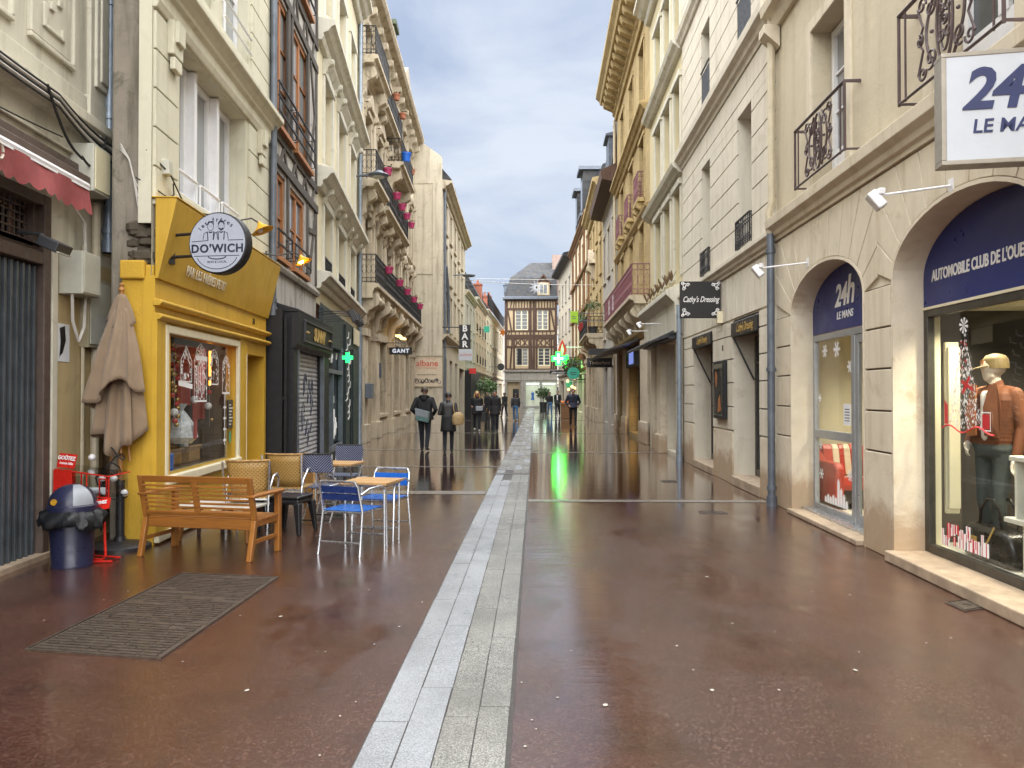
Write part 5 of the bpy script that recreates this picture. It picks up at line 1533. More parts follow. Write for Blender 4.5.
# scrolled window balconies
def scroll_balcony(u0, u1, z0, z1, o=.17):
    m = B.mb()
    m.tube([(u0-.02, -.0, z1), (u0-.02, o, z1), (u1+.02, o, z1), (u1+.02, 0, z1)], .02, 6)
    m.tube([(u0-.02, 0, z0+.02), (u0-.02, o, z0+.02), (u1+.02, o, z0+.02), (u1+.02, 0, z0+.02)], .014, 6)
    m.tube([(u0-.02, o, z0), (u0-.02, o, z1)], .016, 6); m.tube([(u1+.02, o, z0), (u1+.02, o, z1)], .016, 6)
    m.tube([(u0+.1, o, z0), (u0+.1, o, z1)], .01, 5); m.tube([(u1-.1, o, z0), (u1-.1, o, z1)], .01, 5)
    uc, H, Wd = (u0+u1)/2, z1-z0, u1-u0
    def S(p, r=.011): m.tube([(x, o, z) for x, z in p], r, 5)
    S(arc(uc, z0+H*.5, .12, H*.43, 0, 2*math.pi, 22), .013)
    S(arc(uc, z0+H*.5, .07, H*.3, 0, 2*math.pi, 18), .01)
    for s in (-1, 1):
        def mir(p): return [(uc+s*(x-uc), z) for x, z in p]
        S(mir([(uc+.12+.17*math.sin(t*math.pi), z0+H*(.08+.84*t)) for t in [i/14 for i in range(15)]]), .013)
        S(mir(scroll(uc+.22, z0+H*.76, .09, 1.2, 1.3)))
        S(mir(scroll(uc+.22, z0+H*.24, .09, -1.2, -1.3)))
        S(mir(scroll(uc+.05, z0+H*.62, .06, 0, 1.2, 14))); S(mir(scroll(uc+.05, z0+H*.38, .06, 0, -1.2, 14)))
        S(mir(scroll(uc+.36, z0+H*.85, .07, 3.3, -1.2))); S(mir(scroll(uc+.36, z0+H*.15, .07, 3.0, 1.2)))
        S(mir([(uc+.43, z0+H*.85), (uc+.34, z0+H*.62), (uc+.42, z0+H*.5), (uc+.34, z0+H*.38), (uc+.43, z0+H*.15)]))
        S(mir(scroll(uc+.40, z0+H*.5, .06, 1.5, 1.2, 14)))
        m.ball((uc+s*.38, o, z0+H*.5), .022, 8); m.ball((uc+s*.2, o, z0+H*.5), .018, 8)
    S(scroll(uc, z0+H*.5, .05, 0, 1.5, 16))
    return m.build('window_balcony', 'rust_iron', B.o, smooth=True)
scroll_balcony(6.2, 7.75, 4.2, 4.95); scroll_balcony(3.4, 4.92, 4.2, 5.02)
downpipe(B, 9.0, .12, .0, 3.9, .055, 'zinc_dark', 3)
m = B.mb(); m.tube([(9.02, .1, 3.9), (9.02, .14, 4.2), (9.0, .1, 4.35), (9.0, .1, 13.5)], .055, 8); m.build('upper_pipe', 'pale_pipe', B.o, smooth=True)
m = B.mb(); m.lathe((9.0, .1, 6.6), [(.07, 0), (.09, .1), (.19, .26), (.19, .34)], 8) if False else m.ext([(.02, 6.55), (.24, 6.75), (.24, 6.87), (.02, 6.87)], 8.85, 9.12, 'u'); m.build('gutter_end', 'limestone', B.o)
# stone sills
m = B.mb(); m.box(6.12, 8.4, -.35, .1, 0, .06); m.box(3.14, 5.42, -.35, .12, 0, .10); m.box(.05, 2.35, -.35, .12, 0, .1); m.build('stone_sill', 'kerb_stone', B.o, bevel=.012)
# door arch: frame, fixed pane, door, blue tympanum
oz = -.26
def tympanum(uc, hw, zs, rise, z0, par):
    m = B.mb()
    pts = [p for p in arch_pts(uc, hw-.01, zs, rise-.01, 28)]
    m.ext([(uc+hw-.01, z0)]+pts+[(uc-hw+.01, z0)], oz-.02, oz, 'o')
    return m.build('blue_panel', 'sign_blue', par)
m = B.mb()
for (a, b, c, d) in [(8.33, 8.4, .06, 2.38), (7.03, 7.13, .06, 2.30), (6.1, 6.17, .06, 2.38), (7.13, 8.33, .06, .15), (7.13, 8.33, 1.02, 1.13), (6.17, 8.33, 2.30, 2.38)]: m.box(a, b, oz-.06, oz, c, d)
fr = m.build('entrance_frame', 'alu_frame', B.o, bevel=.006)
m = B.mb(); m.poly([(7.13, oz-.03, .15), (8.33, oz-.03, .15), (8.33, oz-.03, 1.02), (7.13, oz-.03, 1.02)]); m.poly([(7.13, oz-.03, 1.13), (8.33, oz-.03, 1.13), (8.33, oz-.03, 2.3), (7.13, oz-.03, 2.3)]); m.build('pane', 'glass', fr, fix=False)
m = B.mb()
for (a, b, c, d) in [(6.94, 7.025, .07, 2.29), (6.18, 6.26, .07, 2.29), (6.26, 6.94, .07, .2), (6.26, 6.94, 2.2, 2.29)]: m.box(a, b, oz-.05, oz-.005, c, d)
dr = m.build('glass_door', 'alu_frame', B.o, bevel=.006)
m = B.mb(); m.poly([(6.26, oz-.03, .2), (6.94, oz-.03, .2), (6.94, oz-.03, 2.2), (6.26, oz-.03, 2.2)]); m.build('pane', 'glass', dr, fix=False)
m = B.mb(); m.tube([(6.33, oz+.03, .8), (6.33, oz+.03, 1.4)], .014, 6); m.build('handle', 'alu', dr)
m = B.mb(); m.box(6.15, 8.42, -.3, -.1, .062, .085); m.build('door_sill', 'alu', B.o)
ty = tympanum(7.25, 1.15, 2.67, .52, 2.39, B.o)
def hours_logo(par, b, uc, z, k, off, mat, mtxf):
    """the two big numerals with the letter h, and the two words below"""
    me = []
    text('24', .46*k, mat, par, mtxf(uc, z, -.13*k), offset=.012*k, shear=.22, extrude=.002, spacing=.9)
    text('h', .58*k, mat, par, mtxf(uc, z+.045*k, .23*k), offset=.014*k, shear=.22, extrude=.002)
    text('LE MANS', .155*k, mat, par, mtxf(uc, z-.29*k, .03*k), offset=.0022*k, shear=.12, extrude=.002, sx=1.0)
hours_logo(ty, B, 7.32, 2.80, .82, 0, 'letter_white', lambda u, z, dx: Matrix.Translation((-dx, 0, 0)) @ wall_mtx(B, u, oz+.004, z))
# big window
m = B.mb()
for (a, b, c, d) in [(5.335, 5.41, .1, 2.40), (3.13, 3.2, .1, 2.4), (3.2, 5.335, .1, .18), (3.2, 5.335, 2.33, 2.40)]: m.box(a, b, oz-.07, oz, c, d)
fr = m.build('window_frame', 'bronze_frame', B.o, bevel=.006)
m = B.mb(); m.box(3.13, 5.41, oz-.02, oz+.008, 2.40, 2.425); m.build('pale_trim', 'ivory_paint', fr)
m = B.mb(); m.poly([(3.2, oz-.03, .18), (5.335, oz-.03, .18), (5.335, oz-.03, 2.33), (3.2, oz-.03, 2.33)]); m.build('pane', 'glass', fr, fix=False)
ty = tympanum(4.27, 1.14, 2.70, .55, 2.425, B.o)
text("AUTOMOBILE CLUB DE L'OUEST", .145, 'letter_white', ty, wall_mtx(B, 4.50, oz+.004, 2.70), offset=.004, extrude=.002, sx=.70, shear=.05)
m = B.mb()
for (a, b, c, d) in [(2.28, 2.35, .1, 2.4), (.05, .12, .1, 2.4), (.12, 2.28, .1, .18), (.12, 2.28, 2.33, 2.4)]: m.box(a, b, oz-.07, oz, c, d)
fr = m.build('window_frame', 'bronze_frame', B.o)
m = B.mb(); m.poly([(.12, oz-.03, .18), (2.28, oz-.03, .18), (2.28, oz-.03, 2.33), (.12, oz-.03, 2.33)]); m.build('pane', 'pane', fr, fix=False)
tympanum(1.2, 1.15, 2.68, .53, 2.42, B.o)
# shop rooms behind the glass
def room(u0, u1, o0, o1, z0, z1, floor, walls, ceil):
    m = B.mb(); m.poly([(u0, o0, z0), (u1, o0, z0), (u1, o1, z0), (u0, o1, z0)]); m.build('shop_floor', floor, B.o)
    m = B.mb()
    m.poly([(u0, o1, z0), (u1, o1, z0), (u1, o1, z1), (u0, o1, z1)]); m.poly([(u0, o0, z0), (u0, o1, z0), (u0, o1, z1), (u0, o0, z1)]); m.poly([(u1, o0, z0), (u1, o1, z0), (u1, o1, z1), (u1, o0, z1)])
    m.build('shop_wall', walls, B.o)
    m = B.mb(); m.poly([(u0, o0, z1), (u1, o0, z1), (u1, o1, z1), (u0, o1, z1)]); m.build('shop_ceiling', ceil, B.o)
room(3.0, 5.62, oz-.08, -2.4, .14, 2.42, 'shop_white', 'shop_dark', 'shop_cream')
room(5.95, 9.05, oz-.08, -3.2, .06, 2.45, 'shop_white', 'shop_cream', 'shop_cream')
m = B.mb(); m.box(5.43, 5.61, oz-.17, oz-.09, .14, 2.42); m.build('window_return', 'shop_cream', B.o)
m = B.mb(); m.box(5.40, 5.44, -.60, -.49, .5, 2.05); m.box(5.44, 5.48, -.61, -.48, .45, 2.1); o = m.build('display_board', 'shop_cream', bevel=.01, label='tall cream display board standing at the left inside the big window', cat='display board'); o.location = (*B.P0, 0); o.rotation_euler = (0, 0, B.rz)
for k, (u, o) in enumerate(((5.0, -.6), (4.35, -.65), (3.6, -.62), (4.6, -1.5), (7.7, -1.0), (7.0, -1.4), (8.3, -1.8))):
    lab = ['left ceiling downlight at the front of the big shop window', 'middle ceiling downlight at the front of the big shop window', 'ceiling downlight at the near end of the big shop window', 'ceiling downlight deeper inside the big shop window', 'front ceiling downlight behind the entrance pane', 'ceiling downlight over the glass door', 'rear ceiling downlight inside the entrance'][k]
    zc = 2.415 if u < 5.7 else 2.445
    m = B.mb(); m.lathe((u, o, zc), [(.001, -.004), (.05, -.004)], 14); m.mi = 1; m.lathe((u, o, zc), [(.05, -.006), (.065, -.006), (.065, .0)], 14)
    d = m.build('downlight', ['downlight', 'white_paint'], label=lab, cat='downlight', group='lit ceiling downlights in the arched shop', fix=False); d.location = (*B.P0, 0); d.rotation_euler = (0, 0, B.rz)
    sp = bpy.data.lights.new('downlight_lamp', 'SPOT'); sp.energy = 17 if u < 5.7 else 12; sp.spot_size = R(140); sp.spot_blend = .9; sp.color = (1, .88, .66); sp.shadow_soft_size = .05
    so = bpy.data.objects.new('lamp', sp); col.objects.link(so); so.parent = d; so.location = (u, B.s*o, zc-.02)

# white projecting spot lamps
def arm_lamp(b, u, z, out, lab, du):
    g = empty('wall_spot_lamp', tuple(b.world(u, 0, z)), b.rz, lab, 'wall lamp', 'white wall spot lamps on long arms')
    m = MB(1); m.box(-.04, .04, 0, .03, -.05, .06); m.tube([(0, .03, 0), (du, out, .02)], .011, 6); m.build('arm', 'white_paint', g)
    m = MB(1)
    m.obox((du*1.1, out+.05, -.02), (.05, .045, .085), Matrix.Rotation(R(-35), 3, 'X') @ Matrix.Rotation(R(12), 3, 'Y')); m.obox((du*1.02, out+.02, .05), (.03, .03, .03), Matrix.Identity(3)); m.build('head', 'white_paint', g, bevel=.012)
arm_lamp(B, 4.35, 3.32, .42, 'white spot lamp on a long arm above the big arched window', .35)
arm_lamp(B, 7.75, 3.27, .45, 'white spot lamp on a long arm in front of the downpipe by the small arch', .5)
# projecting box sign
g = empty('projecting_sign', (2.66, 5.05, 3.08), R(-9), 'white projecting box sign with a grey metal frame lettered 24h LE MANS', 'shop sign')
m = MB()
for (a, b, c, d) in [(0, .9, 0, .03), (0, .9, .70, .73), (0, .03, .03, .70), (.87, .9, .03, .70)]: m.box(a, b, -.075, .06, c, d)
m.build('frame', 'sign_frame', g, bevel=.004)
m = MB(); m.box(.03, .87, -.07, .07, .03, .70); m.build('face', 'sign_white', g)
fx = lambda u, z, dx: front_mtx(u+dx, -.074, z)
hours_logo(g, None, .40, .47, .80, 0, 'sign_navy', fx)
m = MB(); m.poly([(.5, -.074, .1), (.6, -.074, .18), (.84, -.074, .2), (.84, -.074, .1)]); m.build('emblem', 'sign_navy', g, fix=False)
m = MB(); m.tube([(.9, 0, .6), (1.0, 0, .6)], .025, 6); m.tube([(.9, 0, .15), (1.0, 0, .15)], .025, 6); m.build('bracket', 'sign_frame', g)

# things in the big window
def at(b, o): o.location = (*b.P0, 0); o.rotation_euler = (0, 0, b.rz); return o
m = B.mb()   # christmas tree decal: leaf-like dashes on the glass
random.seed(31)
for i in range(420):
    t = random.random()**.6
    z = 2.12-.82*t; u = 4.75+random.uniform(-1, 1)*(.03+.25*t)
    r_ = random.uniform(.008, .016); a = random.uniform(-.5, .5)
    m.mi = 1 if random.random() < .1 else 0
    m.poly([(u+dx*math.cos(a)-dz*math.sin(a), oz-.022, z+dx*math.sin(a)+dz*math.cos(a)) for dx, dz in ((-r_*.5, 0), (0, -r_*1.3), (r_*.5, 0), (0, r_*1.3))])
m.mi = 1
for pl in ([(4.80, 1.70), (4.62, 1.62), (4.61, 1.65), (4.79, 1.73)], [(4.65, 1.74), (4.76, 1.6), (4.79, 1.62), (4.68, 1.76)], [(5.02, 1.33), (5.08, 1.33), (5.08, 1.55), (5.02, 1.5)], [(4.48, 1.31), (4.38, 1.31), (4.38, 1.43), (4.48, 1.43)]):
    m.poly([(u, oz-.0215, z) for u, z in pl])
m.tube([(5.12-.05*i, oz-.02, 1.29+.03*math.sin(i*.7)) for i in range(17)], .008, 4)
m.mi = 0
for pl in ring([(4.50, 1.29), (4.36, 1.29), (4.36, 1.45), (4.50, 1.45)], .12): m.poly([(u, oz-.021, z) for u, z in pl])
for k in range(8): m.poly([(4.75+.07*math.cos(a), oz-.021, 2.2+.07*math.sin(a)) for a in (k*.785, k*.785+.2, k*.785+.4)]+[(4.75, oz-.021, 2.2)])
at(B, m.build('tree_sticker', ['sticker_white', 'sticker_red'], fix=False, label='Christmas tree sticker of white leaves and red ribbon on the big window', cat='window sticker'))
m = B.mb()
random.seed(8)
for i in range(26):
    u = 5.16-.72*(i/26)+random.uniform(-.03, .03); h = random.uniform(.07, .15); w = random.uniform(.04, .075)
    z = .24+random.choice([0, 0, .08, .14])*(1-abs(i-12)/14) if i > 3 else .22
    m.mi = random.choice([0, 0, 0, 1])
    m.poly([(u, oz-.021-.0005*(i % 4), z), (u-w, oz-.021-.0005*(i % 4), z), (u-w, oz-.021-.0005*(i % 4), z+h), (u, oz-.021-.0005*(i % 4), z+h)])
    m.mi = 1 if m.mi == 0 else 0
    m.poly([(u-w*.4, oz-.020, z), (u-w*.6, oz-.020, z), (u-w*.6, oz-.020, z+h), (u-w*.4, oz-.020, z+h)])
at(B, m.build('gift_sticker', ['sticker_white', 'sticker_red'], fix=False, label='row of red and white gift box stickers low on the big window', cat='window sticker'))
# snowflakes and skyline stickers on the entrance pane
def flake(u, z, r_):
    out = []
    for k in range(6):
        a = k*math.pi/3; d = (math.cos(a), math.sin(a)); n = (-d[1]*r_*.13, d[0]*r_*.13)
        out.append([(u+n[0], z+n[1]), (u+d[0]*r_+n[0], z+d[1]*r_+n[1]), (u+d[0]*r_-n[0], z+d[1]*r_-n[1]), (u-n[0], z-n[1])])
        for s in (.5, .8):
            e = (math.cos(a+.8)*r_*.3, math.sin(a+.8)*r_*.3); f = (math.cos(a-.8)*r_*.3, math.sin(a-.8)*r_*.3); q = (u+d[0]*r_*s, z+d[1]*r_*s)
            for v in (e, f): out.append([(q[0]+n[0]*.8, q[1]+n[1]*.8), (q[0]+v[0]+n[0]*.8, q[1]+v[1]+n[1]*.8), (q[0]+v[0]-n[0]*.8, q[1]+v[1]-n[1]*.8), (q[0]-n[0]*.8, q[1]-n[1]*.8)])
    return out
for k, (u, z, r_, lab) in enumerate([(8.02, 2.16, .085, 'snowflake sticker high at the left of the entrance pane'), (7.62, 2.16, .1, 'largest snowflake sticker, top middle of the entrance pane'), (7.22, 1.93, .075, 'snowflake sticker at the right edge of the entrance pane'), (8.2, 1.55, .06, 'snowflake sticker halfway down the left of the upper pane'), (8.18, .93, .06, 'snowflake sticker at the top left of the lower entrance pane'), (8.16, .55, .07, 'snowflake sticker at mid height of the lower entrance pane'), (7.23, .62, .07, 'snowflake sticker beside the striped armchair in the entrance pane')]):
    sticker('snowflake_sticker', lab, 'window sticker', flake(u, z, r_), B, oz-.022, grp='white snowflake stickers on the entrance pane')
pl = []
for k in range(9):
    u = 8.05-.085*k; h = [.06, .09, .07, .1, .08, .3, .2, .14, .08][k]
    pl.append([(u, .2), (u-.075, .2), (u-.075, .2+h), (u-.04, .22+h*1.1), (u, .2+h)])
sticker('skyline_sticker', 'white sticker of small houses and a tower low on the entrance pane', 'window sticker', pl, B, oz-.022)
nt = sticker('notice_sheet', 'white paper notice taped on the upper entrance pane', 'notice', [[(7.42, 1.22), (7.2, 1.22), (7.2, 1.48), (7.42, 1.48)]], B, oz-.024, 'paper')
m = B.mb()
for i in range(5): m.box(7.24, 7.38, oz-.0235, oz-.022, 1.27+.035*i, 1.28+.035*i)
m.build('print', 'sign_ink', nt)
# armchair behind the pane: red with two cream stripes
g = empty('armchair', tuple(B.world(8.55, -.80, .06)), math.pi+.15, 'red leather armchair with cream stripes behind the entrance pane', 'armchair')
def pad(x0, x1, y0, y1, z0, z1, mat, name):
    m = MB(); m.box(x0, x1, y0, y1, z0, z1); return m.build(name, mat, g, bevel=.05)
for nm, x0, x1, mt in (('seat', -.27, -.13, 'red_leather'), ('seat', -.13, -.035, 'cream_leather'), ('seat', -.035, .035, 'red_leather'), ('seat', .035, .13, 'cream_leather'), ('seat', .13, .27, 'red_leather')):
    m = MB(); m.ext([(-.3, .26), (.3, .26), (.33, .32), (.3, .43), (-.3, .40)], x0, x1, 'u'); m.build(nm, mt, g, bevel=.012)
    m = MB(); m.ext([(-.26, .40), (-.14, .42), (-.2, .78), (-.24, .84), (-.3, .84), (-.36, .76)], x0, x1, 'u'); m.build('backrest', mt, g, bevel=.012)
for s in (-1, 1):
    m = MB(); a, b = sorted((s*.27, s*.40)); m.ext([(-.36, .08), (.34, .08), (.36, .55), (.3, .62), (-.1, .64), (-.34, .84), (-.4, .78)], a, b, 'u'); m.build('armrest', 'red_leather', g, bevel=.03)
m = MB(); m.box(-.27, .27, -.3, .28, .08, .26); m.build('base', 'shop_dark', g)
m = B.mb(); m.box(6.6, 8.6, -2.9, -2.8, .5, 2.0); at(B, m.build('wall_poster', 'shop_red', label='large red poster on the back wall behind the armchair', cat='poster'))
m = B.mb(); m.box(8.0, 8.9, -2.2, -1.8, .06, 1.5); m.box(7.98, 8.92, -2.22, -1.78, 1.5, 1.54); at(B, m.build('cabinet', 'shop_brown', bevel=.01, label='brown cabinet inside the shop entrance beyond the armchair', cat='cabinet'))
# shelf plinths in the big window
g = empty('display_plinth', tuple(B.world(4.05, -.6, .14)), B.rz, 'white stepped display plinth with open shelves at the right of the mannequin', 'display plinth')
m = MB(1); m.box(-.5, .1, -.2, .2, 0, .42); m.box(-.55, .28, -.24, .24, .42, .46); m.box(-.5, .2, -.2, -.17, .46, .92); m.box(.17, .2, -.2, .2, .46, .92); m.box(-.55, .24, -.22, .22, .92, .96)
m.build('shelf_unit', 'shop_white', g, bevel=.005)
m = B.mb(); m.box(3.75, 4.18, -.75, -.45, 1.10, 1.20); at(B, m.build('dark_case', 'leather_black', bevel=.015, label='flat dark case lying on top of the white plinth', cat='case'))
m = B.mb(); m.box(3.9, 4.18, -.72, -.42, .602, .76); at(B, m.build('green_pouch', 'pot_dark', bevel=.03, label='dark green pouch on the lower plinth shelf', cat='pouch'))
# weekend bag
g = empty('leather_bag', tuple(B.world(4.72, -.55, .145)), B.rz, 'large black leather weekend bag on the floor of the big window', 'bag')
m = MB(1); m.ext([(-.34, 0), (.34, 0), (.38, .1), (.36, .24), (.27, .31), (-.27, .31), (-.36, .24), (-.38, .1)], -.13, .13, 'o'); m.build('body', 'leather_black', g, bevel=.05, smooth=True)
m = MB(1)
for y in (-.07, .07): m.tube([(-.16, y, .3), (-.14, y, .44), (-.05, y, .54), (.05, y, .54), (.14, y, .44), (.16, y, .3)], .014, 6)
m.build('handle', 'leather_black', g, smooth=True)
m = MB(1); m.tube([(-.14, .12, .32), (-.1, .15, .2), (-.02, .15, .12)], .008, 5); m.box(.1, .2, .13, .14, .12, .2); m.build('tag', 'letter_gold', g)
m = B.mb(); m.box(4.9, 5.5, -1.9, -1.87, .14, 1.3); [m.box(4.9, 5.5, -1.9, -1.6, z, z+.02) for z in (.14, .52, .9, 1.28)]; m.box(5.48, 5.5, -1.9, -1.6, .14, 1.3); m.box(4.9, 4.92, -1.9, -1.6, .14, 1.3)
at(B, m.build('shelf_rack', 'shop_brown', label='dark shelf rack in the shadow behind the mannequin', cat='shelf'))

# ---------------------------------------------------------------- white rusticated building
B = Facade('rusticated_building', RX(11.1), RX(18.36), 'R', 'white grooved stone building with a black fronted dress shop')
A2 = B; L = B.L
wins = [(1.22, 2.1, 4.05, 6.35), (4.25, 5.05, 4.05, 6.35), (1.22, 2.1, 7.48, 9.25), (4.25, 5.05, 7.48, 9.25), (1.22, 2.1, 10.4, 12.2), (4.25, 5.05, 10.4, 12.2)]
doors = [(.83, 2.5, .0, 2.9), (4.05, 6.0, .0, 2.78)]
m = B.mb(); wall(m, 0, L, 0, 14, [(*w, .3) for w in wins]+[(*d, .45) for d in doors], body=7); m.build('wall', 'limestone_white', B.o)
m = B.mb()
zc = [3.9+i*.405 for i in range(8)]+[6.98]
zc2 = [7.4+i*.41 for i in range(7)]+[9.95]
zc0 = [.02, .95, 1.37, 1.8, 2.22, 2.64, 2.9]
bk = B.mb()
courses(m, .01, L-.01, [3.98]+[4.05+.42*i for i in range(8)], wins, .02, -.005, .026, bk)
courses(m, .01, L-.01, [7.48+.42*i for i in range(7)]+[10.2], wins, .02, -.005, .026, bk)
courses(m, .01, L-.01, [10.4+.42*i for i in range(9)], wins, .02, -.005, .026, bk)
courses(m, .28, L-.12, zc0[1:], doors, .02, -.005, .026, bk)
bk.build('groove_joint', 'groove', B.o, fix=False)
m.build('stone_block', 'limestone_white', B.o, bevel=.005)
m = B.mb()
for (a, b) in ((.01, .25), (.28, .81), (2.52, 4.03), (6.02, L-.12)): m.box(a, b, -.005, .026, 0, .93)
m.build('pier_foot', 'limestone_base', B.o, bevel=.006)
m = B.mb()   # flat arches of tall narrow stones
u = .03; k = 0
while u < L-.1:
    w = .27
    for dd in doors: pass
    sk = 0
    for (a, b, c, d) in doors:
        if a-.4 < u+w/2 < b+.4: sk = ((u+w/2)-(a+b)/2)*.09
    m.ext([(u+.007, 2.93), (u+w-.007, 2.93), (u+w-.007+sk, 3.70), (u+.007+sk, 3.70)], -.005, .024, 'o'); u += w
m.build('flat_arch', 'limestone_white', B.o, bevel=.005)
m = B.mb()
cornice(m, 0, L, 3.74, [(-.02, 0), (.05, 0), (.05, .05), (.09, .07), (.1, .12), (.15, .16), (.15, .24), (.02, .27), (-.02, .27)])
cornice(m, 0, L, 6.99, [(-.02, 0), (.05, 0), (.07, .08), (.12, .1), (.14, .18), (.22, .22), (.23, .36), (.02, .42), (-.02, .42)])
cornice(m, 0, L, 9.97, scaled(BAND, 1.5, 1.6))
m.build('string_course', 'limestone_white', B.o, bevel=.008)
for (a, b, c, d) in wins:
    window(B, a+.02, b-.02, c, d-.02, .26, 'white_paint', 2, 3, .07, 'pane', panel=.3)
    m = B.mb()
    if c < 5: railing(m, a, b, .06, c+.02, c+.5, .1, .009, True, 0, True); m.build('window_guard', 'black_iron', B.o)
    else: m.box(a, b, -.01, .015, c+.04, c+.85); m.tube([(a, .03, c+.9), (b, .03, c+.9)], .02, 5); m.build('window_guard', 'charcoal', B.o)
# dress shop doors
m = B.mb(); m.box(.80, 2.52, -.5, .06, 0, .16); m.box(4.02, 6.02, -.5, .05, 0, .15); m.build('door_step', 'kerb_stone', B.o, bevel=.012)
for k, (a, b, c, d) in enumerate(doors):
    m = B.mb(); o = -.36; c0 = .16; top = 2.62
    mid = a+(b-a)*(.62 if k == 0 else .5)
    for (p, q, r_, s) in [(a+.02, a+.1, c0, top), (b-.1, b-.02, c0, top), (mid-.05, mid+.05, c0, top), (a+.1, b-.1, top-.1, top), (a+.1, mid-.05, c0, c0+.12), (mid+.05, b-.1, c0, c0+.12), (a+.1, mid-.05, .98, 1.08), (a+.1, b-.1, 2.1, 2.16)]: m.box(p, q, o-.05, o, r_, s)
    f = m.build('shop_door' if k == 0 else 'shop_window', 'bronze_frame', B.o, bevel=.005)
    m = B.mb(); m.poly([(a+.1, o-.03, c0), (b-.1, o-.03, c0), (b-.1, o-.03, top), (a+.1, o-.03, top)]); m.build('pane', 'pane_dark' if k else 'pane', f, fix=False)
    if k == 0:
        m = B.mb(); m.box(b-.3-.55, b-.3-.49, o, o+.05, 1.1, 1.45); m.build('handle', 'alu', f)
        m = B.mb(); m.box(1.95, 2.15, o-.028, o-.02, 1.55, 1.95); m.lathe((2.0, o-.02, .95), [(.0, 0), (.1, .0)], 14, axis='o'); m.build('paper_notice', 'paper', f)
    m = B.mb(); m.ext([(-.02, 2.89), (.02, 2.89), (.36, 2.84), (.40, 2.84), (.40, 2.56), (.36, 2.56), (-.02, 2.62)] if False else [(-.34, 2.88), (.0, 2.88), (.06, 2.84), (.06, 2.6), (.02, 2.6), (-.34, 2.66)], a+.03, b-.03, 'u')
    aw = m.build('blind', 'sign_black', B.o, bevel=.01)
    text("Cathy's Dressing", .2, 'letter_gold', aw, wall_mtx(B, (a+b)/2-.1, .064, 2.72), shear=.35, sx=.75, extrude=.002)
    m = B.mb()
    for u in (a+.06, b-.06): m.tube([(u, .02, 2.6), (u, -.34, 1.85)], .018, 5)
    m.build('blind_arm', 'black_iron', B.o)
m = B.mb(); m.box(2.85, 3.7, .03, .1, 1.14, 2.22); fr = at(B, m.build('menu_case', 'black_paint', bevel=.01, label='black framed display case with a pale picture between the two dark shop doors', cat='display case'))
m = B.mb(); m.box(2.92, 3.63, .1, .106, 1.2, 2.16); m.build('glass_front', 'pane_dark', fr)
m = B.mb(); m.add([(3.3, .108, 1.95), (3.45, .108, 2.05), (3.5, .108, 1.9), (3.42, .108, 1.72), (3.35, .108, 1.75)], [(0, 1, 2, 3, 4)]); m.add([(3.0, .108, 1.3), (3.3, .108, 1.25), (3.25, .108, 1.5), (3.1, .108, 1.6)], [(0, 1, 2, 3)]); m.build('picture', 'suede_orange', fr, fix=False)
text('8', .16, 'sign_black', B.o, wall_mtx(B, 3.2, .03, 2.45), name='house_number')
downpipe(B, 7.1, .14, 0, 3.72, .06, 'zinc', 3)
g = empty('projecting_sign', (2.77, 14.4, 3.03), 0, 'square black projecting sign with white script and corner flourishes', 'shop sign')
m = MB(); m.box(0, .76, -.04, .04, 0, .69); m.build('board', 'sign_black', g, bevel=.01)
text("Cathy's Dressing", .15, 'letter_white', g, front_mtx(.38, -.044, .345), shear=.4, sx=.66, extrude=.002, offset=.002)
m = MB()
for sx in (0, 1):
    for sz in (0, 1):
        for (dx, dz, r_) in ((.1, .1, .05), (.17, .08, .035), (.08, .17, .035), (.05, .05, .03)):
            x, z = (.76-dx*.85 if sx else dx*.85), (.69-dz*.85 if sz else dz*.85)
            m.tube([(x+q[0], -.044, z+q[1]) for q in scroll(0, 0, r_, 0, 1.2, 10)], .009, 4)
m.build('flourish', 'letter_white', g)
m = MB(); m.box(.68, .82, -.1, .1, -.1, .12); m.build('bracket', 'ivory_paint', g)

# ---------------------------------------------------------------- pale yellow building
B = Facade('pale_yellow_building', RX(18.36), RX(23.96), 'R', 'plain pale yellow rendered building with tall shadowed windows and a white shopfront')
L = B.L
wc = [(.3, 1.15), (1.75, 2.75), (3.3, 4.4)]
rz_ = [(4.5, 6.7), (7.55, 9.35), (10.6, 12.3)]
m = B.mb(); wall(m, 0, L, 3.4, 13.6, [(a, b, c, d, .35) for a, b in wc for c, d in rz_], body=7); m.build('wall', 'yellow_render', B.o)
m = B.mb()
cornice(m, 0, L, 6.95, scaled(BAND, 2.2, 1.5)); cornice(m, 0, L, 9.95, scaled(BAND, 2.2, 1.5)); cornice(m, 0, L, 13.2, scaled(CORN, 2.6, 1.6))
for a, b in wc:
    for c, d in rz_:
        m.box(a-.14, a, -.01, .04, c, d); m.box(b, b+.14, -.01, .04, c, d); m.box(a-.18, b+.18, -.01, .09, d+.01, d+.16)
m.build('stone_trim', 'ivory_trim', B.o, bevel=.008)
for a, b in wc:
    for c, d in rz_: window(B, a, b, c, d, .3, 'white_paint', 2, 3, .07, 'pane')
m = B.mb()
wall(m, 0, L, 0, 3.45, [(.5, 2.3, .1, 2.95, .5), (3.05, 3.9, .0, 2.95, .6), (4.7, 5.4, 0, 2.9, .5)], body=0, o=.02)
m.build('shopfront', 'limestone_white', B.o)
m = B.mb(); m.box(0, .45, .02, .12, 0, 3.0); m.box(2.35, 3.0, .02, .2, 0, 3.0); m.box(3.95, 4.6, .02, .12, 0, 3.0); m.box(2.3, 3.05, .02, .26, 0, .5); m.build('shopfront_pier', 'limestone_base', B.o, bevel=.01)
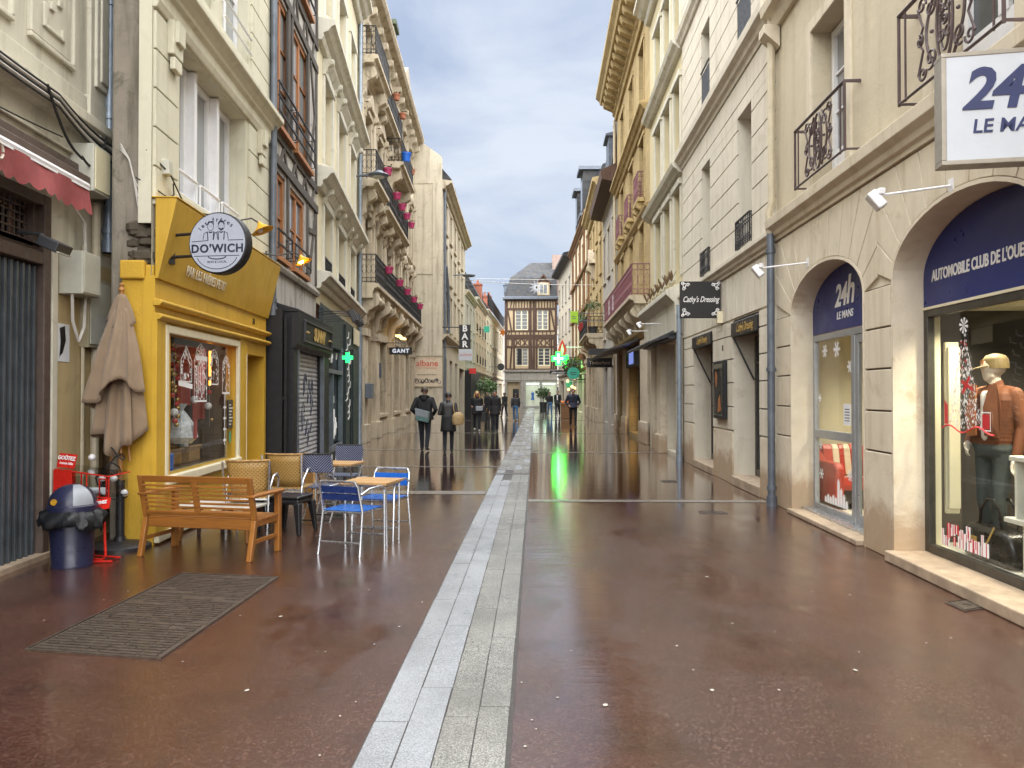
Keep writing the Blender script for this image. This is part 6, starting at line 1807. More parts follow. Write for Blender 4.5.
m = B.mb(); m.ext([(.0, 3.05), (.18, 3.1), (.22, 3.8), (.42, 4.0), (.42, 4.12), (0, 4.3)], 0, L, 'u'); m.build('shop_fascia', 'ivory_trim', B.o, bevel=.012)
m = B.mb(); m.box(.3, 5.0, .1, .32, 2.95, 3.1); m.ext([(.1, 3.05), (.75, 2.86), (.77, 2.9), (.12, 3.2)], .3, 5.0, 'u'); m.tube([(.3, .77, 2.87), (5.0, .77, 2.87)], .04, 6); m.build('awning', 'charcoal', B.o, bevel=.01, label='folded grey awning under the pale shop fascia')
for (a, b) in ((.5, 2.3),): 
    f = window(B, a+.02, b-.02, .12, 2.9, .42, 'ivory_paint', 2, 1, .1, 'pane', name='shop_window')
window(B, 3.07, 3.88, .05, 2.9, .5, 'black_paint', 1, 1, .06, 'pane_dark', name='shop_door'); window(B, 4.72, 5.38, .05, 2.86, .4, 'black_paint', 1, 1, .06, 'pane_dark', name='shop_door')
for k, u in enumerate((2.2, 4.6)): arm_lamp(B, u, 3.5, .7, ['small white spot lamp on an arm over the pale shop awning', 'small white spot lamp at the far end of the pale shop awning'][k], .3)
random.seed(41)
for k in range(7):
    u = .2+k*.72
    g = empty('potted_plant', tuple(B.world(u, .26, 4.22)), random.random(), ['dry tufted plant nearest the black square sign', 'reddish potted plant on the shop ledge', 'tall straggly plant on the shop ledge', 'low dry plant midway along the shop ledge', 'sparse plant on the shop ledge before the balcony', 'small plant near the far end of the shop ledge', 'farthest dry plant on the shop ledge'][k], 'plant', 'dry plants along the ledge over the pale shop')
    m = MB(); m.lathe((0, 0, 0), [(.05, 0), (.065, .08), (.06, .08)], 8); m.build('pot', 'box_side', g)
    m = MB()
    for i in range(26):
        a, t = random.random()*6.28, random.uniform(.05, .28)
        d = Vector((math.cos(a)*.6, math.sin(a)*.6, 1.2)).normalized()
        p = Vector((0, 0, .12)); q = p+d*t; s = Vector((-math.sin(a), math.cos(a), 0))*.014
        m.add([tuple(p-s), tuple(p+s), tuple(q+s*1.6), tuple(q+d*.05), tuple(q-s*1.6)], [(0, 1, 2, 3, 4)])
    m.build('foliage', 'leaf_dry', g, fix=False)

# ---------------------------------------------------------------- yellow stone building with the mauve balcony
B = Facade('yellow_stone_building', RX(23.96), RX(34.5), 'R', 'yellow stone building with a heavy bracketed cornice and a long mauve iron balcony')
A4 = B; L = B.L
wc = [(1.3, 2.5), (4.3, 5.5), (7.5, 8.7)]
rz_ = [(4.75, 7.3), (8.1, 10.2), (11.3, 13.4)]
m = B.mb(); wall(m, 0, L, 0, 14.6, [(a, b, c, d, .35) for a, b in wc for c, d in rz_]+[(1.9, 5.9, .15, 3.3, .5), (7.5, 9.6, .15, 3.3, .4)], body=8); m.build('wall', 'yellow_stone', B.o)
m = B.mb()
cornice(m, 0, L, 10.45, scaled(CORN, 1.7, 1.4)); cornice(m, 0, L, 7.45, scaled(BAND, 1.3, 1.2)); cornice(m, 0, L, 3.45, scaled(BAND, 2, 1.6))
m.ext([(-.02, 14.0), (.1, 14.0), (.12, 14.2), (.2, 14.25), (.2, 14.7), (.75, 14.75), (.8, 14.9), (.95, 15.05), (.95, 15.25), (-.02, 15.45)], -.3, L+.1, 'u')
for i in range(15):
    u = .3+i*.71; m.ext([(.18, 14.3), (.62, 14.5), (.7, 14.73), (.18, 14.73)], u-.15, u+.15, 'u')
for a, b in wc:
    for c, d in rz_: m.box(a-.12, a, -.01, .035, c, d); m.box(b, b+.12, -.01, .035, c, d); m.box(a-.15, b+.15, -.01, .06, d+.01, d+.16)
m.build('stone_trim', 'yellow_stone', B.o, bevel=.012)
m = B.mb()
for (a, b) in [(-.0, 1.85), (5.95, 7.45), (9.65, L)]: m.box(a+.02, b, -.01, .1, .0, 3.4); m.box(a+.02, b, -.01, .16, 0, .7)
m.build('shop_pier', 'limestone_base', B.o, bevel=.012)
for a, b in wc:
    for c, d in rz_: window(B, a, b, c, d, .3, 'ochre_timber' if c < 7 else 'brown_frame', 2, 3, .07, 'pane')
    m = B.mb(); railing(m, a, b, .22, 8.15, 9.0, .13, .01); bb = m.build('window_guard', 'mauve_iron', B.o)
    m = B.mb(); m.box(a-.05, b+.05, -.01, .24, 8.0, 8.13); m.build('guard_shelf', 'yellow_stone', bb); 
    for u in (a+.15, b-.15):
        mm = B.mb(); console(mm, u, .16, .22, 8.0, .55); mm.build('console', 'yellow_stone', bb)
balcony(B, .1, 10.35, 4.72, .6, 'mauve_iron', 'carved_stone', cons=[(.45, .3, 1.0), (2.3, .3, 1.0), (4.1, .3, 1.0), (6.0, .3, 1.0), (7.9, .3, 1.0), (9.8, .3, 1.0)], step=.15, h=1.0)
m = B.mb(); m.ext([(-.02, 4.45), (.5, 4.45), (.38, 4.2), (.2, 3.9), (-.02, 3.75)], .2, 10.2, 'u'); m.build('balcony_cove', 'carved_stone', B.o)
m = B.mb(); m.box(6.2, 6.8, .56, .575, 4.95, 5.55); m.box(7.9, 8.5, .56, .575, 4.95, 5.55); m.build('balcony_panel', 'paper', B.o)
window(B, 1.92, 5.88, .15, 3.25, .4, 'black_paint', 4, 1, .08, 'pane_dark', name='shop_window'); window(B, 7.52, 9.58, .15, 3.25, .3, 'ivory_paint', 3, 1, .1, 'pane', name='shop_window')
m = B.mb(); m.box(1.9, 5.9, -.3, .12, 2.6, 3.3); m.build('shop_fascia', 'black_paint', B.o)
m = B.mb()
for (a, b, c, d) in [(2.1, 2.55, .3, 2.2), (4.6, 5.5, .4, 1.3)]: m.box(a, b, -.385, -.375, c, d)
m.build('warm_display', 'shop_warm', B.o)
m = B.mb(); m.box(3.5, 4.6, .12, .16, 2.7, 3.2); gl = at(B, m.build('lit_sign', 'blue_glow', label='glowing blue white square shop sign on the black fascia under the mauve balcony', cat='shop sign'))
m = B.mb(); m.ext([(.1, 3.42), (1.3, 3.05), (1.32, 3.09), (.1, 3.5)], 2.0, 9.8, 'u'); m.build('awning', 'charcoal', B.o, label='dark sloping awning over the black shopfront')
downpipe(B, 10.5, .12, 0, 14, .06, 'pale_pipe', 6)
g = empty('hanging_sign', tuple(B.world(9.9, .85, 3.0)), 0, 'small black hanging sign with pale lettering before the grey narrow house', 'shop sign')
m = MB(); m.box(-.55, .55, -.04, .04, -.22, .2); m.build('board', 'sign_black', g)
text('Timberland', .2, 'letter_pale', g, front_mtx(0, -.044, -.02), offset=.004, extrude=.002)
m = MB(); m.box(-.5, .6, -.03, .03, .34, .62); m.tube([(0, 0, .2), (0, 0, .36)], .02, 5); m.tube([(0, 0, .5), (.9, 0, .5)], .025, 5); m.build('bracket', 'sign_black', g)
m = B.mb(); m.ext([(.0, 15.4), (-.5, 17.2), (-4, 18.4), (-8, 15.4)], 0, L, 'u'); m.build('roof', 'slate', B.o)
# =================================================================== FARTHER HOUSES
random.seed(51)
def rowhouse(name, P0, P1, side, lab, h, cols_, rows_, wallm, trimm, framem, pane='pane', base=3.4, shop=(), shopm='black_paint', corn=CORN, ck=1.6, body=8, roofh=2.5, roofm='slate', guards=None, eave=None, roofset=.3, winw=1.0):
    B = Facade(name, P0, P1, side, lab)
    L = B.L
    ups = [((i+.5)*L/cols_-winw/2, (i+.5)*L/cols_+winw/2) for i in range(cols_)]
    m = B.mb(); wall(m, 0, L, 0, h, [(a, b, c, d, .22) for a, b in ups for c, d in rows_]+[(a, b, .1, c, .4) for a, b, c in shop], body=body); m.build('wall', wallm, B.o)
    m = B.mb(); cornice(m, 0, L, base, scaled(BAND, 1.6, 1.3)); cornice(m, -.05, L+.05, h-.4, scaled(corn, ck, ck*.8))
    for a, b in ups:
        for c, d in rows_: m.box(a-.12, a, -.01, .04, c, d); m.box(b, b+.12, -.01, .04, c, d); m.box(a-.18, b+.18, -.01, .1, c-.12, c); m.box(a-.15, b+.15, -.01, .07, d, d+.14)
    m.build('stone_trim', trimm, B.o)
    for a, b in ups:
        for c, d in rows_:
            window(B, a, b, c, d, .18, framem, 2, 3, .06, pane)
    if guards:
        for a, b in ups:
            for c, d in rows_:
                m = B.mb(); railing(m, a-.05, b+.05, .06, c+.02, c+.75, .14, .011, True, 0, False); m.build('window_guard', guards, B.o)
    for a, b, c in shop: window(B, a, b, .12, c, .35, shopm, 2, 1, .08, 'pane_dark', name='shop_window')
    if roofh:
        m = B.mb(); m.ext([(roofset, h), (roofset-.05, h+.12), (-.9, h+roofh*.75), (-body*.5, h+roofh), (-body, h)], .0, L, 'u'); m.build('roof', roofm, B.o)
    return B

# left, beyond the gable building
B = rowhouse('grey_house', (-5.2, 58), (-5.1, 67), 'L', 'grey house with a dark bar front beyond the gable building', 9.6, 3, [(4.4, 6.1), (6.9, 8.6)], 'grey_render', 'pale_front', 'white_paint', shop=[(.6, 4.2, 3.2), (5, 8.4, 3.2)])
m = B.mb(); m.box(4.0, 4.8, -2.2, -1.4, 10.0, 12.0); [m.lathe((4.2+i*.35, -1.8, 12.0), [(.12, 0), (.1, .4)], 8) for i in range(2)]; m.build('chimney', 'brick_stack', B.o)
m = B.mb(); m.box(-.3, 9, .0, .5, 0, 3.4); m.build('bar_front', 'black_paint', B.o)
B = rowhouse('slate_roofed_house', (-5.1, 67), (-4.95, 80), 'L', 'narrow street house with railed windows and a steep slate roof', 10.2, 4, [(4.4, 6.2), (7.2, 8.9)], 'warm_render', 'pale_front', 'white_paint', shop=[(.8, 3.5, 3.1), (5, 8, 3.1), (9, 12, 3.1)], guards='black_iron', shopm='grey_gate', roofh=3)
m = B.mb(); m.box(8.0, 9.0, -.85, -.1, 10.2, 12.4); m.box(7.9, 9.1, -.9, -.05, 12.4, 12.55); [m.lathe((8.3+i*.4, -.5, 12.55), [(.12, 0), (.1, .4)], 8) for i in range(2)]; m.build('chimney', 'brick_stack', B.o)
B = rowhouse('cream_corner_house', (-4.95, 80), (-4.3, 108), 'L', 'long cream house with regular windows running toward the end of the street', 10.6, 7, [(4.2, 6.2), (7.2, 9.4)], 'ivory_house', 'ivory_trim', 'white_paint', 'pane_pale', shop=[(1, 8, 3.0), (10, 17, 3.0), (19, 26, 3.0)], shopm='white_paint', roofh=2.2, winw=1.4)
m = B.mb(); m.box(8, 9.2, -2.1, -.15, 10.6, 12.9); m.box(7.9, 9.3, -2.2, -.1, 12.9, 13.05); [m.lathe((8.6, -1.9+i*.5, 13.05), [(.14, 0), (.11, .45)], 8) for i in range(4)]; m.build('chimney', 'brick_stack', B.o)
m = B.mb(); railing(m, 0, 26, .2, 10.9, 12.3, .5, .03, True, -2, False); m.build('roof_railing', 'black_iron', B.o)
# street end, past the timber framed house
B = rowhouse('distant_house', (-6, 150), (6, 150), 'L', 'hazy pale house closing the far end of the street', 15, 5, [(4.5, 6.5), (8, 10), (11.5, 13.5)], 'grey_render', 'pale_front', 'white_paint', 'pane_pale', shop=[(1, 5, 3), (7, 11, 3)])

# ---------------------------------------------------------------- timber framed house facing down the street
B = Facade('timber_framed_house', (-3.24, 88), (2.78, 88), 'L', 'brown timber framed house with a mansard roof facing down the street, lit shop below')
TF = B; L = B.L
up2 = [(1.16, 2.66), (3.71, 5.0)]
hol = [(a, b, 9.0, 11.35, .15) for a, b in up2]+[(1.2, 2.7, 4.85, 6.95, .15), (3.8, 5.25, 4.85, 6.95, .15)]
m = B.mb(); wall(m, 0, L, 4.2, 12.6, hol, body=9); m.build('infill_wall', 'infill', B.o)
m = B.mb()
def bm_(u0, z0, u1, z1, w=.1, o=.06):
    d = Vector((u1-u0, 0, z1-z0)); n = Vector((-d.z, 0, d.x)).normalized()*w
    m.ext([(u0+n.x, z0+n.z), (u1+n.x, z1+n.z), (u1-n.x, z1-n.z), (u0-n.x, z0-n.z)], -.02, o+random.uniform(-.012, .012), 'o')
for z in (4.45, 7.05, 8.05, 8.35, 8.9, 11.45, 12.45): bm_(0, z, L, z, .13 if z in (8.35, 8.05, 11.45) else .1, .08)
for u in (.1, 2.95, 3.35, 5.9): bm_(u, 4.4, u, 12.5, .14, .075)
for u in (1.02, 2.8, 3.58, 5.14): bm_(u, 8.9, u, 11.4, .1)
for u in (1.05, 2.82, 3.66, 5.36): bm_(u, 4.5, u, 8.0, .11)
for i in range(18): bm_(.28+i*.33, 11.5, .28+i*.33+(.18 if i in (1, 2) else 0), 12.4, .06)
for i in range(13):
    u = .3+i*.45
    bm_(u, 8.4, u+(.3 if i in (0, 12) else 0), 8.9, .055)
for i in range(12): bm_(.35+i*.48, 7.1, .35+i*.48, 8.0, .05)
bm_(.75, 8.95, .3, 11.4, .09); bm_(.6, 4.5, .85, 7.9, .1); bm_(3.15, 4.5, 3.0, 7.9, .1); bm_(5.75, 8.95, 5.3, 11.3, .09); bm_(5.6, 4.5, 5.75, 7.9, .09); bm_(.25, 9.0, .25, 11.4, .05)
for a in (1.15, 1.95, 3.75, 4.5):
    bm_(a, 7.15, a+.7, 7.95, .055); bm_(a+.7, 7.15, a, 7.95, .055)
m.build('timber_frame', 'brown_timber', B.o)
for (a, b, c, d, e) in hol:
    f = window(B, a, b, c, d, .08, 'ivory_paint', 2, 5, .1, 'pane', bars=.045)
m = B.mb(); m.box(1.45, 1.95, -.05, .0, 5.0, 6.85); m.build('open_casement', 'black_paint', B.o)
m = B.mb(); m.ext([(-.1, 12.45), (.65, 12.55), (.65, 12.8), (.2, 12.95), (-.1, 12.95)], -.25, L+.2, 'u'); m.build('eaves', 'zinc_dark', B.o)
m = B.mb()   # mansard with hipped left end
z0, z1, z2 = 12.9, 15.2, 17.5
m.add([(-.1, .35, z0), (L, .35, z0), (L, -.7, z1), (.6, -.7, z1), (-.1, -9, z0), (.6, -8, z1), (3.0, -4, z2), (L, -4, z2), (L, -9, z0), (L, -8, z1)],
      [(0, 1, 2, 3), (0, 3, 5, 4), (3, 2, 7, 6), (3, 6, 5), (5, 6, 7, 9), (4, 5, 9, 8), (1, 8, 9, 7, 2)])
m.build('roof', 'slate', B.o)
m = B.mb(); m.box(3.75, 5.15, -.5, .3, 12.95, 14.5); d_ = m.build('dormer', 'infill', B.o)
m = B.mb(); m.ext([(3.5, 14.3), (4.45, 15.5), (5.4, 14.3), (5.25, 14.3), (4.45, 15.25), (3.65, 14.3)], -.7, .5, 'o'); m.ext([(3.75, 14.45), (5.15, 14.45), (4.45, 15.35)], -.7, .28, 'o'); m.build('gable', 'brown_timber', d_)
m = B.mb(); m.box(3.95, 4.95, .3, .34, 13.1, 14.35); m.build('window', 'ivory_paint', d_)
m = B.mb(); m.box(4.03, 4.42, .34, .35, 13.2, 14.25); m.box(4.48, 4.87, .34, .35, 13.2, 14.25); m.build('pane', 'pane', d_)
m = B.mb(); m.box(-.15, .45, -2, -.6, 13.4, 14.3); m.ext([(-.25, 14.3), (.15, 14.6), (.55, 14.3)], -2.1, -.5, 'o'); m.build('side_dormer', 'zinc_dark', B.o)
m = B.mb(); m.box(5.55, 7.0, -5, -2.5, 12.5, 18.2); m.build('chimney', 'pink_roughcast', B.o)
m = B.mb(); wall(m, -.05, L+.02, 0, 4.25, [(.25, 1.75, .05, 3.0, .4), (2.35, 4.1, .15, 3.05, .15), (4.3, 6.0, .15, 3.05, .15)], body=0, o=.05); m.ext([(.05, 3.15), (.12, 3.2), (.12, 4.0), (.05, 4.0)], 0, L, 'u'); m.ext([(0, 4.1), (.3, 4.15), (.35, 4.35), (0, 4.4)], -.2, L+.1, 'u'); m.box(2.1, 2.3, .0, .18, .1, 3.9); m.build('shopfront', 'grey_render', B.o)
text('maxfile', .5, 'sign_frame', B.o, wall_mtx(B, 1.2, .14, 3.6), sx=.9)
for a, b in ((2.35, 4.1), (4.3, 6.0)):
    m = B.mb()
    for (p, q, r_, s) in [(a, a+.06, .15, 3.05), (b-.06, b, .15, 3.05), (a+.06, b-.06, .15, .22), (a+.06, b-.06, 2.98, 3.05)]: m.box(p, q, -.1, .02, r_, s)
    f = m.build('display_window', 'alu_frame', B.o)
    m = B.mb(); m.poly([(a, -.06, .15), (b, -.06, .15), (b, -.06, 3.05), (a, -.06, 3.05)]); m.build('pane', 'glass', f, fix=False)
m = B.mb(); m.box(2.2, 6.0, -1.7, -1.65, .1, 3.1); m.box(2.2, 2.25, -1.65, -.1, .1, 3.1); m.box(5.95, 6.0, -1.65, -.1, .1, 3.1); m.box(2.25, 5.95, -1.65, -.1, .1, .15); m.box(2.25, 5.95, -1.65, -.1, 3.1, 3.15); m.build('shop_interior', 'shop_white', B.o)
m = B.mb(); m.box(2.5, 3.9, -.7, -.5, 2.75, 2.82); m.box(4.4, 5.8, -.7, -.5, 2.75, 2.82); m.build('shop_light', 'shop_light', B.o)
m = B.mb(); m.box(.25, 1.75, -.36, -.33, .05, 3.0); d_ = m.build('shop_door', 'warm_render', B.o)
m = B.mb(); m.box(.9, 1.6, -.33, -.32, .9, 2.2); m.build('pane', 'pane_dark', d_)
for k, (u, mt, lab) in enumerate(((3.2, 'blue_slat', 'blue dress on a stand in the lit shop window at the street end'), (4.8, 'black_cloth', 'dark dress on a stand beside the plant in the lit shop window'))):
    g = empty('dress_form', tuple(B.world(u, -.6, .15)), 0, lab, 'dress form')
    m = MB(); m.lathe((0, 0, .75), [(.2, 0), (.16, .25), (.13, .45), (.2, .75), (.17, .85), (.06, .9)], 10); m.build('dress', mt, g, smooth=True)
    m = MB(); m.tube([(0, 0, 0), (0, 0, .75)], .02, 6); m.lathe((0, 0, 0), [(.16, 0), (.15, .02), (0, .03)], 10); m.ball((0, 0, 1.75), .07, 8); m.build('stand', 'alu', g)
g = empty('white_star', (.45, 86.9, 13.8), 0, 'white starburst Christmas light hung in front of the slate roof', 'light decoration')
m = MB()
for k in range(22):
    a = k*2*math.pi/22; r_ = .85 if k % 2 else .6
    m.tube([(.15*math.cos(a), 0, .15*math.sin(a)), (r_*math.cos(a), random.uniform(-.2, .2), r_*math.sin(a))], [.045, .02], 4)
m.build('rays', 'star_white', g)
m = MB()
m.tube([(-7, 0, 1.05), (0, 0, .9), (4.2, 0, 1.0)], .02, 4); m.build('hanger_wire', 'cable_grey', g)
# overhead wire across the street
m = MB(); m.tube(hang((-4.95, 46, 8.6), (3.9, 46, 8.2), .12, 14), .018, 4); m.build('overhead_wire', 'cable_grey', label='thin wire strung across the street above the walkers', cat='wire')
g = empty('street_lamp', (-4.85, 46, 8.8), 0, 'grey street lantern hung on the far left wall beside the overhead wire', 'street lamp')
m = MB(); m.tube([(0, 0, 0), (.6, 0, .05)], .04, 6); m.build('arm', 'zinc_dark', g)
m = MB(); m.ball((.95, 0, 0), .42, 14, (1, 1, .24)); m.build('hood', 'zinc_dark', g, smooth=True)

# ---------------------------------------------------------------- right, beyond the yellow stone building
B = rowhouse('narrow_grey_house', RX(34.5), RX(42.5), 'R', 'narrow grey rendered house with brown framed windows and a dark overhanging eave', 11.6, 3, [(4.6, 6.5), (7.6, 10.0)], 'grey_render', 'pale_front', 'ochre_timber', shop=[(1.0, 3.2, 3.0), (5.2, 7.2, 3.0)], shopm='ivory_paint', roofh=0)
m = B.mb(); m.ext([(-.02, 11.2), (.7, 11.35), (.75, 11.75), (0, 12.1), (-.02, 12.1)], -.1, B.L, 'u'); m.build('eaves', 'brown_timber', B.o)
m = B.mb(); m.ext([(.3, 11.7), (-.2, 14.8), (-4, 16), (-8, 11.7)], .2, B.L, 'u'); m.build('roof', 'slate', B.o)
m = B.mb(); m.ext([(.0, 11.7), (-.35, 15.0), (-4, 16.2), (-8, 11.7)], -.1, .19, 'u'); m.build('gable_wall', 'yellow_stone', B.o)
m = B.mb(); m.box(2.0, 3.4, -1.0, .2, 11.9, 14.0); m.ext([(.35, 14.0), (.35, 14.1), (-1.2, 14.5), (-1.2, 14.0)], 1.9, 3.5, 'u'); m.build('dormer', 'zinc_dark', B.o)
downpipe(B, .15, .1, 0, 11.4, .06, 'pale_pipe', 5)

B = rowhouse('gold_stone_house', RX(42.5), RX(54), 'R', 'gold coloured stone house with a deep wooden cornice and a planted balcony', 13.4, 4, [(5.6, 7.6), (8.6, 10.4), (11.0, 12.4)], 'gold_stone', 'gold_stone', 'ivory_paint', ck=3.0, roofh=2.5)
A6 = B
m = B.mb()
for u in (.4, 2.4, 5.4, 8.4, 11.1):
    m.box(u-.35, u+.35, -.01, .3, .8, 3.7); m.box(u-.45, u+.45, -.01, .42, 0, .8); m.box(u-.45, u+.45, -.01, .42, 3.7, 4.0); console(m, u, .6, .8, 4.75, .75)
m.build('pilaster', 'carved_stone', B.o, bevel=.015)
balcony(B, .1, 7.6, 5.0, .95, 'black_iron', 'carved_stone', step=.2)
m = B.mb(); m.ext([(6.2, 10.0), (7.8, 10.0), (7.4, 10.6), (7.0, 11.0), (6.6, 10.6)], 0, .4, 'o'); console(m, 7, .9, .5, 9.9, .9); m.build('carved_pediment', 'carved_stone', B.o, bevel=.02)
def foliage(m, c, r, n, size, sq=(1, 1, 1)):
    for i in range(n):
        d = Vector((random.gauss(0, 1), random.gauss(0, 1), random.gauss(0, 1))).normalized()*r*random.random()**.45
        p = Vector(c)+Vector((d.x*sq[0], d.y*sq[1], d.z*sq[2]))
        a = Vector((random.gauss(0, 1), random.gauss(0, 1), random.gauss(0, 1))).normalized(); b = a.orthogonal().normalized()
        s = size*random.uniform(.6, 1.3)
        m.add([tuple(p-a*s), tuple(p+b*s*.45), tuple(p+a*s), tuple(p-b*s*.45)], [(0, 1, 2, 3)])
def tub_tree(p, lab, h=1.5, r=.42, grp=None, pot='pot_dark'):
    g = empty('potted_tree', tuple(p), 0, lab, 'potted tree', grp)
    m = MB(); m.lathe((0, 0, 0), [(.2, 0), (.28, .35), (.31, .35), (.31, .42), (.25, .42), (.2, .36), (0, .36)], 12); m.build('pot', pot, g)
    m = MB(); m.tube([(0, 0, .3), (.02, .01, h*.55), (0, 0, h)], [.025, .02, .012], 6); m.build('trunk', 'brown_timber', g)
    m = MB(); foliage(m, (0, 0, h+.1), r, 420, .055, (1, 1, .75)); m.build('crown', 'leaf', g, fix=False)
tub_tree(B.world(1.0, .5, 5.03), 'small round crowned tree in a dark tub on the black iron balcony', 1.5, .5)
for k, u in enumerate((3.6, 4.8, 6.0)):
    p = B.world(u, .95, 5.6)
    g = empty('flower_pot', tuple(p), 0, ['first red pot on the planted black balcony', 'second red pot on the planted black balcony', 'third red pot on the planted black balcony'][k], 'flower pot', 'red pots on the planted balcony')
    m = MB(); m.lathe((0, 0, 0), [(.13, 0), (.18, .25), (.2, .25), (.2, .32), (.15, .3), (0, .28)], 10); m.build('pot', 'pot_red', g)
    m = MB(); foliage(m, (0, 0, .55), .32, 160, .06); m.build('foliage', 'leaf', g, fix=False)
g = empty('round_sign', (2.15, 40.6, 2.7), 0, 'round teal green hanging sign under the planted balcony', 'shop sign')
m = MB(); m.lathe((0, 0, 0), [(0, -.05), (.33, -.05), (.33, .05), (0, .05)], 24, axis='o'); m.build('disc', 'sign_teal', g)
m = MB(); m.box(-.17, .17, -.056, -.05, .02, .06); m.box(-.13, .13, -.056, -.05, -.08, -.04); m.build('lettering', 'sign_ink', g)
m = MB(); m.tube([(0, 0, .33), (0, 0, .5), (1.7, 0, .5)], .025, 5); m.build('bracket', 'black_iron', g)
g = empty('lime_sign', (2.2, 40.5, 5.7), 0, 'bright lime green square sign projecting high over the street', 'shop sign')
m = MB(); m.box(-.2, .2, -.05, .05, -.3, .3); m.build('board', 'sign_lime', g)
m = MB(); m.tube([(.2, 0, .2), (1.7, 0, .2)], .02, 5); m.tube([(.2, 0, -.2), (1.7, 0, -.2)], .02, 5); m.box(-.12, .12, -.056, -.05, .0, .03); m.box(-.12, .08, -.056, -.05, -.1, -.07); m.build('bracket', 'grey_gate', g)

B = rowhouse('timber_bracket_house', RX(54), (3.7, 72), 'R', 'pale tall house with ochre timber posts and a dormered slate roof', 14.6, 5, [(5.4, 7.4), (8.6, 10.6), (11.4, 13.2)], 'ivory_house', 'ochre_timber', 'ochre_timber', shop=[(1, 5, 3.2), (7, 11, 3.2), (12.5, 16.5, 3.2)], roofh=4.5, ck=2.2)
m = B.mb()
for z in (4.5, 8.0, 11.0): m.box(0, B.L, -.01, .22, z, z+.25)
for u in (.3, 4, 8, 12, 16): m.box(u-.12, u+.12, -.01, .14, 4.6, 14.2); console(m, u, .25, .5, 4.7, 1.0)
m.build('timber_post', 'ochre_timber', B.o)
m = B.mb(); m.box(2.2, 4.2, -2, .3, 14.8, 18.2); m.box(7.5, 9.5, -2, .3, 14.8, 18.0); d_ = m.build('dormer', 'slate', B.o)
m = B.mb(); m.box(2.0, 4.4, -2.1, .6, 18.2, 18.45); m.box(7.3, 9.7, -2.1, .6, 18.0, 18.25); m.box(2.1, 4.3, -.1, .55, 14.8, 15.0); m.build('dormer_roof', 'zinc_dark', d_)
m = B.mb(); m.box(2.5, 3.9, .3, .33, 15.4, 17.6); m.box(7.8, 9.2, .3, .33, 15.4, 17.6); m.build('dormer_window', 'pane', d_)
B = rowhouse('dark_eaved_house', (3.65, 72), (2.9, 86), 'R', 'tall white house with a dark eave beside the timber framed house', 14.9, 4, [(4.6, 6.6), (7.8, 9.8), (11, 13)], 'pale_front', 'grey_render', 'black_iron', shop=[(1, 5, 3.0), (8, 12, 3.0)], ck=1.8, roofh=2)
m = B.mb(); m.ext([(-.02, 14.5), (.8, 14.7), (.8, 15.0), (-.02, 15.2)], -.1, B.L+.1, 'u'); m.build('eaves', 'black_paint', B.o)

# ---------------------------------------------------------------- signs and shop lights deep in the street, right side
g = empty('pharmacy_cross', (2.0, 60, 4.4), 0, 'large glowing green pharmacy cross over the right of the street', 'pharmacy cross')
m = MB(); cross(m, .52, .2, -.12, .12); m.build('green_body', 'neon_green', g)
m = MB(); cross(m, .38, .08, -.128, -.12); m.build('bright_core', 'neon_core', g)
m = MB(); m.tube([(.66, 0, .1), (1.9, 0, .1)], .04, 5); m.build('bracket', 'black_iron', g)
g = empty('pharmacy_cross', (2.75, 62, 4.25), R(70), 'smaller green cross turned away behind the large pharmacy cross', 'pharmacy cross')
m = MB(); cross(m, .5, .18, -.08, .08); m.build('green_body', 'neon_green', g)
m = MB(); m.tube([(0, 0, 0), (.2, -.9, 0)], .04, 5); m.build('bracket', 'black_iron', g)
g = empty('red_lozenge_sign', (2.35, 61, 5.15), 0, 'red lozenge tobacconist sign above the green pharmacy cross', 'shop sign')
m = MB(); m.ext([(0, -.85), (.36, 0), (0, .85), (-.36, 0)], -.06, .06, 'o'); m.build('board', 'sign_red', g)
m = MB(); m.ext([(0, -.5), (.12, 0), (0, .5), (-.12, 0)], -.066, -.06, 'o'); m.tube([(.3, 0, .2), (1.9, 0, .2)], .04, 5); m.build('emblem', 'letter_white', g)
g = empty('cafe_board', (1.95, 59.5, 3.3), 0, 'dark fascia board with white writing under the green cross', 'shop sign')
m = MB(); m.box(-.65, .75, -.05, .05, -.16, .16); m.build('board', 'sign_black', g)
text('pharmacie', .24, 'letter_white', g, front_mtx(0, -.056, -.02), shear=.3)
m = MB(); m.tube([(.7, 0, 0), (1.9, 0, 0)], .04, 5); m.build('bracket', 'black_iron', g)
g = empty('green_globe_sign', (2.75, 58, 2.35), 0, 'pale green oval sign low beneath the pharmacy cross', 'shop sign')
m = MB(); m.ball((0, 0, 0), .26, 12, (1, .5, 1.2)); m.build('globe', 'green_glow', g, smooth=True)
m = MB(); m.tube([(0, 0, .3), (1.3, 0, .4)], .03, 5); m.build('bracket', 'black_iron', g)
for k, (x, z) in enumerate(((2.55, 2.55), (2.9, 2.15), (3.1, 2.75), (2.7, 1.95), (3.2, 2.05))):
    g = empty('shop_lantern', (x, 56+k*.6, z), 0, ['warm globe lamp at the left of the lit shop entrance', 'warm globe lamp in the middle of the cluster', 'topmost warm globe lamp by the shop entrance', 'lowest warm globe lamp of the cluster', 'warm globe lamp nearest the shop wall'][k], 'lamp', 'warm globe lamps at the shop entrance')
    m = MB(); m.ball((0, 0, 0), .11, 10); m.build('globe', 'shop_warm', g, smooth=True)
    m = MB(); m.tube([(0, 0, .1), (0, 0, .5), (1.4, 0, .5)], .015, 4); m.build('arm', 'black_iron', g)
m = MB(); m.ext([(-.02, 3.0), (-1.5, 2.75), (-1.5, 2.8), (-.02, 3.1)], 55, 58, 'u'); m2 = MB()
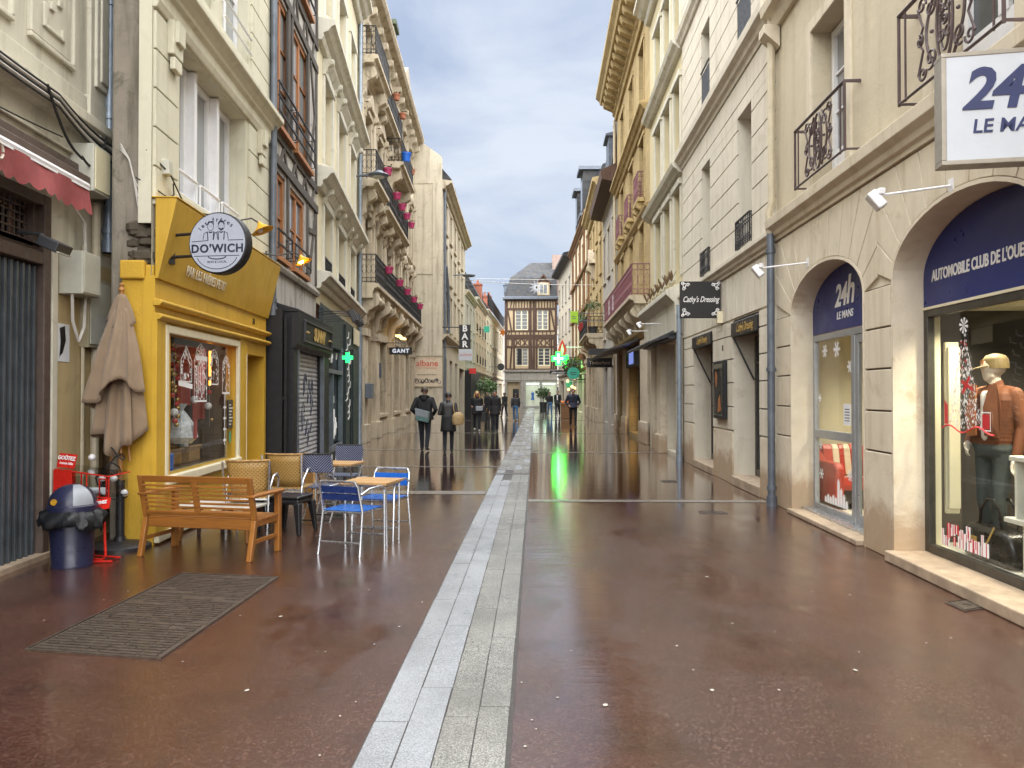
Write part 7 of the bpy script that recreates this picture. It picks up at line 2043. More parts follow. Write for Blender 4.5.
o = MB(); o.add([(4.0, 55, 3.1), (4.0, 58, 3.1), (2.8, 58, 2.95), (2.8, 55, 2.95), (4.0, 55, 3.16), (4.0, 58, 3.16), (2.8, 58, 3.0), (2.8, 55, 3.0)], [(0, 1, 2, 3), (4, 7, 6, 5), (0, 4, 5, 1), (2, 6, 7, 3), (0, 3, 7, 4), (1, 5, 6, 2)]); o.build('shop_canopy', 'sign_cream', label='small cream shop canopy behind the walking man', cat='canopy')
g = empty('fruit_crate', (2.35, 50, 0), 0, 'wooden street stand heaped with orange fruit beside the walking man', 'fruit stand')
m = MB(); m.box(-.5, .5, -.4, .4, 0, .95); m.box(-.55, .55, -.45, .45, .9, 1.0); m.build('stand', 'shelf_wood', g, bevel=.02)
m = MB()
for i in range(70): m.ball((random.uniform(-.48, .48), random.uniform(-.4, .4), 1.04+random.uniform(0, .09)), .06, 6)
m.build('fruit', 'orange_fruit', g, smooth=True)
g = empty('potted_tree', (1.15, 84.5, 0), 0, 'leafy potted plant standing before the lit shop window at the street end', 'potted tree')
m = MB(); m.lathe((0, 0, 0), [(.35, 0), (.45, .7), (.4, .7), (0, .65)], 10); m.build('pot', 'pot_dark', g)
m = MB(); m.tube([(0, 0, .6), (0, 0, 1.4)], .05, 6); m.build('trunk', 'brown_timber', g)
m = MB(); foliage(m, (0, 0, 1.7), .9, 500, .14, (1, 1, .7)); m.build('crown', 'leaf', g, fix=False)
g = empty('hanging_greenery', (2.9, 57.5, 3.7), 0, 'bushy green hanging plant lit by the pharmacy cross', 'hanging plant')
m = MB(); foliage(m, (0, 0, 0), .75, 500, .12, (1, .8, .8)); m.build('foliage', 'leaf', g, fix=False)
m = MB(); m.tube([(0, 0, .3), (1.1, 0, .5)], .03, 5); m.lathe((0, 0, -.5), [(.2, 0), (.3, .3), (0, .3)], 8); m.build('basket', 'black_iron', g)
# left side signs deep in the street
for nm, x, y, z, w, h, mt, lab in [('teal_sign', -4.15, 68, 7.4, .5, .55, 'sign_teal', 'small teal square sign high on the far left houses'), ('red_sign', -4.45, 56, 3.3, .5, .4, 'sign_red', 'small bright red sign below the bar sign'), ('orange_sign', -3.75, 95, 9.3, 1.1, 1.1, 'orange_fruit', 'orange star sign on the far cream house'), ('round_board', -3.55, 84, 4.6, .8, .8, 'sign_black', 'dark round sign where the far houses meet the timber framed house')]:
    g = empty(nm, (x, y, z), 0, lab, 'shop sign')
    m = MB()
    if nm == 'round_board': m.lathe((0, 0, 0), [(0, -.06), (w/2, -.06), (w/2, .06), (0, .06)], 16, axis='o')
    elif nm == 'orange_sign': m.ext([(w*.5*(1 if k % 2 else .5)*math.cos(k*math.pi/6), w*.5*(1 if k % 2 else .5)*math.sin(k*math.pi/6)) for k in range(12)], -.05, .05, 'o')
    else: m.box(-w/2, w/2, -.05, .05, -h/2, h/2)
    m.build('board', mt, g)
    m = MB(); m.tube([(-w/2, 0, 0), (-w/2-.9, 0, .0)], .03, 5); m.build('bracket', 'black_iron', g)
for k, (x, y, r_) in enumerate(((-3.9, 62, .8), (-3.6, 66, .6))):
    g = empty('potted_tree', (x, y, 0), 0, ['larger leafy tub plant outside the bar', 'smaller leafy tub plant outside the bar'][k], 'potted tree')
    m = MB(); m.lathe((0, 0, 0), [(.35, 0), (.4, .7), (0, .65)], 10); m.build('pot', 'pot_dark', g)
    m = MB(); m.tube([(0, 0, .6), (0, 0, 2.0)], .05, 6); m.build('trunk', 'brown_timber', g)
    m = MB(); foliage(m, (0, 0, 2.2), r_, 350, .13); m.build('crown', 'leaf', g, fix=False)
# =================================================================== TERRACE FURNITURE AND SMALL THINGS
random.seed(77)
# ---- slatted wooden bench, its back to the camera
g = empty('wooden_bench', (-3.90, 7.42, 0), math.atan2(-.23, 1.22), 'varnished wooden garden bench with a slatted back, its back turned to the street', 'bench')
W_, D_ = 1.24, .56
def part(name, mat, boxes=(), fn=None, bevel=.006, smooth=False, parent=None):
    m = MB()
    for b in boxes: m.box(*b)
    if fn: fn(m)
    return m.build(name, mat, parent or g, bevel=bevel, smooth=smooth)
def leanbar(m, x0, x1, z0, y0, z1, y1, t):   # upright leaning in y
    m.add([(x0, y0, z0), (x1, y0, z0), (x1, y0+t, z0), (x0, y0+t, z0), (x0, y1, z1), (x1, y1, z1), (x1, y1+t, z1), (x0, y1+t, z1)], [(0, 3, 2, 1), (4, 5, 6, 7), (0, 1, 5, 4), (1, 2, 6, 5), (2, 3, 7, 6), (3, 0, 4, 7)])
for x in (0, W_-.05):
    part('leg', 'bench_post', fn=lambda m: (leanbar(m, x, x+.05, 0, -.02, .38, .07, .05), leanbar(m, x, x+.05, .38, .07, .80, -.03, .045)))
    part('leg', 'bench_post', [(x, x+.055, D_-.06, D_, 0, .60)])
    part('armrest', 'bench_wood', [(x-.015, x+.075, -.0, D_+.03, .60, .63)], bevel=.01)
    part('side_rail', 'bench_wood', [(x+.012, x+.04, .06, D_-.05, .15, .19), (x+.012, x+.04, .09, D_-.05, .31, .37)])
part('back_rail', 'bench_wood', fn=lambda m: (leanbar(m, .05, W_-.05, .735, -.008, .80, -.026, .032), leanbar(m, .05, W_-.05, .405, .055, .45, .045, .03), leanbar(m, W_/2-.03, W_/2+.03, .44, .048, .74, -.012, .028)))
for i in range(6):
    z = .478+.043*i; y = .045-.012*i
    part('back_slat', 'bench_wood', [(.05, W_/2-.03, y, y+.02, z, z+.02), (W_/2+.03, W_-.05, y, y+.02, z, z+.02)], bevel=.003)
part('apron', 'bench_wood', [(.05, W_-.05, .085, .11, .28, .38), (.05, W_-.05, D_-.04, D_-.015, .28, .37)])
for i in range(6): part('seat_slat', 'bench_wood', [(.0, W_, .12+.07*i, .18+.07*i, .365, .388)], bevel=.004)
part('cross_bar', 'bench_wood', [(.3, .34, .1, D_-.03, .345, .365), (W_-.34, W_-.3, .1, D_-.03, .345, .365)])

# ---- low stone topped table behind the bench
g = empty('low_table', (-3.42, 8.3, 0), -.15, 'low wooden table with a pale top behind the garden bench', 'table')
part('table_top', 'stone_top', [(-.45, .45, -.22, .22, .36, .39)], bevel=.008)
for sx in (-1, 1):
    for sy in (-1, 1): part('leg', 'brown_timber' if sy > 0 else 'bench_post', fn=lambda m: m.tube([(sx*.40, sy*.18, 0), (sx*.36, sy*.15, .36)], [.022, .032], 8))

# ---- black moulded stools
def stool(x, y, rz, lab):
    g = empty('plastic_stool', (x, y, 0), rz, lab, 'stool', 'black moulded stools of the terrace')
    m = MB(); m.box(-.19, .19, -.19, .19, .40, .435); m.box(-.185, .185, -.185, .185, .34, .40); m.build('seat', 'black_plastic', g, bevel=.02)
    m = MB()
    for i in range(7):
        for j in range(7):
            m.box(-.15+.047*i, -.132+.047*i, -.15+.047*j, -.132+.047*j, .435, .4385)
    m.build('seat_grip', 'navy_plastic', g)
    for sx in (-1, 1):
        for sy in (-1, 1):
            m = MB()
            a, b = (sx*.205, sy*.205), (sx*.165, sy*.165)
            m.add([(a[0]-.022, a[1]-.022, 0), (a[0]+.022, a[1]-.022, 0), (a[0]+.022, a[1]+.022, 0), (a[0]-.022, a[1]+.022, 0),
                   (b[0]-.04, b[1]-.04, .36), (b[0]+.04, b[1]-.04, .36), (b[0]+.04, b[1]+.04, .36), (b[0]-.04, b[1]+.04, .36)], [(0, 3, 2, 1), (4, 5, 6, 7), (0, 1, 5, 4), (1, 2, 6, 5), (2, 3, 7, 6), (3, 0, 4, 7)])
            m.build('leg', 'black_plastic', g, bevel=.012)
stool(-2.80, 8.75, -.18, 'black moulded plastic stool with tapered legs at the right end of the bench')
stool(-3.45, 9.0, .2, 'black moulded plastic stool half hidden behind the bench back')

# ---- rattan chairs with aluminium arms
def rattan(x, y, rz, lab):
    g = empty('rattan_chair', (x, y, 0), rz, lab, 'chair', 'rattan terrace chairs by the shop window')
    m = MB()   # back shell, curved, toward -y; front of chair +y
    n = 8; pts = []
    for j in range(5):
        for i in range(n+1):
            t = i/n*2-1; z = .46+.10*j; w = .19+.012*j
            pts.append((t*w, -.20-.022*j+.07*t*t, z))
    fs = [(j*(n+1)+i, j*(n+1)+i+1, (j+1)*(n+1)+i+1, (j+1)*(n+1)+i) for j in range(4) for i in range(n)]
    m.add(pts, fs); o = m.build('backrest', 'rattan', g, smooth=True)
    s = o.modifiers.new('thick', 'SOLIDIFY'); s.thickness = .018
    m = MB(); m.tube([(t/8*.238, -.288+.07*(t/8)**2, .865) for t in range(-8, 9)], .014, 6); m.build('top_rail', 'basket', g, smooth=True)
    m = MB(); m.box(-.21, .21, -.2, .22, .43, .455); m.build('seat', 'rattan', g, bevel=.012)
    for s in (-1, 1):
        m = MB(); m.tube([(s*.22, .2, 0), (s*.23, .21, .45), (s*.25, .18, .63), (s*.25, .08, .69), (s*.245, -.08, .67), (s*.235, -.2, .55), (s*.225, -.22, .45), (s*.22, -.27, 0)], .013, 8); m.build('side_frame', 'alu', g, smooth=True)
    m = MB(); m.tube([(-.22, .2, .43), (.22, .2, .43)], .011, 6); m.tube([(-.22, -.2, .43), (.22, -.2, .43)], .011, 6); m.tube([(-.24, -.26, .5), (-.25, -.3, .86)], .012, 6); m.tube([(.24, -.26, .5), (.25, -.3, .86)], .012, 6); m.build('cross_tube', 'alu', g)
rattan(-3.18, 8.55, .12, 'rattan chair with a round shouldered back directly behind the bench')
rattan(-3.02, 9.45, -.1, 'rattan chair with aluminium arms farther back by the yellow doorway')

# ---- aluminium chairs with blue slats
def blue_chair(x, y, rz, lab, dark):
    g = empty('slatted_chair', (x, y, 0), rz, lab, 'chair', 'aluminium chairs with blue slats')
    # front is +y
    for s in (-1, 1):
        m = MB(); m.tube([(s*.235, -.27, 0), (s*.225, -.20, .43), (s*.215, -.27, .68), (s*.19, -.285, .735)], .0125, 8); m.build('rear_leg', 'alu', g, smooth=True)
        m = MB(); m.tube([(s*.245, .27, 0), (s*.245, .24, .56), (s*.25, .2, .635), (s*.25, .12, .655), (s*.24, -.1, .645), (s*.225, -.23, .6)], .0125, 8); m.build('armrest', 'alu', g, smooth=True)
    m = MB(); m.tube([(-.19, -.285, .735), (.19, -.285, .735)], .0125, 8); m.tube([(-.225, -.2, .42), (-.24, .24, .42), (.24, .24, .42), (.225, -.2, .42)], .011, 6, closed=True); m.tube([(-.24, .25, .13), (.24, .25, .13)], .01, 6); m.tube([(-.23, -.25, .13), (.23, -.25, .13)], .01, 6); m.build('frame', 'alu', g, smooth=True)
    for k in range(2):
        z = .545+.075*k; y = -.232-.022*k
        m = MB(); m.box(-.21, .21, y-.01, y+.004, z, z+.066); m.build('back_slat', 'navy_slat' if dark else 'blue_slat', g, bevel=.004)
    for k in range(6):
        y = -.17+.07*k
        m = MB(); m.box(-.225, .225, y-.03, y+.03, .432, .442); m.build('seat_slat', 'blue_slat', g, bevel=.003)
blue_chair(-1.84, 7.74, -.30, 'aluminium chair with blue slats in front of the small table, its dark back toward us', True)
blue_chair(-1.70, 8.55, math.pi-.22, 'aluminium chair with bright blue slats behind the small wooden table', False)

def small_table(x, y, rz, w, d, h, lab, folding):
    g = empty('cafe_table', (x, y, 0), rz, lab, 'table', 'small wood topped terrace tables')
    m = MB()
    for i in range(5): m.box(-w/2, w/2, -d/2+d*i/5+.002, -d/2+d*(i+1)/5-.002, h-.028, h)
    m.build('table_top', 'table_wood', g, bevel=.004)
    m = MB(); m.box(-w/2+.03, w/2-.03, -d/2+.03, d/2-.03, h-.05, h-.03); m.build('frame', 'alu', g)
    for sx in (-1, 1):
        for sy in (-1, 1):
            m = MB(); m.tube([(sx*(w/2-.04), sy*(d/2-.04), h-.04), (sx*(w/2-.04), -sy*(d/2-.05) if folding else sy*(d/2-.05), 0)], .012, 6); m.build('leg', 'alu', g, smooth=True)
    m = MB(); m.tube([(-w/2+.04, -d/2+.05, .14), (w/2-.04, -d/2+.05, .14)], .01, 6); m.tube([(-w/2+.04, d/2-.05, .14), (w/2-.04, d/2-.05, .14)], .01, 6); m.build('cross_bar', 'alu', g)
small_table(-1.72, 8.12, -.2, .52, .5, .68, 'small wood topped table between the two blue slatted chairs', False)
small_table(-2.62, 10.2, -.15, .55, .5, .68, 'small wood topped table between the two navy woven chairs', True)

def navy_chair(x, y, rz, lab):
    g = empty('woven_chair', (x, y, 0), rz, lab, 'chair', 'navy woven folding bistro chairs')
    m = MB(); m.box(-.21, .21, -.215, -.195, .62, .84); m.build('backrest', 'weave_navy', g, bevel=.006)
    m = MB(); m.box(-.205, .205, -.19, .2, .42, .445); m.build('seat', 'weave_navy', g, bevel=.008)
    for s in (-1, 1):
        m = MB(); m.tube([(s*.2, -.215, .85), (s*.2, -.2, .6), (s*.2, .24, 0)], .011, 6); m.tube([(s*.18, .2, .43), (s*.18, -.24, 0)], .011, 6); m.build('leg', 'alu', g, smooth=True)
    m = MB(); m.tube([(-.2, -.215, .85), (.2, -.215, .85)], .012, 6); m.tube([(-.2, .22, .03), (.2, .22, .03)], .01, 6); m.tube([(-.18, -.22, .03), (.18, -.22, .03)], .01, 6); m.build('frame', 'black_iron', g)
navy_chair(-2.68, 9.62, -.08, 'navy woven folding chair with chevron pattern in front, its back toward us')
navy_chair(-2.72, 10.9, math.pi-.1, 'navy woven folding chair behind the small table, facing us')
g = empty('folded_table', (-3.2, 10.9, 0), .6, 'narrow folded wooden table leaning by the black shop plinth', 'folded table')
part('table_top', 'table_wood', fn=lambda m: leanbar(m, -.04, .0, 0, -.2, .74, -.2, .42))
part('leg', 'table_wood', fn=lambda m: (m.tube([(.04, -.14, 0), (.0, -.14, .6)], .016, 6), m.tube([(.04, .14, 0), (.0, .14, .6)], .016, 6)))

# ---- closed parasol on its round base
g = empty('closed_parasol', (-4.30, 7.82, 0), 0, 'closed beige parasol hanging in folds against the yellow wall', 'parasol')
m = MB(); m.lathe((0, 0, 0), [(.30, 0), (.30, .03), (.27, .05), (.06, .075), (.05, .12)], 24); m.build('base', 'black_iron', g, smooth=True)
m = MB(); m.lathe((0, 0, .08), [(.042, 0), (.042, .62)], 12); m.build('base_sleeve', 'black_iron', g, smooth=True)
m = MB(); m.tube([(0, 0, .5), (0, 0, 2.66)], .024, 10); m.lathe((0, 0, 2.66), [(.02, 0), (.032, .03), (.018, .06), (.028, .085), (0, .11)], 10); m.build('pole', 'pole_wood', g, smooth=True)
def folded(m, zt, zb_fn, rt, rb_fn, n=96, rows_=18, lobes=8, amp=.34, ph=0):
    pts = []
    for j in range(rows_+1):
        t = j/rows_
        for i in range(n):
            a = 2*math.pi*i/n
            zb = zb_fn(a)
            z = zt+(zb-zt)*t
            rb = rb_fn(a)
            k = t**.8
            r_ = rt+(rb-rt)*k
            fold = math.sin(lobes*a+ph+.9*t+.35*math.sin(3*a))
            r_ *= 1+amp*min(1, t*2.2)*(abs(fold)**.7*(1 if fold > 0 else -1))*.8
            r_ *= 1+.05*math.sin(17*a+5*t)
            pts.append((r_*math.cos(a), r_*math.sin(a), z))
    fs = [(j*n+i, j*n+(i+1) % n, (j+1)*n+(i+1) % n, (j+1)*n+i) for j in range(rows_) for i in range(n)]
    m.add(pts, fs)
m = MB(); folded(m, 2.58, lambda a: 1.10+.10*math.sin(2*a+1.0)+.05*math.sin(5*a), .035, lambda a: .225+.05*math.sin(a+5.8), lobes=7); c_ = m.build('canopy', 'parasol_cloth', g, smooth=True, fix=False); s = c_.modifiers.new('thick', 'SOLIDIFY'); s.thickness = .004
m = MB(); folded(m, 2.50, lambda a: 1.50+.20*math.sin(a+2.4)+.06*math.sin(4*a), .06, lambda a: .24+.06*math.sin(a+3.6), lobes=5, amp=.26, ph=1.2); c_ = m.build('canopy', 'parasol_cloth', g, smooth=True, fix=False); s = c_.modifiers.new('thick', 'SOLIDIFY'); s.thickness = .004
m = MB(); folded(m, 2.64, lambda a: 2.30+.06*math.sin(2*a+.5), .03, lambda a: .115, lobes=4, amp=.22, rows_=8); c_ = m.build('top_vent', 'parasol_cloth', g, smooth=True, fix=False); s = c_.modifiers.new('thick', 'SOLIDIFY'); s.thickness = .004
m = MB(); m.tube([(.105*math.cos(t*.39), .105*math.sin(t*.39), 2.06) for t in range(16)], .012, 5, closed=True); m.build('tie_band', 'parasol_cloth', g)
for k in range(6):
    a = k*1.05
    m = MB(); m.tube([(.02*math.cos(a), .02*math.sin(a), 1.6), (.1*math.cos(a), .1*math.sin(a), .9+.04*(k % 3))], .012, 5); m.build('rib', 'pole_wood', g)
# string of white bulbs wound at the foot of the parasol
g = empty('bulb_string', (-4.30, 7.74, .55), 0, 'string of white globe bulbs on black cable wound round the parasol pole', 'string lights')
m = MB(); m.tube([(.09*math.cos(t*.7)-.05*math.sin(t*.3), -.08+.06*math.sin(t*.9), .1+.018*t+.05*math.sin(t*1.3)) for t in range(24)], .008, 5); m.tube([(-.1, 0, .3), (-.16, -.05, .2), (-.1, -.05, .02), (.05, -.05, -.05), (.14, -.04, .0)], .008, 5); m.build('cable', 'cable_black', g, smooth=True)
for k, (x, y, z) in enumerate(((-.22, -.06, .40), (-.09, -.1, .19), (.03, -.1, .19), (.13, -.08, .04), (.12, -.02, .55))):
    m = MB(); m.ball((x, y, z), .036, 12); m.build('bulb', 'white_bauble', g, smooth=True)

# ---- dome topped litter bin with its liner
g = empty('litter_bin', (-4.30, 7.0, 0), .25, 'navy plastic litter bin with a grey fronted dome lid', 'litter bin')
m = MB(); m.lathe((0, 0, 0), [(.165, 0), (.175, .0), (.178, .02), (.172, .03), (.20, .50), (0, .50)], 32); m.build('body', 'navy_plastic', g, smooth=True)
m = MB(); m.lathe((0, 0, 0), [(.208, .505), (.214, .51), (.214, .565), (.205, .575)], 32); m.lathe((0, 0, .575), [(.203*math.cos(t*math.pi/20), .185*math.sin(t*math.pi/20)) for t in range(11)], 32); m.build('lid', 'navy_plastic', g, smooth=True)
m = MB()
for t0 in range(10):
    pass
m.lathe((0, 0, .578), [(.207*math.cos(t*math.pi/20), .189*math.sin(t*math.pi/20)) for t in range(9)], 10, a0=R(-72), a1=R(-18)); m.build('flap', 'grey_plastic', g, smooth=True)
m = MB(); m.lathe((0, 0, 0), [(0, 0), (.03, 0)], 14, axis='o'); 
m.v = [(x-.10, y-.183, z+.615) for x, y, z in m.v]; m.build('sticker', 'lamp_yellow', g, fix=False)
g = empty('bin_liner', (-4.30, 7.0, 0), 0, 'crumpled black bag turned over the rim of the navy bin', 'bin liner')
m = MB()
random.seed(4)
n, rows_ = 60, 7
pts = []
for j in range(rows_):
    for i in range(n):
        a = 2*math.pi*i/n
        r_ = [.203, .222, .245, .262, .275, .272, .262][j]+(.034*abs(math.sin(5.5*a+.4*j))-.015)*(j/4)+.016*abs(math.sin(11*a+1.3*j))+.006*math.sin(23*a+j)
        z = [.515, .522, .50, .475, .45, .415, .385][j]+(.022*math.sin(4*a)+.03*abs(math.sin(8.5*a+1))+.012*math.sin(19*a))*(j/4)
        r_ *= 1+.12*math.sin(a+2.6)*(j/6); pts.append((r_*math.cos(a), r_*math.sin(a), z-.05*max(0, math.sin(a+2.2))*(j/6)))
pts = [(x*.92, y*.92, z) for x, y, z in pts]
m.add(pts, [(j*n+i, j*n+(i+1) % n, (j+1)*n+(i+1) % n, (j+1)*n+i) for j in range(rows_-1) for i in range(n)])
o = m.build('film', 'bag_film', g, smooth=True, fix=False); s = o.modifiers.new('thick', 'SOLIDIFY'); s.thickness = .002

# ---- red rack with an acrylic tray
g = empty('leaflet_rack', (-4.35, 7.42, 0), -.22, 'red tubular rack with a clear tray and red header cards behind the bin', 'display rack')
m = MB()
m.tube([(-.02, -.2, .02), (.30, -.2, .02), (.33, -.2, .06), (.27, -.16, .48), (.25, -.1, .60)], .012, 8)
m.tube([(-.02, -.2, .02), (-.05, -.2, .06), (-.0, -.16, .48)], .012, 8)
m.tube([(-.02, -.22, .012), (.08, -.42, .012)], .01, 6) if False else m.tube([(.05, -.05, .014), (.36, -.05, .014), (.42, -.22, .014), (.2, -.28, .014)], .01, 6, closed=True)
m.tube([(.02, -.02, .02), (.02, -.02, .02+.0001), (-.02, .02, .6)], .011, 6)
m.tube([(.18, -.12, .58), (.2, -.14, .78)], .007, 5); m.tube([(.26, -.12, .58), (.28, -.14, .78)], .007, 5); m.tube([(.2, -.14, .78), (.28, -.14, .78)], .007, 5); m.tube([(-.05, -.1, .6), (-.05, -.1, .84)], .008, 5)
m.tube([(-.32, -.14, .862), (.31, -.15, .805), (.31, .13, .825)], .007, 5); m.tube([(.305, -.14, .60), (.305, -.14, .80)], .006, 5); m.tube([(.05, -.14, .60), (.05, -.14, .835)], .006, 5); m.tube([(-.32, -.14, .602), (.305, -.14, .602)], .006, 5)
m.build('frame', 'red_plastic', g, smooth=True)
m = MB()
m.box(-.32, .30, -.14, -.136, .60, .80); m.box(.297, .30, -.136, .12, .60, .80); m.box(-.32, .30, -.14, .12, .60, .604); m.box(-.34, .31, -.15, .13, .835, .84) if False else m.add([(-.33, -.15, .86), (.31, -.15, .80), (.31, .13, .82), (-.33, .13, .88), (-.33, -.15, .864), (.31, -.15, .804), (.31, .13, .824), (-.33, .13, .884)], [(0, 3, 2, 1), (4, 5, 6, 7), (0, 1, 5, 4), (1, 2, 6, 5), (2, 3, 7, 6), (3, 0, 4, 7)])
m.build('clear_tray', 'acrylic', g)
m = MB(); m.box(-.33, -.12, -.15, -.143, .45, .86); m.box(-.335, -.33, -.15, .12, .45, .86); m.build('side_panel', 'red_plastic', g)
m = MB(); m.obox((-.24, -.08, .94), (.105, .004, .07), Matrix.Rotation(R(-12), 3, 'X') @ Matrix.Rotation(R(4), 3, 'Y')); h1 = m.build('header_card', 'red_plastic', g)
m = MB(); m.obox((.27, -.2, .545), (.10, .004, .055), Matrix.Rotation(R(-25), 3, 'X') @ Matrix.Rotation(R(-10), 3, 'Y')); h2 = m.build('header_card', 'red_plastic', g)
def fm2(x, y, z, rx, ry): return Matrix.Translation((x, y, z)) @ Matrix.Rotation(R(rx), 4, 'X') @ Matrix.Rotation(R(ry), 4, 'Y') @ front_mtx(0, -.006, 0)
text('GOÛTEZ', .052, 'letter_white', h1, fm2(-.24, -.08, .965, -12, 4), offset=.002, extrude=.001); text('bonne idée', .036, 'letter_white', h1, fm2(-.24, -.083, .915, -12, 4), offset=.001, extrude=.001)
text('SERVEZ', .042, 'letter_white', h2, fm2(.27, -.2, .56, -25, -10), offset=.002, extrude=.001); text('VOUS', .03, 'letter_white', h2, fm2(.27, -.205, .525, -25, -10), offset=.001, extrude=.001)
m = MB(); m.tube([(-.1, -.05, .64), (.22, -.1, .66)], .035, 10); o = m.build('paper_roll', 'paper', smooth=True, label='white rolled leaflets lying in the clear tray of the red rack', cat='leaflets'); o.location = (-4.35, 7.42, 0); o.rotation_euler = (0, 0, -.22)
# =================================================================== PEOPLE
import numpy as np
random.seed(99)
def person(x, y, rz, H, lab, top='black_cloth', legs='jeans_dark', shoe='shoe_black', hair='hair_dark', stride=.22, phase=1, arms=('swing', 'swing'), coat=0.0, hood=False, longhair=False, vox=.012, skin='skin', cat='person', name='person', turn=0, slim=1.14, bulk=1.0, z0=0, face=True, inner=None, group=None, skirt=None, bald=False):
    """faces local -Y; one continuous surface grown from the limbs and remeshed"""
    k = H/1.75
    prim = []   # (p0, p1, r0, r1, mat)
    def seg(p0, p1, r0, r1, mat): prim.append((Vector(p0)*k, Vector(p1)*k, r0*k, r1*k, mat))
    s = stride*phase
    Lh, Rh = (.095, 0, .93), (-.095, 0, .93)
    for sgn, hip, f in ((1, Lh, s), (-1, Rh, -s)):
        ank = (hip[0]*.95, -f, .09+max(0, -f)*.28)
        knee = (hip[0]*1.02, -f*.42-.045, .50)
        seg(hip, knee, .088*slim, .058*slim, legs); seg(knee, ank, .058*slim, .045*slim, legs)
        pit = -.5 if f < -.05 else 0
        toe = (ank[0]*1.15, ank[1]-.17, max(.035, ank[2]-.05-.03*(f < 0)))
        seg((ank[0], ank[1]+.03, ank[2]-.045), toe, .042, .034, shoe); seg(ank, (ank[0], ank[1], ank[2]-.04), .043, .042, shoe)
    seg((-.07, 0, .94), (.07, 0, .94), .115*slim, .115*slim, legs)
    b = bulk
    for q in range(11):
        z = 1.02+.034*q; w = .068+.034*(q/10)**1.3; d = .114+.005*q/10
        seg((-w*b, 0, z), (w*b, 0, z), d*b, d*b, top)
    seg((-.125*b, .01, 1.41), (.125*b, .01, 1.41), .078*b, .078*b, top)
    seg((0, .01, 1.42), (0, .01, 1.50), .09, .062, top)
    seg((0, .005, 1.47), (0, -.01, 1.56), .052, .05, skin)
    if inner: seg((0, -.10*b, 1.05), (0, -.095*b, 1.40), .035, .045, inner)
    hc = Vector((0, -.02, 1.635))
    nb = len(prim)
    seg(hc+Vector((0, .015, .02)), hc+Vector((0, -.01, .015)), .092, .088, skin); seg(hc+Vector((0, -.02, -.045)), hc+Vector((0, -.03, -.07)), .065, .05, skin)
    if face:
        seg(hc+Vector((0, -.092, .012)), hc+Vector((0, -.108, -.018)), .011, .017, skin)
        for q in (-1, 1):
            seg(hc+Vector((q*.034, -.088, .018)), hc+Vector((q*.034, -.09, .018)), .011, .011, 'hair_dark')
            seg(hc+Vector((q*.02, -.089, .04)), hc+Vector((q*.05, -.08, .042)), .008, .008, hair)
            seg(hc+Vector((q*.093, .0, .015)), hc+Vector((q*.093, .008, -.015)), .016, .013, skin)
        seg(hc+Vector((-.022, -.083, -.052)), hc+Vector((.022, -.083, -.052)), .009, .009, 'shop_red')
    if turn:
        Rt = Matrix.Rotation(turn, 3, 'Z'); c0 = hc*k
        prim[nb:] = [(Rt @ (p[0]-c0)+c0, Rt @ (p[1]-c0)+c0, *p[2:]) for p in prim[nb:]]
    hands = []
    for sgn, arm, f in ((1, arms[0], -s), (-1, arms[1], s)):
        sh = Vector((sgn*.185*b, .01, 1.41))
        if arm == 'swing': el = Vector((sgn*.235*b, .03-f*.5, 1.13)); wr = Vector((sgn*.225*b, -.06-f*.95, .90))
        elif arm == 'pocket': el = Vector((sgn*.29*b, .09, 1.14)); wr = Vector((sgn*.20*b, -.08, .99))
        elif arm == 'front': el = Vector((sgn*.26*b, .06, 1.14)); wr = Vector((sgn*.10, -.22, 1.12))
        elif arm == 'hold': el = Vector((sgn*.25*b, .07, 1.12)); wr = Vector((sgn*.24*b, -.17, 1.08))
        elif arm == 'down': el = Vector((sgn*.235*b, .03, 1.13)); wr = Vector((sgn*.24*b, -.04, .88))
        seg(sh, el, .066*b, .052*b, top); seg(el, wr, .052*b, .038*b, top)
        d = (wr-el).normalized()
        side = Vector((0, 1, 0)) if arm in ('swing', 'down') else Vector((0, 0, 1))
        side = (side-d*side.dot(d)).normalized(); nrm = d.cross(side)
        pc = wr+d*.05
        seg(wr, wr+d*.03, .028, .03, skin); seg(pc-side*.02, pc+side*.02, .024, .024, skin); seg(pc+d*.03-side*.025, pc+d*.03+side*.025, .019, .019, skin)
        for i, ln_ in enumerate((.062, .075, .072, .056)):
            o = pc+d*.04+side*(.033-.022*i); m1 = o+d*ln_*.6+nrm*.012*sgn; m2 = m1+d*ln_*.35+nrm*.022*sgn
            seg(o, m1, .0105, .0098, skin); seg(m1, m2, .0098, .0088, skin)
        th = pc+side*.03; seg(th-d*.015, th+side*.028+d*.025, .0125, .0105, skin); seg(th+side*.028+d*.025, th+side*.03+d*.055, .0105, .009, skin)
        hands.append(wr*k)
    mb_ = MB()
    for (p0, p1, r0, r1, mt) in prim:
        L_ = (p1-p0).length
        mb_.ball(tuple(p0), r0, 12); mb_.ball(tuple(p1), r1, 12)
        if L_ > 1e-4: mb_.tube([tuple(p0), tuple(p1)], [r0, r1], 12)
    me = bpy.data.meshes.new('tmp'); me.from_pydata(mb_.v, [], mb_.f)
    ob = bpy.data.objects.new('tmp', me); col.objects.link(ob)
    r_ = ob.modifiers.new('r', 'REMESH'); r_.mode = 'VOXEL'; r_.voxel_size = vox*k
    sm = ob.modifiers.new('s', 'SMOOTH'); sm.factor = .5; sm.iterations = 3 if vox < .011 else 2
    bpy.context.view_layer.update()
    res = bpy.data.meshes.new_from_object(ob.evaluated_get(bpy.context.evaluated_depsgraph_get()))
    bpy.data.objects.remove(ob)
    res.name = name
    mats = []
    for p in prim:
        if p[4] not in mats: mats.append(p[4])
    res.materials.clear()
    for mt in mats: res.materials.append(M[mt])
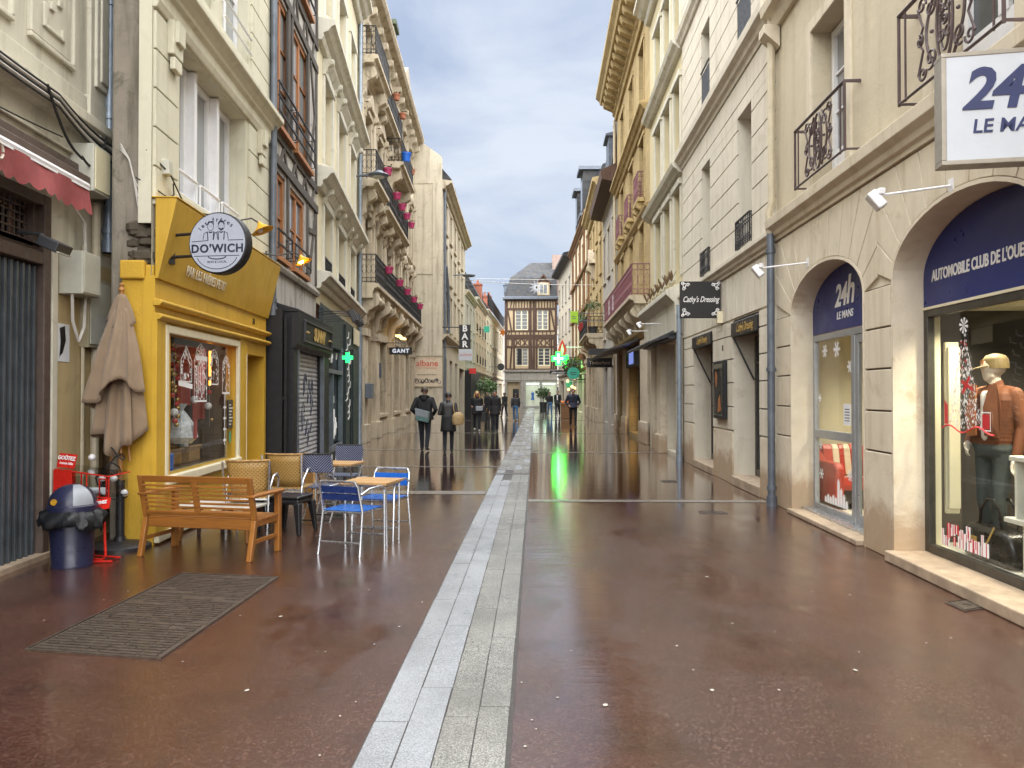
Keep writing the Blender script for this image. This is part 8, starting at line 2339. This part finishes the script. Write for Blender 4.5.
    n = len(res.polygons)
    C = np.empty(n*3, dtype=np.float32); res.polygons.foreach_get('center', C); C = C.reshape(n, 3)
    best = np.full(n, 1e9, dtype=np.float32); idx = np.zeros(n, dtype=np.int32)
    for (p0, p1, r0, r1, mt) in prim:
        a = np.array(p0, dtype=np.float32); d = np.array(p1-p0, dtype=np.float32); dd = float(d@d)
        t = np.clip(((C-a)@d)/dd, 0, 1) if dd > 1e-9 else np.zeros(n, dtype=np.float32)
        dist = np.linalg.norm(C-(a+t[:, None]*d), axis=1)-(r0+(r1-r0)*t)
        q = dist < best; best[q] = dist[q]; idx[q] = mats.index(mt)
    res.polygons.foreach_set('material_index', idx); res.polygons.foreach_set('use_smooth', np.ones(n, dtype=bool)); res.update()
    o = bpy.data.objects.new(name, res); col.objects.link(o)
    o.location = (x, y, z0); o.rotation_euler = (0, 0, rz)
    tag(o, lab, cat, group)
    # hair
    if not bald:
        m = MB(); hcx = hc*k
        n1, n2 = 18, 9
        pts = []
        for j in range(n2+1):
            th = math.pi*.58*j/n2
            for i in range(n1):
                a = 2*math.pi*i/n1
                fr_ = max(0, -math.sin(a))
                t2 = th*(1-.42*fr_)
                rr = .104*k*(1+.02*math.sin(5*a+j))
                pts.append((rr*math.sin(t2)*math.cos(a)*.98+hcx.x, rr*math.sin(t2)*math.sin(a)*1.04+hcx.y+.012*k, rr*math.cos(t2)+hcx.z+.018*k))
        m.add(pts, [(j*n1+i, j*n1+(i+1) % n1, (j+1)*n1+(i+1) % n1, (j+1)*n1+i) for j in range(n2) for i in range(n1)])
        if longhair:
            for q in range(22):
                a = math.pi*(-.12+1.24*q/21)
                x0, y0 = .094*math.cos(a), .094*math.sin(a)
                m.tube([tuple((hc+Vector((x0, y0, .03)))*k), tuple((hc+Vector((x0*1.25, y0*1.15+.01, -.1)))*k), tuple((hc+Vector((x0*1.35+random.uniform(-.02, .02), y0*1.1, -.22)))*k), tuple((hc+Vector((x0*1.2, y0, -.27-random.uniform(0, .06))))*k)], [.022*k, .028*k, .024*k, .006*k], 6)
        m.build('hair', hair, o, smooth=True, fix=False)
    if coat:   # skirt of the coat below the waist
        m = MB(); n1 = 24; pts = []
        zt, zb = 1.10, coat
        for j in range(7):
            t = j/6; z = zt+(zb-zt)*t
            for i in range(n1):
                a = 2*math.pi*i/n1
                w = (.182*b+.035*t)*(1+.03*math.sin(6*a)*t); d = (.128*b+.05*t+abs(s)*.22*t)*(1+.03*math.sin(5*a+1)*t)
                pts.append((w*math.cos(a)*k, d*math.sin(a)*k, z*k))
        m.add(pts, [(j*n1+i, j*n1+(i+1) % n1, (j+1)*n1+(i+1) % n1, (j+1)*n1+i) for j in range(6) for i in range(n1)])
        c_ = m.build('skirt' if skirt else 'coat', skirt or top, o, smooth=True, fix=False); sd = c_.modifiers.new('thick', 'SOLIDIFY'); sd.thickness = .012
    if hood:
        m = MB(); m.tube([(.12*k*math.cos(t), (.03+.07*max(0, math.sin(t)))*k+.03*k*math.sin(t), (1.475+.035*math.sin(t))*k) for t in [i*2*math.pi/16 for i in range(16)]], .042*k, 8, closed=True); m.ball((0, .12*k, 1.44*k), .085*k, 12, (1.1, .6, .9)); m.build('hood', top, o, smooth=True)
    return o, hands, k

PI = math.pi
man1, _, k = person(-3.05, 21.3, PI-.05, 1.79, 'man in a black hooded jacket walking away with a grey green messenger bag', top='black_cloth', legs='jeans_dark', hair='hair_brown', stride=.13, arms=('pocket', 'pocket'), hood=True, vox=.0095, bulk=1.14, coat=.86, cat='person', slim=1.2)
g = empty('messenger_bag', (-3.06, 21.08, 0), -.25, 'grey green messenger bag slung across the back of the hooded man', 'bag')
m = MB(); m.ext([(-.24, .88), (.18, .80), (.22, 1.10), (-.22, 1.2)], -.075, .075, 'o'); m.build('body', 'bag_teal', g, bevel=.03); g.scale = (.88, .9, 1)
m = MB(); m.ext([(-.235, 1.0), (.20, .93), (.225, 1.11), (-.225, 1.21)], -.09, -.07, 'o'); m.build('flap', 'grey_plastic', g, bevel=.008)
m = MB(); m.tube([(-.24, -.02, 1.2), (-.22, .06, 1.36), (-.1, .14, 1.52), (.1, .3, 1.48), (.2, .4, 1.3), (.25, .3, 1.13)], .016, 6); m.build('strap', 'sign_black', g)
wom1, _, k = person(-2.30, 20.6, PI+.03, 1.64, 'woman in a dark leather jacket and black skirt walking away with a tan bag', top='leather_dark', legs='jeans_dark', hair='hair_dark', stride=.10, phase=-1, arms=('front', 'front'), vox=.0095, slim=1.08, coat=.62, skirt='black_cloth')
g = empty('tan_bag', (-2.02, 20.42, 0), .2, 'tan quilted shoulder bag on the right shoulder of the leather jacketed woman', 'bag')
m = MB(); m.lathe((0, 0, .92), [(.05, -.16), (.14, -.14), (.17, -.02), (.15, .1), (.1, .17), (.05, .19)], 14); m.v = [(p[0], p[1]*.6, p[2]) for p in m.v]; m.build('body', 'bag_tan', g, smooth=True)
m = MB(); m.tube([(-.09, 0, 1.08), (-.12, .06, 1.25), (-.1, .13, 1.40), (-.02, .2, 1.25), (.06, .06, 1.08)], .012, 6); m.build('strap', 'bag_tan', g)
m = MB(); m.ball((0, -.1, .95), .02, 8); m.build('clasp', 'letter_gold', g)
wom2, _, k = person(-2.42, 32.8, .12, 1.72, 'blond woman in a black coat and white shoes walking toward us', top='black_cloth', legs='jeans_dark', shoe='shoe_white', hair='hair_blond', stride=.2, arms=('hold', 'hold'), longhair=True, coat=.72, vox=.0115)
g = empty('grey_handbag', (-2.30, 32.5, 0), .1, 'grey patterned handbag held in front of the blond woman', 'bag')
m = MB(); m.box(-.15, .15, -.05, .05, .88, 1.08); m.build('body', 'grey_plastic', g, bevel=.02); m = MB(); m.tube([(-.1, 0, 1.08), (-.06, 0, 1.18), (.06, 0, 1.18), (.1, 0, 1.08)], .01, 5); m.build('handle', 'sign_black', g)
g = empty('shopping_bag', (-2.08, 32.6, 0), .3, 'dark paper shopping bag between the blond woman and the man in black', 'bag')
m = MB(); m.box(-.14, .14, -.06, .06, .42, .80); m.build('body', 'charcoal', g, bevel=.006); m = MB(); m.tube([(-.06, 0, .8), (-.03, 0, .93), (.03, 0, .93), (.06, 0, .8)], .006, 5); m.build('handle', 'sign_black', g)
person(-1.62, 32.4, -.05, 1.74, 'man in a long black coat and dark trousers walking toward us, dark haired', top='black_cloth', legs='jeans_dark', hair='hair_dark', stride=.12, phase=-1, arms=('down', 'down'), coat=.72, vox=.0115, bulk=.98)
g = empty('closed_umbrella', (-1.98, 32.35, 0), 0, 'furled dark umbrella held upright beside the man in the black coat', 'umbrella')
m = MB(); m.tube([(0, 0, .02), (0, 0, .85)], [.008, .035], 8); m.build('canopy', 'black_cloth', g); m = MB(); m.tube([(0, 0, .85), (0, 0, .95), (.02, 0, 1.0), (.06, 0, .98)], .012, 6); m.build('handle', 'pole_wood', g)
person(-1.04, 45, PI+.1, 1.62, 'person in a short grey padded jacket and blue jeans walking away down the stone strip', top='grey_cloth', legs='jeans_blue', shoe='shoe_white', hair='hair_dark', stride=.2, arms=('swing', 'swing'), vox=.013, bulk=1.15)
person(1.94, 36.9, .1, 1.86, 'tall man in an open navy jacket and black trousers walking toward us on the right', top='navy_cloth', legs='black_cloth', hair='hair_dark', stride=.17, arms=('pocket', 'pocket'), vox=.0115, coat=.88, inner='black_cloth', bulk=1.12)
person(1.22, 55.5, .2, 1.74, 'slim person in a dark top and blue jeans before the lit shop window', top='black_cloth', legs='jeans_blue', stride=.2, vox=.015)
person(1.78, 55.0, -.2, 1.84, 'man in an open dark suit jacket walking beside the fruit stand', top='black_cloth', legs='black_cloth', stride=.22, phase=-1, coat=.8, inner='letter_white', vox=.015)
far = [(-3.35, 56, 1.72, 'black_cloth', 'person in black close to the bar front'), (-3.0, 60, 1.78, 'navy_cloth', 'person in a navy coat behind the blond woman'), (-3.6, 70, 1.74, 'leather_dark', 'brown clad figure far off by the tub plants'), (-1.95, 52, 1.70, 'black_cloth', 'person in black with a pale hood behind the man in the black coat')]
for i, (x, y, h, tp, lb) in enumerate(far):
    person(x, y, PI*(i % 2)+.2*i, h, lb, top=tp, stride=.15+.02*i, vox=.018, coat=.8 if i % 2 else 0, group='walkers far down the street', hair='hair_brown' if i % 2 else 'hair_dark')
# ---- mannequin in the big window
p = A1.world(4.88, -.62, .145)
mq, _, k = person(p.x, p.y, -1.30, 1.80, 'headless eyed white faced mannequin in a brown suede jacket, white tee and grey jeans', top='suede_brown', legs='jeans_grey', shoe='shoe_black', hair='cap_olive', stride=.05, arms=('down', 'pocket'), vox=.0085, skin='mannequin_skin', z0=p.z, cat='mannequin', name='mannequin', face=False, inner='tee_white', bulk=1.0, slim=1.02, bald=True, turn=-.55)
mq['label'] = 'pale faced mannequin in a brown suede jacket, white tee and grey jeans'
hz = 1.635*k
m = MB(); m.lathe((0, -.0, hz), [(.105, .0), (.106, .03), (.1, .08), (.075, .115), (.03, .13), (0, .132)], 18)
m.add([(-.085, -.08, hz+.012), (-.05, -.19, hz-.01), (.0, -.215, hz-.016), (.05, -.19, hz-.01), (.085, -.08, hz+.012), (.0, -.07, hz+.03), (-.085, -.08, hz+.024), (-.05, -.19, hz+.0), (.0, -.215, hz-.006), (.05, -.19, hz+.0), (.085, -.08, hz+.024)], [(0, 1, 2, 3, 4, 5), (6, 5, 10, 9, 8, 7), (0, 6, 7, 1), (1, 7, 8, 2), (2, 8, 9, 3), (3, 9, 10, 4)])
Rt = Matrix.Rotation(-.55, 3, 'Z'); cc = Vector((0, -.02*k, 0)); m.v = [tuple(Rt @ (Vector(v)-cc)+cc) for v in m.v]
m.build('cap', 'cap_olive', mq, smooth=True)
m = MB(); m.box(-.035, .035, -.112, -.1, hz+.035, hz+.075); m.v = [tuple(Rt @ (Vector(v)-cc)+cc) for v in m.v]; m.build('cap_badge', 'suede_orange', mq)
for sgn in (-1, 1):   # open jacket fronts and collar
    m = MB()
    m.add([(sgn*.035, -.155, 1.06), (sgn*.16, -.13, 1.04), (sgn*.17, -.12, 1.3), (sgn*.12, -.11, 1.50), (sgn*.06, -.125, 1.49), (sgn*.035, -.165, 1.3)], [(0, 1, 2, 3, 4, 5)])
    f = m.build('jacket_front', 'suede_brown' if sgn > 0 else 'suede_orange', mq, fix=False); sd = f.modifiers.new('thick', 'SOLIDIFY'); sd.thickness = .012
    f.scale = (k, k, k)
